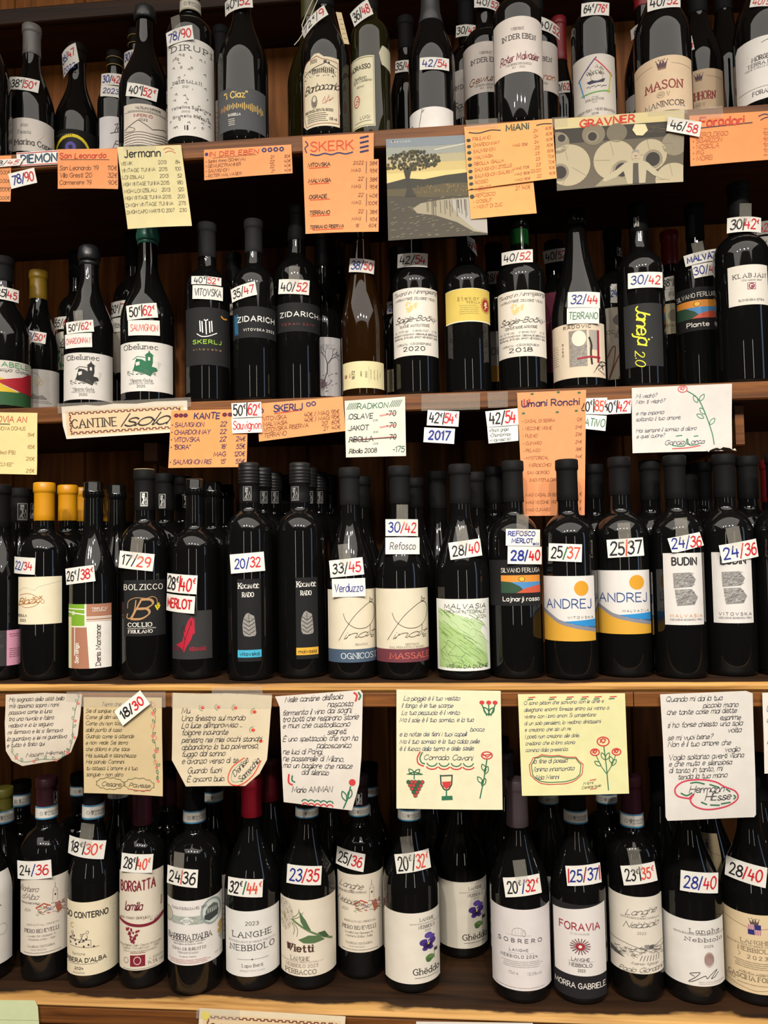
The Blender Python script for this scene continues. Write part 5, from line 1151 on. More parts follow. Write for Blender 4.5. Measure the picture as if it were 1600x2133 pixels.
def d(s):
    s.ring(.46, .285, .09, .006, '9a9690', a0=180, a1=360, ry=.06); s.line([(.37, .285), (.37, .32), (.56, .32), (.56, .285)], .006, '9a9690'); s.line([(.28, .32), (.64, .32)], .004, 'b0aca6'); s.ring(.54, .29, .025, .005, '9a9690', ry=.04)
    for i in range(3): s.line([(.42 + .04 * i, .23), (.42 + .04 * i, .32)], .004, 'b0aca6')
    s.text('SOBRERO', .48, .385, .045, .66, '3e3a3e', 'm', tr=6, bend=-1.5); s.text('LANGHE', .46, .50, .032, .27, '4a464a', 'm', tr=4.5); s.line([(.3, .54), (.68, .54)], .004, 'b0aca6'); s.text('NEBBIOLO 2024', .46, .58, .034, .54, '4a464a', 'm', tr=4.5, bend=-1); s.lines(.2, .82, .63, .72, 4, 'b0a9a6', .008); s.text('75cl e', .37, .785, .034, .14, '8a8486', 'a'); s.text('13,5%vol', .68, .79, .034, .21, '8a8486', 'a'); s.lines(.08, .92, .955, .975, 1, 'b0a9a6', .008)
L(b, 1026, 1145, 1895, 2064, 'dbd4d4', d); Pt(b, 1088, 1846, 77, 40, -7, '20~^b/^r32~', hh=.56, ww=.84, tape=.5)
b = B(4, 1207, 1622, 114, 'burg', 0, 'bottle with black label, white panel and red star flower', ('19191b', 1690, 'c'), base=2096)
seal(b, 1690, 1716)
def d(s):
    s.fill([(.03, .085), (1, .0), (1, .76), (.04, .76)], 'dcd6d2', 1); s.text('FORAVIA', .52, .235, .075, .70, '9a2a38', 'm', tr=2.6); s.text('IV-X-MMXXII', .52, .31, .022, .30, '9a9490', 'm')
    cx, cy = .52, .445
    for i in range(18): a = 6.283 * i / 18; s.line([(cx + .06 * math.cos(a), cy + .035 * math.sin(a)), (cx + .17 * math.cos(a), cy + .085 * math.sin(a))], .012, '5a5456' if i % 2 else '8a4a50'); 
    s.disc(cx, cy, .075, '9a3038', 5, ry=.04); s.disc(cx, cy, .03, 'e6dcd4', 6, ry=.016); s.text('LANGHE', .52, .585, .034, .30, '4a4446', 'm'); s.line([(.3, .61), (.74, .61)], .003, 'G'); s.text('NEBBIOLO', .52, .645, .036, .38, '4a4446', 'm'); s.text('2023', .53, .70, .028, .12, '4a4446', 'm'); s.text('MORRA GABRIELE', .50, .865, .055, .92, 'dcd6d0', 'm', tr=2.2, bend=-1)
L(b, 1154, 1258, 1885, 2080, '232124', d); Pt(b, 1216, 1822, 72, 41, -4, '^r|^b25^d/^b37^r|', hh=.56, ww=.90)
b = B(4, 1325, 1615, 108, 'bord', 0, 'dark red-capped bottle with engraved vineyard landscape label', ('3a1a24', 1696, 'c'), base=2090)
seal(b, 1696, 1724)
def d(s):
    k = '4a4644'; s.text('Langhe', .58, .19, .075, .52, k, 'i', rot=-6); s.text('DENOMINAZIONE DI ORIGINE CONTROLLATA', .58, .275, .022, .66, '8a8684', 's'); s.text('Nebbiolo', .58, .36, .075, .60, k, 'i', rot=-4); s.text('2023', .58, .47, .034, .14, '8a8684', 's'); rr = random.Random(6)
    s.fill([(.02, .72), (.18, .76), (.3, .82), (.02, .80)], '55514e', 1); s.line([(.02, .60), (.3, .62), (.62, .68), (.98, .60)], .006, k)
    for i in range(150):
        x = rr.uniform(.05, .97); y = .68 + .12 * rr.random() - .07 * max(0, 1 - abs(x - .72) * 3); s.line([(x, y), (x + rr.uniform(.02, .06), y + rr.uniform(-.012, .018))], .006, rr.choice(['3a3634', '6a6664', '9a9690']), 3)
    for i in range(7): s.line([(.58 + .05 * i, .76), (.54 + .055 * i, .83)], .008, '4a4644', 4)
    s.rect(.62, .62, .70, .66, '8a8684', 4); s.rect(.70, .63, .78, .68, '5a5654', 4); s.text('Azienda Agricola', .62, .865, .032, .46, k, 'i'); s.text('Paolo Giordano', .58, .945, .06, .80, '3a3634', 'i', rot=-3)
L(b, 1273, 1378, 1868, 2028, 'ddd5c8', d); Pt(b, 1331, 1820, 70, 40, -9, '23~|^o35~', tape=.45)
b = B(4, 1443, 1620, 121, 'burg', 0, 'white-labelled bottle with a brown fingerprint and signature', ('1c1c1e', 1690, 'c'), base=2096)
def d(s):
    k = '3e3a3a'; s.text('Langhe', .68, .155, .060, .44, k, 's', tr=4); s.text('DENOMINAZIONE DI ORIGINE CONTROLLATA', .62, .205, .026, .78, '5a5656', 's', bend=-1); s.text('Nebbiolo', .67, .29, .060, .56, k, 's', tr=3.4); s.text('2024', .72, .39, .036, .14, '5a5656', 's'); s.disc(.72, .585, .075, 'b39a92', 1, ry=.105)
    for i in range(7): s.ring(.72, .585 + .004 * i, .010 + .010 * i, .005, '8a6a62', 3, ry=.015 + .014 * i)
    s.line([(.50, .85), (.44, .82), (.50, .80), (.58, .79), (.52, .86), (.42, .94), (.48, .93), (.60, .86), (.66, .84), (.68, .88), (.74, .82), (.84, .76), (.74, .88), (.80, .86), (.86, .80)], .010, 'k', sm=4); s.text('GIAN LUCA COLOMBO', .76, .935, .024, .40, '8a8684', 's'); s.lines(.56, .95, .955, .975, 1, 'b0aca6', .006)
L(b, 1385, 1502, 1917, 2053, 'dfdbd6', d); Pt(b, 1456, 1836, 75, 42, 4, '^b28/^r40', hh=.56)
b = B(4, 1571, 1618, 124, 'burg', 0, 'tan-labelled bottle with blue and pink checkered shield', ('1c1c1e', 1690, 'c'), base=2100)
def d(s):
    k = '5a4a3c'; s.line([(.42, .17), (.06, .10), (.06, .92), (.5, .965), (.94, .92), (.94, .14), (.60, .18)], .005, '8a7050'); s.rect(.43, .125, .60, .255, 'c9b0b0', 1); s.rect(.43, .125, .515, .19, 'd9b4b4', 2); s.rect(.515, .125, .60, .19, '2e2a6a', 2); s.rect(.43, .19, .515, .255, '2e2a6a', 2); s.rect(.515, .19, .60, .255, 'd9b4b4', 2)
    for i in range(4): s.line([(.435 + .022 * i, .185), (.445 + .022 * i, .13)], .008, '8a3a5a', 4); s.line([(.52 + .022 * i, .25), (.53 + .022 * i, .195)], .008, '8a3a5a', 4)
    crown(s, .515, .10, .13, '5a4a44'); s.text('LANGHE', .52, .35, .045, .38, '6a5a4a', 's'); s.text('DENOMINAZIONE DI ORIGINE CONTROLLATA', .52, .40, .022, .80, '8a7a68', 's', bend=-1); s.text('NEBBIOLO', .52, .455, .05, .46, '6a5a4a', 's'); s.text('2023', .54, .545, .045, .26, k, 's', tr=5); s.line([(.29, .50), (.32, .53), (.29, .56)], .008, '9a8a70'); s.lines(.22, .80, .60, .70, 4, '9a8a72', .009)
    s.text('AZIENDA AGRICOLA', .52, .755, .026, .46, k, 's'); s.text('CASCINA FONTANA', .54, .815, .055, .82, k, 's'); s.text('75cl e', .16, .865, .026, .14, '8a7a68', 's'); s.lines(.26, .9, .885, .905, 1, '9a8a72', .008)
L(b, 1508, 1634, 1905, 2070, 'd9c4a0', d); Pt(b, 1553, 1819, 80, 42, 7, '28^r/40', 'h', .56, .76)
# ranks behind, mostly in the shade of the shelf above
gb = 'dark bottles in the shade behind the bottom row'
back = [(5, 1640, .13, 'burg', '55501e', (1690, 1716), 'gold-green capped bottle with excise strip at the left border, in shade'),
        (43, 1626, .16, 'bord', '262224', (1655, 1680), 'shaded bottle with excise strip left of the first dark red cap'),
        (168, 1610, .19, 'bord', '1d1d1f', (1638, 1658), 'shaded bottle with excise strip just left of the stained verse sheet'),
        (247, 1610, .15, 'burg', '1d1d1f', (1652, 1664), 'shaded bottle whose strip peeks under the stained verse sheet'),
        (350, 1590, .16, 'bord', '32161c', None, 'shaded dark red-capped bottle right of the burgundy-capped one'),
        (446, 1610, .15, 'burg', '1d1d1f', (1651, 1672), 'shaded bottle with excise strip under the pointed verse sheet'),
        (566, 1575, .15, 'burg', '5a0f1a', None, 'shaded red-capped bottle behind the bright red cap'),
        (690, 1600, .16, 'burg', '1d1d1f', None, 'shaded dark bottle between the thistle and second bell-tower labels'),
        (773, 1590, .17, 'burg', '1d1d1f', (1640, 1660), 'shaded bottle with strip right of the torn-corner verse sheet'),
        (905, 1595, .20, 'burg', '1d1d1f', None, 'shaded dark bottle behind the two pansy labels'),
        (1060, 1563, .15, 'burg', '4d4347', None, 'shaded grey-capped bottle behind the mauve-grey cap'),
        (1050, 1535, .24, 'burg', '3a3337', None, 'farthest grey-capped bottle in line with the mauve-grey cap'),
        (1150, 1600, .17, 'burg', '1d1d1f', (1655, 1676), 'shaded bottle with strip just under the yellow verse sheet'),
        (1272, 1590, .17, 'bord', '251418', (1655, 1675), 'shaded bottle with strip behind the vineyard-landscape one'),
        (1385, 1580, .17, 'burg', '1d1d1f', None, 'shaded dark bottle left of the long white verse sheet'),
        (1484, 1590, .17, 'burg', '1d1d1f', None, 'shaded bottle with tan shield label between the last two bottles'),
        (1590, 1570, .17, 'burg', '1d1d1f', None, 'shaded dark bottle behind the tan shield label at the border')]
for x, t, dy, kd, hx, sl, lb in back:
    b = B(4, x, t, 100, kd, dy, lb, (hx, (sl[0] if sl else None), 'c'))
    if sl: seal(b, *sl)
    if x == 1484: L(b, 1455, 1502, 1742, 1880, 'c9b48f', lambda s: (s.rect(.3, .12, .46, .26, '5a4a6a', 1), crown(s, .38, .09, .12), s.line([(.5, .25), (1, .3)], .006, '8a7050')))
    if x in (446, 1150, 905): L(b, x - 40, x + 44, 1826, 1960, 'cfc9c0', lambda s: (s.text('ALBA', .4, .2, .06, .4, 'k', 's'), s.lines(.1, .9, .4, .9, 6)))

# ---------------------------------------------------------------- paper notes on the shelf edges
GROUPS = {'price_list': 'handwritten price lists on the shelf edges', 'price_slip': 'loose price slips on the shelf edges', 'handwritten_verse': 'handwritten verse sheets on the shelf edges', 'shop_sign': 'cream shop name signs', 'blank_card': 'blank cards on the lowest shelf edge'}
def note(name, label, cat, q, Y, col, draw, outline=None, wave=.0015, group=None, tapes=(), seed=0):
    """sheet with pixel corners q = TL, TR, BR, BL, hanging at depth Y"""
    c = [at_y(x, y, Y) for x, y in q]; o0 = (c[0] + c[1]) / 2
    W = ((c[1] - c[0]).length + (c[2] - c[3]).length) / 2; H = ((c[3] - c[0]).length + (c[2] - c[1]).length) / 2
    s = Sheet(W, H, col, outline)
    if draw: draw(s)
    group = group or GROUPS.get(name)
    root = tag(empty(name, o0), label, cat, group) if tapes else None
    def M(u, v, h):
        a, e = u / W, 1 - v / H
        p = (c[0] * (1 - a) + c[1] * a) * (1 - e) + (c[3] * (1 - a) + c[2] * a) * e
        w = wave * e * (math.sin(3.1 * a + seed) + .6 * math.sin(5.3 * e + 2 * seed + a) + 1.2)
        return Vector((p.x, p.y - w - h, p.z)) - o0
    ob = s.build('sheet' if root else name, M, root, cu=.008, cv=.008 if wave else None, thick=.0002)
    if not root: ob.location = o0; tag(ob, label, cat, group)
    for tx, ty, tw, th in tapes:
        ts = Sheet(tw * W, th * H); ts.base = ts.m(tape_mat())
        ts.build('tape', lambda u, v, h: M(tx * W + u, (1 - ty) * H + v, h + .0006), root, cu=.008, back=False)
    return s
Y1, Y2, Y3, Y4 = SY[1] - .0012, SY[2] - .0012, SY[3] - .0010, SY[4] - .0012
OR, YE, WH, CRM = 'ec9d68', 'e4d79b', 'e4e0da', 'e0d3b4'
def slip(txt, q, Y, label, st='h', hh=.56, ww=.8, extra=None, col='k', outl=None):
    note('price_slip', label, 'price tag', q, Y, 'e8e5de', lambda s: (s.text(txt, .5, .5, hh, ww, col, st) if txt else None, extra(s) if extra else None), outl, wave=.0006)
def rows(s, items, x0, x1, y0, y1, h, col, st='q', xs=None, bullet=None):
    n = len(items)
    for i, it in enumerate(items):
        y = y0 + (y1 - y0) * (i / max(1, n - 1))
        it = it if isinstance(it, tuple) else (it,)
        if it[0]:
            w = s.width(unicodedata.normalize('NFD', it[0]), 1.3) * h * s.H / 10 / s.W; lim = (xs[0] - .15 if xs and len(it) > 2 and it[1] else x1 - .02 - (.17 if len(it) > 1 and it[-1] else 0)) - x0
            if len(it) > 1 and '/' in it[-1]: lim = .42
            w = min(w, lim); s.text(it[0], x0 + w / 2, y, h, w, col, st, tr=1.3)
        for k, t in enumerate(it[1:]):
            if t: s.text(t, (xs or [x1])[k], y, h, None, col, st, al='r', tr=1.3)
        if bullet and it[0]: s.disc(x0 - .035, y, bullet[0], bullet[1], 4)
# top shelf edge
note('price_list', 'orange slip of prices cut by the left border under the top shelf', 'note', [(-60, 326), (24, 324), (23, 421), (-60, 423)], Y1, OR, lambda s: (rows(s, [('', '0.00€'), ('', '5.00€'), ('', '0.00€'), ('', '5.00€'), ('', '0.00€')], .1, .97, .18, .92, .075, 'n'), s.line([(0, .70), (1, .70)], .01, 'k')))
note('region_sign', 'white sign with red border reading PIEMON in blue capitals', 'sign', [(34, 318), (122, 312), (121, 342), (36, 347)], Y1 - .0006, 'ece8e2', lambda s: (s.text('PIEMON', .54, .50, .55, .86, '1f4a66', 'm', wt=1.1), s.line([(0, .08), (1, .08)], .05, 'r'), s.line([(0, .93), (1, .93)], .05, 'r')), wave=0)
slip('23/^r45', [(-24, 334), (50, 329), (41, 345), (-24, 351)], Y1 - .0022, 'small slip handwritten 23/45 over the left orange price strip')
slip('^b78/^r90', [(17, 362), (71, 349), (78, 381), (24, 394)], Y1 - .0030, 'tilted slip handwritten 78/90 hanging under the region sign')
note('price_list', 'small orange list with red underlined heading and three wines', 'note', [(121, 311), (245, 309), (247, 395), (121, 394)], Y1 - .0014, 'ea9a66', lambda s: (s.text('San Leonardo', .42, .17, .13, .78, 'c03028', 'H', wt=.8), s.line([(.05, .27), (.86, .28)], .014, '5a3a2a'), rows(s, [("San Leonardo '19", '110€'), ("Villa Gresti '20", '32€'), ("Carmenere '19", '90€')], .03, .98, .48, .84, .11, '6a4a34')))
note('price_list', 'tall pale yellow list headed in black script, tilted', 'note', [(244, 306), (377, 302), (401, 472), (267, 478)], Y1 - .0026, 'dbcf9e', lambda s: (s.text('Jermann', .38, .085, .095, .56, '1c1a1c', 'H', wt=.75), s.line([(.72, .05), (.8, .03), (.88, .06)], .008, 'c8603a', sm=3), s.line([(.74, .09), (.82, .07), (.9, .1)], .008, 'c8603a', sm=3),
     rows(s, [('VISVIK', '2013', '84'), ('VINTAGE TUNINA', '2015', '100'), ('LONZBLAU', '2013', '52'), ('MGH VINTAGE TUNINA', '2015', '180'), ('MGH LONZBLAU', '2013', '120'), ('MGH VINTAGE TUNINA', '2015', '200'), ('DMGH VINTAGE TUNINA', '', '275'), ('DMGH CAPO MARTINO 2007', '', '230')], .02, .95, .21, .80, .042, '5a5444', 'q', xs=[.74, .95])), wave=.002, tapes=[(.10, .05, .5, .09)])
note('price_list', 'wide orange list headed in red with a row of blue rings', 'note', [(425, 312), (607, 301), (610, 362), (426, 376)], Y1 - .0006, OR, lambda s: (s.text('IN DER EBEN', .345, .17, .15, .56, 'c03a24', 'H', wt=.8), s.line([(.10, .30), (.6, .28)], .014, '7a3a2a'), [s.ring(.69 + .066 * i, .14, .020, .045, '2a2860') for i in range(4)], s.disc(.03, .16, .02, '2a2860', 4), rows(s, [('• Sankt Anna (SCHIAVA)', "21'", '30€'), ('• GEWURZTRAMINER', "22'", '40€'), ('• SAUVIGNON', "22'", '40€'), ('• ROTER MALVASIER', "21'", '40€')], .02, .98, .40, .88, .10, '5a3428', 'q', xs=[.80, .98])))
def wavy(s, x0, x1, y, a, n, w, c): s.line([(x0 + (x1 - x0) * i / (2 * n), y + (a if i % 2 else -a)) for i in range(2 * n + 1)], w, c, sm=4)
def d(s):
    s.text('SKERK', .385, .11, .095, .56, 'd0502c', 'a', wt=1.3); wavy(s, .10, .66, .195, .008, 3, .014, '2a2c5c'); s.line([(.04, .05), (.07, .09), (.03, .12), (.05, .17)], .012, '2a2c5c', sm=3)
    for i, y in enumerate((.045, .095, .145, .19)):
        for k in range(4): s.disc(.77 + .028 * k, y - .004 * k, .018, '23255c', 4, ry=.011)
    for i, (nm, yr) in enumerate([('VITOVSKA', "2022"), ('MALVASIA', "22'"), ('OGRADE', "22'"), ('TERRANO', "22'")]):
        y = .30 + .163 * i; s.text('.' + nm, .06, y, .036, None, '2c221c', 'H', al='l', tr=1.4, wt=.9); s.line([(.08, y + .032), (.34, y + .03)], .010, 'd0502c')
        s.text(yr, .80, y, .034, None, '3a2a22', 'q', al='r'); s.text('MAG', .76, y + .075, .032, None, '3a2a22', 'q', al='r'); s.text(['38€', '38€', '40€', '38€'][i], .98, y + .01, .036, None, '3a2a22', 'q', al='r'); s.text(['95€', '95€', '100€', '95€'][i], .98, y + .085, .036, None, '3a2a22', 'q', al='r'); s.line([(.84, y - .01), (.835, y + .11)], .006, '3a2a22')
    s.text('.TERRANO RISERVA', .06, .935, .032, None, '2c221c', 'H', al='l', tr=1.2, wt=.9); s.line([(.10, .965), (.52, .962)], .010, 'd0502c'); s.text("18'", .74, .935, .034, None, '3a2a22', 'q', al='r'); s.text('60€', .97, .935, .036, None, '3a2a22', 'q', al='r')
note('price_list', 'tall orange list with red heading over a blue wavy line', 'note', [(630, 285), (789, 276), (789, 484), (637, 488)], Y1 - .0018, OR, d, [(0, 0), (.935, 0), (.935, .27), (1, .27), (1, 1), (0, 1)], wave=.002)
def d(s):
    sky = ['7f888e', '95978e', 'aea482', 'c8b274', 'd9c482']
    for i, c in enumerate(sky): s.rect(0, .085 * i, 1, .085 * i + .09, c, 1)
    s.fill([(0, .44), (.2, .40), (.38, .42), (.6, .39), (1, .36), (1, .60), (0, .60)], '38362b', 2); s.fill([(0, .50), (.3, .50), (.6, .47), (1, .48), (1, .62), (0, .60)], '574e36', 3)
    s.fill([(0, .56), (.4, .60), (1, .60), (1, 1), (0, 1)], '464034', 4); s.fill([(.26, .70), (.34, .655), (.55, .63), (1, .615), (1, .985), (.86, .96), (.70, .86), (.48, .78), (.30, .75)], '9c927a', 5); s.fill([(.62, .64), (1, .62), (1, .98), (.88, .95), (.72, .80)], 'a9a39a', 6)
    rr = random.Random(21)
    for i in range(24): x = rr.uniform(.4, .8); s.line([(x, .64), (x + .004, .64 + rr.uniform(.05, .2))], .006, '5c5546', 7)
    s.fill([(.17, .30), (.26, .30), (.235, .40), (.25, .50), (.30, .585), (.18, .585), (.21, .48)], '37332a', 7)
    for i in range(230):
        a = rr.uniform(0, 6.28); r = math.sqrt(rr.random()); x = .26 + .30 * r * math.cos(a); y = .235 + .095 * r * math.sin(a) - .03 * math.cos((x - .26) * 4) + .02
        if x > .01: s.disc(x, y, rr.uniform(.008, .018), rr.choice(['3f3b2c', '4a4530', '57502f', '353226']), 7 + i % 2, n=6)
    for i in range(150): x, y = rr.uniform(.02, .9), rr.uniform(.60, .98); s.line([(x, y), (x + .03, y - .006)], .005, rr.choice(['77705c', '4a4438', '887c5e']), 4.5)
    for i in range(60): x, y = rr.uniform(.3, .98), rr.uniform(.49, .56); s.line([(x, y), (x, y - .015)], .006, rr.choice(['8a6a3a', '6e5a38', '9a7a44']), 4)
    s.line([(.5, .13), (.72, .10), (.98, .06)], .012, 'c9c2ae', 2); s.disc(.46, .245, .012, 'f2e2a4', 9, n=10); s.text('GRAVNER', .15, .035, .016, .2, 'cfcfca', 'b', tr=5); s.line([(.07, .03), (.075, .02)], .012, 'k')
note('landscape_photo', 'photo print of a lone tree by a pond at dusk', 'picture', [(804, 290), (1006, 279), (1016, 490), (809, 502)], Y1 - .0008, 'c9c4bb', d, wave=.0012)
it = ['FRIULANO', 'CHARDONNAY', 'SAUVIGNON', 'MALVASIA', 'RIBOLLA GIALLA', 'SAUVIGNON ZITELLE', 'SAUVIGNON SAURINT', 'ROSSO', 'MERLOT']
def d(s):
    s.text('MiANi', .60, .085, .10, .25, '1f4a3c', 'H'); s.line([(.05, .10), (.16, .125), (.30, .095), (.41, .115)], .016, '23222a', sm=4); s.line([(.82, .09), (.9, .075), (.99, .085)], .016, '23222a', sm=3)
    mg = ['', '', 'MAG 135€', '', '', '', 'MAG 170€', 'MAG 180€', 'MAG 190€']; yr = ["24'", "24'", "24'", "23'", "23'", "23'", "23'", "22/20'", "22'"]; pr = ['60€', '60€', '60€', '60€', '60€', '70€', '70€', '90€', '90€']
    for i in range(9):
        y = .225 + .0985 * i; yy = y - .05 - .035 * (i / 8); s.text(it[i], .085, y - .01, .05, None, 'b05a34', 'q', al='l', tr=1.3, rot=-1); s.disc(.04, y, .024, '2f3a30', 4, ry=.026)
        if mg[i]: s.text(mg[i], .70, yy + .02, .042, None, '9a4a2c', 'q', al='r', tr=1.1)
        s.text(yr[i], .83, yy, .048, None, 'b05a34', 'q', al='r', tr=1.2); s.text(pr[i], .985, yy - .02, .048, None, 'b05a34', 'q', al='r', tr=1.2)
note('price_list', 'orange list of nine wines with green dots and wavy heading lines', 'note', [(967, 264), (1150, 247), (1160, 372), (975, 396)], Y1 - .0036, 'f0ae6e', d, wave=.001)
note('price_list', 'small orange sheet added below the nine-wine list', 'note', [(975, 392), (1111, 377), (1118, 445), (981, 457)], Y1 - .0030, 'eeac6c', lambda s: (s.text('REFOSCO', .10, .27, .11, None, 'b05a34', 'q', al='l', tr=1.3), s.text('- COSSUT', .06, .46, .10, None, 'b05a34', 'q', al='l', tr=1.3), s.text('- MONT DI ZUC', .06, .63, .10, None, 'b05a34', 'q', al='l', tr=1.3), s.disc(.05, .29, .035, '2f3a30', 4), s.text("21' 140€", .94, .17, .11, None, 'b05a34', 'q', al='r', tr=1.2)), wave=.001)
def d(s):
    s.rect(0, .14, 1, 1, '5f5646', 1); s.rect(0, 0, 1, .15, 'cdbd8a', 2); s.text('GRAVNER', .405, .085, .10, .42, 'c03020', 'H', wt=1.1, rot=-2); rr = random.Random(31)
    def jar(x, y, r, mx, my, mr, c='b3a688'):
        s.disc(x, y, r, c, 3, n=30)
        for k in range(4): a = .6 + k * 1.3; s.line([(x + r * .2 * math.cos(a), y + r * .4 * math.sin(a)), (x + r * .95 * math.cos(a), y + r * 1.65 * math.sin(a))], .005, '7f745e', 4)
        if mr: s.disc(mx, my, mr * 1.4, '8a7f6a', 4, ry=mr * 2.4); s.disc(mx, my, mr, '2b2620', 5, ry=mr * 1.75)
    s.rect(0, .15, 1, .36, '332e26', 2); jar(.02, .34, .09, .05, .28, .03, '857b66'); jar(.48, .26, .08, .46, .32, 0, '6f6653'); jar(.30, .26, .09, .29, .29, .035, '7a705c'); jar(.93, .46, .10, .9, .5, 0, '8a806a')
    jar(.10, .66, .17, .03, .75, .05); jar(.46, .64, .165, .52, .78, .055); jar(.74, .60, .13, .76, .66, .055); jar(.92, .96, .14, .9, 1, 0); jar(.42, 1.0, .11, .4, 1, 0) if False else None
    s.fill([(.30, .99), (.36, .90), (.46, .86), (.56, .92), (.60, .99)], '94896f', 6)
    s.fill([(.56, .985), (.53, .80), (.47, .88), (.38, .93), (.36, .90), (.47, .78), (.54, .69), (.60, .66), (.66, .66), (.72, .70), (.80, .84), (.86, .92), (.84, .95), (.76, .88), (.71, .80), (.70, .985)], 'b3a88c', 7); s.fill([(.60, .985), (.605, .70), (.645, .70), (.65, .985)], '4a453c', 8)
    s.disc(.625, .60, .032, 'b8a68c', 8, ry=.07); s.fill([(.595, .58), (.60, .53), (.625, .515), (.65, .53), (.655, .58), (.64, .55), (.61, .55)], '8f8a7e', 9); s.line([(.612, .60), (.638, .60)], .008, '5a4f42', 9); s.line([(.615, .635), (.635, .635)], .006, '6a5a4a', 9); s.line([(.625, .60), (.624, .62)], .006, '8a7862', 9)
    s.fill([(.62, .16), (.70, .17), (.72, .26), (.68, .33), (.63, .32), (.60, .24)], 'd9cda0', 9)
    for i in range(14): s.line([(rr.uniform(.62, .9), rr.uniform(.17, .3)), (rr.uniform(.62, .9), rr.uniform(.17, .3))], .004, '6a5f4c', 4)
note('newspaper_clipping', 'yellowed clipping of clay jars and a man with spread arms', 'picture', [(1155, 248), (1426, 228), (1422, 381), (1160, 399)], Y1 - .0008, 'c9bb90', d, [(0, 0), (1, 0), (.99, .98), (.60, 1.0), (.25, .97), (.12, 1.0), (.02, 1.0)], wave=.0025, tapes=[(-.02, .12, .12, .14), (.72, .06, .30, .14)])
slip('46/^r58', [(1392, 243), (1462, 254), (1457, 286), (1388, 273)], Y1 - .0050, 'slip handwritten 46/58 where the clipping meets the right orange list')
note('price_list', 'orange list headed in red at the right border under the top shelf', 'note', [(1436, 241), (1634, 229), (1636, 331), (1438, 347)], Y1 - .0022, 'ef9a62', lambda s: (s.text('Foradori', .34, .15, .17, .46, 'c8402a', 'H'), s.line([(.02, .27), (.66, .22)], .022, '3a3048'), s.line([(.73, .10), (.80, .06), (.88, .12), (.97, .08)], .022, '3a3048', sm=3), s.line([(.75, .18), (.82, .13), (.9, .19)], .020, '3a3048', sm=3), rows(s, [('• TEROLDEGO', "23'"), ('• SGARZON', "23'"), ('• NOSIOLA', "23'"), ('• P.G', "23'"), ('• MOREI', "23'")], .03, .84, .40, .86, .085, 'b0603a', 'q')), wave=.001)
# second shelf edge
note('price_list', 'pale yellow list cut by the left border under the second shelf', 'note', [(-70, 858), (78, 860), (78, 989), (-70, 986)], Y2, YE, lambda s: (s.text('MOVIA AN', .60, .11, .10, .5, 'c03a2c', 'q'), s.line([(.3, .19), (.62, .19)], .014, '5a4a3a'), rows(s, [('NOVA DOMUS', ''), ('', '54€'), ('', ''), ('', '65€'), ('Pinot (P.B)', ''), ('', '210€'), ('"CUVEE"', ''), ('', '215€')], .46, .96, .26, .94, .055, 'a0643c', 'q')))
def cant(s):
    s.rect(.03, .16, .97, .92, 'd9bf98', 1); br = '6a3026'
    def meander(x0, y0, x1, y1, n, dx, dy):
        p = []
        for i in range(n):
            a = i / n; e = (i + .5) / n; X = lambda t: x0 + (x1 - x0) * t; Yy = lambda t: y0 + (y1 - y0) * t
            p += [(X(a), Yy(a)), (X(e), Yy(e)), (X(e) + dx, Yy(e) + dy), (X(e + .5 / n) + dx, Yy(e + .5 / n) + dy), (X(e + .5 / n), Yy(e + .5 / n))]
        s.line(p, .030, br)
    meander(.06, .22, .94, .22, 18, 0, .045); meander(.06, .86, .94, .86, 18, 0, -.045); meander(.06, .22, .06, .86, 4, .008, 0); meander(.94, .22, .94, .86, 4, -.008, 0)
    s.text('CANTINE', .255, .56, .26, .36, '2c2624', 's', wt=.9); s.text('Isola', .65, .53, .38, .36, '2c2624', 'i', wt=1.3)
note('shop_sign', 'torn cream sign with zigzag border reading CANTINE Isola, second shelf', 'sign', [(128, 846), (390, 833), (393, 899), (134, 915)], Y2 - .0004, 'e0d6c6', cant, [(0, .02), (.2, .0), (.3, .05), (.42, .0), (.6, .04), (.75, 0), (1, .02), (1, .96), (.9, 1), (.02, 1), (0, .6)], wave=.001, tapes=[(-.03, .22, 1.06, .30)])
def d(s):
    s.text('KANTE', .47, .105, .10, .33, '23225a', 'H')
    for x in (.07, .13, .19, .70, .77, .84): s.disc(x, .09, .034, 'b83a34', 4, ry=.036); s.ring(x, .09, .016, .022, '2a1c3a', 5)
    rows(s, [('SAUVIGNON', "22'", ''), ('CHARDONNAY', "22'", ''), ('VITOVSKA', "22'", '24€'), ('"BORA"', "18'", '55€'), ('', 'MAG', '120€'), ('SAUVIGNON RIS', "15'", '55€')], .06, .97, .255, .90, .075, '23225a', 'h', xs=[.73, .97], bullet=(.008, '23225a'))
note('price_list', 'orange list in navy marker with red ringed dots around its heading', 'note', [(357, 855), (517, 852), (514, 973), (351, 975)], Y2 - .0014, 'ee9f64', d, wave=.0015)
note('price_list', 'tilted orange list with navy heading underlined in red', 'note', [(535, 841), (714, 826), (720, 898), (540, 920)], Y2 - .0006, OR, lambda s: (s.text('SKERLJ', .36, .18, .17, .33, '23225a', 'H'), s.line([(.2, .31), (.52, .28)], .022, 'c03a2c'), s.ring(.05, .2, .022, .03, '2a2860'), s.ring(.60, .14, .022, .03, '2a2860'), s.ring(.66, .13, .022, .03, '2a2860'), rows(s, [('VITOVSKA', '40€ / MAG 95€'), ('MALVASIA', '40€ / MAG 95€'), ('VITOVSKA RISERVA', "20'  60€"), ('TERRANO', "21'  40€")], .06, .94, .42, .86, .11, '4a2c24', 'q')), wave=.0012)
slip('50~|^r62~', [(482, 840), (544, 837), (546, 868), (484, 871)], Y2 - .0042, 'slip handwritten 50/62 between the two orange lists', hh=.68, ww=.9)
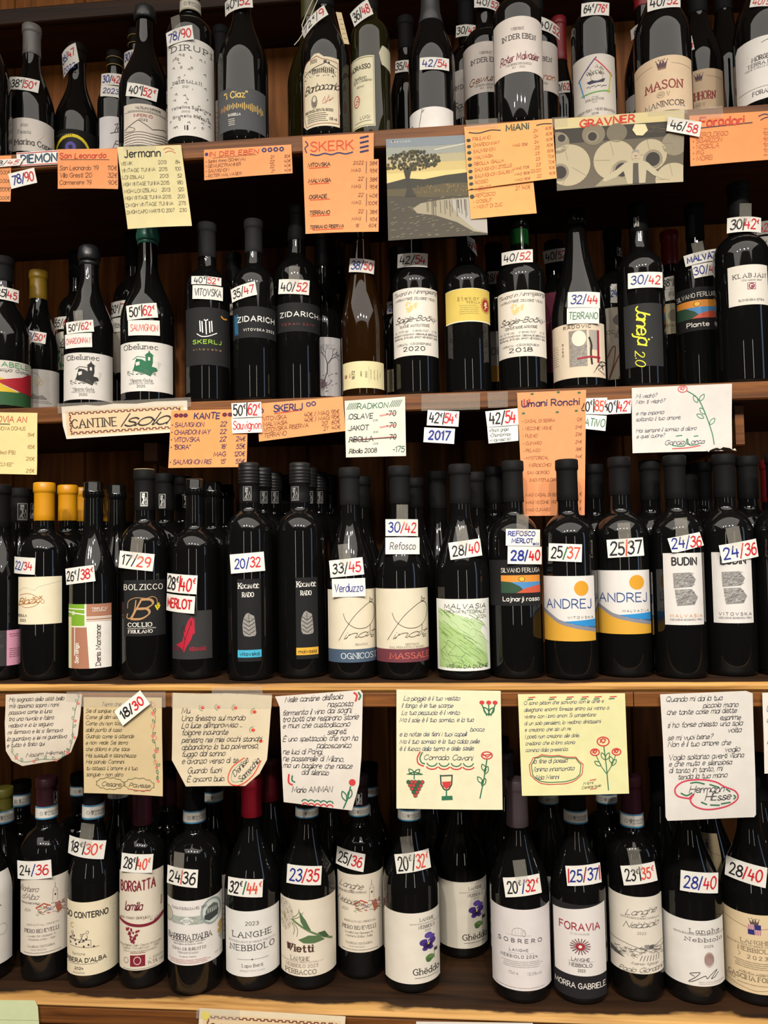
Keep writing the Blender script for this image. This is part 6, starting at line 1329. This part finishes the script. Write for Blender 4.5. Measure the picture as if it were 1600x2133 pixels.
slip('^rSauvignon', [(482, 870), (545, 868), (547, 901), (484, 903)], Y2 - .0036, 'slip with Sauvignon in red cursive between the two orange lists', 'q', .5, .92)
def d(s):
    s.text('RADiKON', .46, .12, .09, .50, '2a6a48', 'q', wt=1.3)
    for i in range(6): s.line([(.03 + .03 * i, .16), (.09 + .03 * i, .05)], .010, '2f5a44'); s.line([(.74 + .03 * i, .16), (.80 + .03 * i, .05)], .010, '2f5a44')
    for i, (a, e) in enumerate([('OSLAVE', '‹70'), ('JAKOT', '‹70'), ('RiBOLLA', '‹70')]):
        y = .29 + .20 * i; s.text('.' + a, .05, y, .085, None, '23201f', 'h', al='l', tr=1.5); s.text('<70'.replace('<', '-'), .84, y - .02, .085, None, '23201f', 'h', al='r'); s.line([(.18 if i == 2 else .58, y + .01), (.84, y - .02)], .024, 'e08a80', 3)
        if i == 2: s.line([(.1, y + .01), (.84, y - .01)], .014, '3a3634', 5)
        s.text('2018', .5, y + .085, .03, None, '55514e', 'q')
    s.text('.Ribolla 2008', .05, .89, .075, None, '23201f', 'h', al='l', tr=1.3); s.text('-175', .97, .88, .09, None, '2f5a44', 'h', al='r', tr=1.3)
note('price_list', 'white list with three wines struck out in red', 'note', [(718, 835), (844, 826), (846, 950), (721, 953)], Y2 - .0020, 'd9d8cc', d, wave=.0012)
slip('42~|^r54~', [(891, 854), (957, 857), (955, 889), (889, 886)], Y2 - .0006, 'slip handwritten 42/54 hanging alone at the centre', hh=.62, ww=.86)
slip('^b2017', [(884, 890), (948, 893), (946, 925), (882, 921)], Y2 - .0004, 'slip handwritten 2017 in bold blue', 'H', .58, .68)
slip('42/^r54', [(1011, 857), (1080, 850), (1080, 885), (1015, 890)], Y2 - .0004, 'slip handwritten 42/54 at left of the tall orange list', hh=.68)
note('price_slip', 'slip listing three grape names in green pen under the 42/54 slip', 'price tag', [(1015, 890), (1079, 884), (1080, 918), (1018, 924)], Y2 - .0002, 'f0eee8', lambda s: rows(s, ['•Pinot grigio', '•Chardonnay', '•Malvasia Ist.'], .05, .9, .22, .82, .2, '2f4a40', 'p'), wave=.0004)
def d(s):
    s.text('Umani Ronchi', .48, .092, .05, .84, '2c2450', 'H', wt=.9); s.text('U', .13, .088, .052, None, 'b83a34', 'H', wt=1.2, layer=3)
    for x, y in ((.22, .015), (.6, .01), (.9, .02), (.08, .17), (.58, .17), (.86, .165)): s.disc(x, y, .025, '2f6a44', 4, ry=.008)
    rows(s, [('- CASAL DI SERRA', '12€'), ('- VECCHIE VIGNE', '24€'), ('- PLENIO', '25€'), ('- CUMARO', '24€'), ('- PELAGO', '38€'), ('- HYSTORICAL', '54€'), ('    (VERDICCHIO)', ''), ('- SAN GIORGIO', ''), ('    (MONTEPULCIANO)', ''), ('', ''), ('MAG CASAL DI SERRA', '€'), ('MAG VECCHIE VIGNE', '€'), ('MAG CUMARO', '€')], .05, .94, .235, .95, .024, '7a4a34', 'q')
note('price_list', 'very tall orange list reaching down behind the black capsules', 'note', [(1077, 818), (1221, 812), (1218, 1073), (1090, 1075)], Y2 - .0016, 'e89a6a', d, wave=0)
slip('20~|^o85~', [(1205, 830), (1265, 828), (1266, 864), (1207, 862)], Y2 - .0008, 'slip handwritten 85 in red, half behind the tall orange list', hh=.6, ww=.9)
slip('^gNATiVO', [(1207, 862), (1264, 866), (1261, 898), (1205, 892)], Y2 - .0006, 'slip with green capitals below the 85 slip', 'q', .5, .9)
slip('30~|^r42~', [(1253, 834), (1316, 830), (1314, 861), (1255, 864)], Y2 - .0004, 'slip handwritten 42 in red, left of the white rose verse', hh=.66, ww=.92)
def rose(s, x, y, w, c='c84a48'):
    h = w * .75 * s.W / s.H; s.ring(x, y, w, .012, c, ry=h); s.line([(x - w * .5, y - h * .5), (x, y + h * .3), (x + w * .4, y - h * .4), (x - w * .1, y - h * .6), (x - w * .5, y + h * .2)], .012, c, sm=3)
def leaf(s, x, y, a, l, c='2f7a54', w=.008):
    k = s.W / s.H; ca, sa = math.cos(a), math.sin(a); s.line([(x, y), (x + l * .5 * ca - l * .25 * sa, y - (l * .5 * sa + l * .25 * ca) * k), (x + l * ca, y - l * sa * k), (x + l * .5 * ca + l * .25 * sa, y - (l * .5 * sa - l * .25 * ca) * k), (x, y)], w, c, sm=3)
def poem(s, lns, x0, y0, y1, h, col='2a2830', st='j'):
    n = len(lns)
    for i, t in enumerate(lns):
        if not t: continue
        dx = 0
        if isinstance(t, tuple): t, dx = t
        y = y0 + (y1 - y0) * i / max(1, n - 1); w = s.width(t, 1.5) * h * s.H / 10 / s.W; av = .95 - x0 - dx; w = min(w, av)
        s.text(t, x0 + dx + w / 2, y, h, w, col, st, rot=-1.0, tr=1.5, wt=1.15)
def d(s):
    poem(s, ['Mi vedrò?', 'Non ti vedrò?', '', 'e me importa', 'soltanto il tuo amore,', '', 'Hai sempre il sorriso di allora', 'e quel cuore?'], .04, .13, .74, .058, '3a3c50')
    s.text('Garcia Lorca', .52, .85, .07, .40, '3a3c50', 'p', rot=-1); rose(s, .51, .05, .045); g = '2f7a54'; s.line([(.55, .08), (.66, .20), (.74, .45), (.80, .72), (.82, .90)], .014, g, sm=4)
    for a in ((.62, .16, 5.2), (.68, .24, 1.0), (.73, .44, 2.2), (.72, .50, 2.6), (.78, .60, .9)): leaf(s, a[0], a[1], a[2], .08, g, .010)
    s.line([(.40, .90), (.52, .91), (.55, .80), (.57, .90), (.66, .89)], .014, g, sm=3); s.line([(.40, .95), (.56, .94), (.68, .91)], .014, 'c84a48', sm=3); s.line([(.44, .76), (.50, .75)], .014, g); s.line([(.62, .77), (.66, .765)], .014, g)
note('handwritten_verse', 'white sheet with a long-stemmed red rose under the second shelf', 'note', [(1316, 808), (1525, 799), (1524, 939), (1316, 945)], Y2 - .0010, 'd4cfca', d, wave=.0022, seed=1)
# third shelf edge: the verses
GR, RD = '2f6a4c', 'c23a3c'
def vine(s, pts, n, rr, w=.006):
    s.line(pts, w, GR, sm=4); p = smooth_pts(pts, 6)
    for i in range(n):
        q = p[int(i * (len(p) - 1) / max(1, n - 1))]; leaf(s, q[0], q[1], rr.uniform(.6, 2.5), .05, GR, .006)
        if i % 2: s.disc(q[0] + rr.uniform(-.03, .03), q[1] + .01, .018, 'd9706a', 4, n=8)
def d(s):
    poem(s, ['Ho sognato della città bella', "m'è apparsa sopra i rami", 'passava come la luna', "tra una nuvola e l'altra", 'vedeva e io la seguivo', 'mi fermavo e lei si fermava', 'la guardavo e lei mi guardava', 'e tutto è finito qui.'], .05, .08, .70, .055); s.text('Nazim Hikmet', .55, .84, .05, .5, '3a3840', 'p', rot=-3)
    rr = random.Random(5); vine(s, [(.96, .06), (.92, .25), (.90, .45), (.90, .65), (.86, .82)], 8, rr); vine(s, [(.12, .80), (.25, .94), (.5, .92), (.7, .93), (.86, .84)], 8, rr)
note('handwritten_verse', 'curled white verse sheet with cut lower corners, leftmost', 'note', [(12, 1444), (171, 1443), (166, 1590), (14, 1594)], Y3 - .0012, 'cfc4b4', d, [(0, .02), (.5, .0), (1, .02), (.99, .3), (.97, .60), (.88, .84), (.70, .95), (.5, .97), (.25, 1), (.12, .92), (.04, .78), (.0, .4)], wave=.004, seed=2, tapes=[(.80, .12, .18, .14)])
def d(s):
    poem(s, [('Terra che sei', .2), 'Sei di sangue e di carne', 'Come gli altri uomini', 'Come chi non tocca', 'dalla porta di casa', 'Guarda come si attende', 'e non vede. Sei terra', 'che dolora e che tace', 'Hai sussulti e stanchezze', 'Hai parole. Cammini', "tu attesa. L'amore è il tuo", 'sangue - non altro'], .03, .07, .80, .040, '3a3630'); s.text('Cesare', .34, .90, .045, .24, '3a3630', 'p'); s.text('Pavese', .70, .90, .045, .27, '3a3630', 'p')
    for cx, cy, rx, ry, c in ((.33, .895, .165, .055, '5a5a3c'), (.70, .895, .18, .06, '5a5a3c')): s.line([(cx + rx * math.cos(t * .2618) * (1 + .1 * (t % 2)), cy + ry * math.sin(t * .2618) * (1 + .18 * (t % 2))) for t in range(25)], .006, c, sm=3)
    s.line([(.57, .945), (.70, .955), (.84, .95)], .006, RD, sm=3); rr = random.Random(9); vine(s, [(.86, .08), (.92, .2), (.88, .38), (.92, .5), (.90, .62), (.94, .74), (.93, .84)], 10, rr, .004)
    for y in (.07, .16, .29, .41, .54, .66): s.ring(.88 + .05 * rr.random(), y, .025, .006, 'd9826a')
note('handwritten_verse', 'brown-stained cream verse sheet with two cloud-ringed names', 'note', [(174, 1452), (337, 1453), (340, 1658), (176, 1651)], Y3 - .0018, 'cab68e', d, wave=.002, seed=3, tapes=[(-.05, .10, 1.1, .16)])
slip('18/^r30', [(238, 1482), (292, 1438), (313, 1466), (256, 1512)], Y3 - .0060, 'steeply tilted slip handwritten 18/30 over the stained verse sheet', 'H', .5, .76)
def d(s):
    poem(s, ['Mu.', 'Una finestra sul mondo', "La luce all'improvviso ...", 'folgore incurante', 'penetra nei miei occhi stanchi', 'abbandono la tua polverosa,', 'fuggo dal sonno', 'e avanzo verso di te'], .10, .19, .73, .058); poem(s, ['Guardo fuori', 'È ancora buio.'], .16, .83, .92, .058); s.text('Denise', .70, .80, .06, .2, '2a2830', 'p', rot=-48); s.text('Sarrecchia', .79, .83, .06, .27, '2a2830', 'p', rot=-48)
    for x, y in ((.31, .155), (.47, .15), (.64, .155), (.83, .20), (.82, .40), (.90, .52)): s.disc(x, y, .020, 'd0452c', 4, ry=.018); s.ring(x, y, .035, .007, '6a8a6a', a0=60 + 90 * x, a1=200 + 90 * x, ry=.035)
    s.line([(.74, .70), (.62, .80), (.58, .92), (.62, .985), (.72, .985), (.84, .88), (.91, .73)], .012, 'cf4a34', sm=4); s.line([(.72, .74), (.63, .84), (.62, .94), (.70, .95), (.82, .86)], .008, '8aa88a', sm=4)
note('handwritten_verse', 'cream verse sheet with orange dots and pointed lower corners', 'note', [(358, 1443), (567, 1445), (563, 1633), (358, 1638)], Y3 - .0018, 'cfc1a6', d, [(.01, .0), (.3, .01), (.55, .0), (1, .02), (.97, .72), (.90, .87), (.76, 1), (.15, 1), (.0, .72)], wave=.003, seed=4, tapes=[(0, .16, 1, .16)])
def d(s):
    poem(s, [("Nelle cantine dell'Isola", .03), ('nascosta', .52), 'fermenta il vino dai sogni,', 'tra botti che respirano storie', 'e muri che custodiscono', ('segreti.', .52), "È uno spettacolo che non ha", ('palcoscenico', .40), 'ne luci di Parigi,', 'ne passerelle di Milano,', 'ma un bagliore che nasce', ('dal silenzio', .22)], .08, .05, .69, .046); s.text('Mario AMMAN', .42, .84, .05, .48, '2a2830', 'p', rot=-4)
    s.line([(.90, .02), (.935, .045), (.92, .09)], .016, RD, sm=3); s.line([(.95, .02), (.975, .05), (.955, .08)], .014, GR, sm=3); s.line([(.15, .72), (.145, .79), (.19, .81)], .016, RD, sm=3); s.line([(.19, .73), (.185, .77), (.22, .785)], .013, GR, sm=3)
    for i in range(5): s.ring(.34 + .075 * i, .955, .038, .010, GR, a0=190, a1=350, ry=.022); s.ring(.34 + .075 * i, .985, .034, .011, RD, a0=190, a1=350, ry=.022)
    s.disc(.90, .765, .04, RD, 4, ry=.028); s.line([(.88, .80), (.85, .90), (.80, .985)], .012, GR); leaf(s, .83, .92, 2.0, .11, GR, .010); leaf(s, .86, .90, 1.3, .10, GR, .010)
note('handwritten_verse', 'tall white verse sheet with a red tulip and torn upper corner', 'note', [(573, 1446), (756, 1437), (752, 1686), (578, 1676)], Y3 - .0022, 'd2cbc2', d, [(0, .02), (.97, 0), (1, .03), (1, .55), (.98, .78), (.90, 1), (.08, .97), (.06, .5), (.05, .12)], wave=.003, seed=5)
def d(s):
    poem(s, [('La pioggia è il tuo vestito', .04), ('Il fango è le tue scarpe', .02), ("La tua pezzuola è il vento", .02), "Ma il sole è il tuo sorriso, e la tua", '', "e la notte dei fieni i tuoi capelli", 'Ma il tuo sorriso e la tua calda pelle', "è il fuoco della terra e delle stelle."], .03, .07, .49, .036, '20305c'); s.text('bocca', .77, .325, .034, .13, '20305c', 'p'); s.text('Corrado Cavani', .49, .565, .042, .46, '2a3440', 'p')
    for x in (.82, .885, .945): s.disc(x, .10, .024, RD, 4, ry=.017); s.line([(x, .12), (.885 + (x - .885) * .3, .21)], .010, GR)
    leaf(s, .885, .20, 2.2, .08, GR, .01); leaf(s, .885, .20, .9, .08, GR, .01)
    s.line([(.23, .52), (.20, .57), (.21, .62), (.26, .64)], .011, RD, sm=3); s.line([(.25, .525), (.225, .57), (.24, .61), (.27, .62)], .010, GR, sm=3)
    for i in range(4): s.ring(.34 + .115 * i, .60, .05, .009, GR, a0=20, a1=160, ry=.04); s.ring(.34 + .115 * i, .635, .055, .010, RD, a0=20, a1=160, ry=.03)
    s.ring(.86, .545, .05, .010, RD, ry=.03); s.line([(.82, .53), (.86, .56), (.91, .53), (.86, .54), (.82, .545)], .009, RD); s.line([(.86, .58), (.83, .74), (.79, .905)], .010, GR)
    for q in ((.845, .68, 2.0), (.84, .70, 1.2), (.815, .78, 2.2), (.81, .80, 1.1)): leaf(s, q[0], q[1], q[2], .075, GR, .008)
    rr = random.Random(2)
    for r_ in range(5):
        for k in range(5 - r_): s.disc(.115 + .033 * k + .0165 * r_, .775 + .028 * r_, .018, RD if (k + r_) % 3 else '3f5a40', 4, n=10); s.ring(.115 + .033 * k + .0165 * r_, .775 + .028 * r_, .018, .005, '2f5a44', 5, n=10)
    s.line([(.17, .75), (.17, .69), (.10, .71), (.25, .71), (.17, .69)], .009, GR); leaf(s, .17, .71, 2.4, .07, GR, .008); leaf(s, .17, .71, .7, .07, GR, .008)
    s.line([(.42, .715), (.425, .79), (.45, .83), (.475, .84), (.50, .83), (.525, .79), (.53, .715), (.42, .72)], .011, '33403c'); s.fill([(.435, .77), (.52, .765), (.51, .81), (.475, .83), (.445, .81)], RD, 3); s.line([(.475, .84), (.475, .885)], .011, GR); s.fill([(.43, .89), (.53, .885), (.535, .92), (.43, .925)], GR, 3)
note('handwritten_verse', 'cream-yellow verse sheet with grapes, wine glass and rose drawings', 'note', [(826, 1436), (1043, 1439), (1047, 1686), (826, 1684)], Y3 - .0014, 'ddd8b8', d, wave=.0012, seed=6)
def d(s):
    poem(s, ['Ci sono pittori che scrivono con le cime e', 'disegnano enormi foreste entro cui vanno a', 'vivere con i loro amori. Si contentano', 'di un solo pensiero, lo vedono dirittissimi', 'e credono che sia un re.', 'I poeti non credono alle dole,', 'credono che la loro storia', 'cominci dalla presenza.'], .05, .08, .55, .036, '2f3260'); poem(s, ['la fine di poesia', "l'anima innamorata", 'Alda Merini'], .12, .66, .82, .042, '2f3260')
    for x in (.10, .30, .46, .60, .72, .86): s.line([(x, .035), (x + .06, .03)], .010, RD); s.line([(x - .01, .055), (x + .04, .05)], .010, GR)
    for k, c in ((0, RD), (1, GR)):
        q = [(.12 + .02 * k, .63), (.20, .60 + .015 * k), (.36, .61 + .012 * k), (.52, .63 + .012 * k), (.585 - .02 * k, .70), (.57 - .02 * k, .80), (.48, .87 - .02 * k), (.34, .89 - .02 * k), (.18, .88 - .02 * k), (.09 + .02 * k, .80), (.08 + .02 * k, .70), (.12 + .02 * k, .63)]
        for i in range(len(q) - 1): s.line([q[i], ((q[i][0] + q[i + 1][0]) / 2, (q[i][1] + q[i + 1][1]) / 2 + .008), q[i + 1]], .008, c, sm=2)
    rose(s, .78, .48, .055, RD); rose(s, .70, .585, .04, RD); rose(s, .90, .585, .04, RD); s.line([(.785, .53), (.80, .72), (.81, .96)], .010, GR); s.line([(.71, .62), (.755, .73), (.80, .80)], .008, GR); s.line([(.89, .62), (.85, .72), (.80, .80)], .008, GR)
    for q in ((.79, .66, 2.0), (.80, .66, 1.1), (.75, .72, 2.5), (.85, .72, .9), (.86, .70, 1.9)): leaf(s, q[0], q[1], q[2], .07, GR, .008)
    s.text('Mimì', .62, .885, .028, .09, 'k', 'p', rot=-6); s.text('Cantine Isola', .65, .92, .026, .18, 'k', 'p', rot=-6); s.line([(.64, .86), (.70, .85)], .008, RD); s.line([(.64, .945), (.70, .94)], .008, RD)
note('handwritten_verse', 'pale yellow verse sheet with three red roses on green stems', 'note', [(1079, 1446), (1302, 1444), (1310, 1652), (1087, 1656)], Y3 - .0014, 'd7d3a0', d, wave=.0015, seed=7)
def d(s):
    poem(s, ['Quando mi dai la tua', ('piccola mano', .40), 'che tante cose mai dette', ('esprime', .58), 'ti ho forse chiesto una sola', ('volta', .66), 'se mi vuoi bene?', 'Non è il tuo amore che', ('voglio', .62), 'Voglio soltanto averti vicina', 'e che muta e silenziosa', 'di tanto in tanto, mi', ('tenda la tua mano', .09)], .06, .055, .66, .040, '2a2a34'); s.text('Hermann', .46, .765, .05, .38, '2a2a34', 'p'); s.text('HEsse', .58, .825, .055, .28, '2a2a34', 'p')
    s.line([(.28, .835), (.14, .81), (.12, .75), (.22, .70), (.40, .69), (.56, .71), (.66, .75), (.78, .79), (.80, .85), (.68, .905), (.48, .925), (.34, .90), (.28, .85), (.32, .80), (.26, .835)], .012, 'c23a50', sm=5)
    for a in ([(.29, .715), (.36, .71), (.44, .725)], [(.50, .73), (.56, .745), (.60, .755)], [(.18, .79), (.24, .81), (.30, .79)], [(.68, .77), (.72, .79)], [(.76, .82), (.78, .835), (.76, .85)], [(.40, .865), (.46, .885)], [(.50, .89), (.60, .895)], [(.62, .885), (.72, .875)]): s.line(a, .011, GR, sm=3)
note('handwritten_verse', 'long white verse sheet with a name in a red cloud, right', 'note', [(1375, 1441), (1568, 1439), (1575, 1702), (1384, 1706)], Y3 - .0022, 'd1ccc6', d, [(0, .02), (.5, .01), (.93, 0), (1, .02), (1, .98), (.98, 1), (.02, 1), (0, .97), (.01, .4)], wave=.0025, seed=8)
note('handwritten_verse', 'white sheet cut by the right border beside the long verse', 'note', [(1588, 1443), (1680, 1442), (1684, 1609), (1592, 1611)], Y3 - .0010, 'dcd6ce', lambda s: poem(s, ['Un', 'o', '', 'E', 'O', 'c'], .08, .2, .85, .07, '55528a'), wave=.001, seed=9)
# bottom shelf edge
note('blank_card', 'pale green blank card at the bottom left corner', 'note', [(-60, 2083), (78, 2084), (84, 2170), (-60, 2170)], Y4 - .0010, 'cdd6ac', lambda s: s.line([(0, .46), (1, .48)], .012, 'aab48c'), [(0, 0), (.96, 0), (1, .15), (1, 1), (0, 1)], wave=0)
def cant2(s):
    cant(s); s.disc(.045, .20, .030, 'e0cf3a', 6, ry=.13)
note('shop_sign', 'cream sign with yellow dot and zigzag border, cut by the bottom border', 'sign', [(416, 2100), (720, 2117), (716, 2188), (412, 2168)], Y4 - .0012, 'dccdb0', cant2, wave=.0008, tapes=[(-.02, .3, .3, .3)])
note('blank_card', 'blank white sheet at the bottom border right of the cream sign', 'note', [(867, 2128), (1110, 2131), (1110, 2200), (867, 2198)], Y4 - .0010, 'dedad2', None, wave=0)
# loose strips of clear tape left on the shelf edges
for i, (q, Y, lb) in enumerate([([(878, 822), (1000, 818), (1000, 853), (878, 856)], Y2, 'strip of clear tape on the second shelf edge above the 42/54 slips'), ([(1015, 818), (1058, 815), (1058, 848), (1017, 850)], Y2, 'short clear tape strip left of the tall orange list'),
        ([(1386, 235), (1505, 220), (1508, 244), (1390, 258)], Y1 - .006, 'crumpled clear tape above the 46/58 slip'), ([(970, 250), (1036, 246), (1037, 264), (972, 268)], Y1 - .0045, 'clear tape folded over the shelf above the nine-wine list'),
        ([(440, 1432), (545, 1430), (548, 1446), (442, 1448)], Y3 - .0008, 'clear tape strip on the third shelf edge above the pointed verse sheet')]):
    c = [at_y(x, y, Y - .0006) for x, y in q]; o0 = c[0]; ts = Sheet((c[1] - c[0]).length, (c[3] - c[0]).length); ts.base = ts.m(tape_mat())
    ob = ts.build('tape_strip', lambda u, v, h: (c[0] * (1 - u / ts.W) + c[1] * (u / ts.W)) * (v / ts.H) + (c[3] * (1 - u / ts.W) + c[2] * (u / ts.W)) * (1 - v / ts.H) - o0 + Vector((0, -h - .0006 * math.sin(u * 300 + i), 0)), None, cu=.006, back=False)
    ob.location = o0; tag(ob, lb, 'tape', 'clear tape strips on the shelf edges')
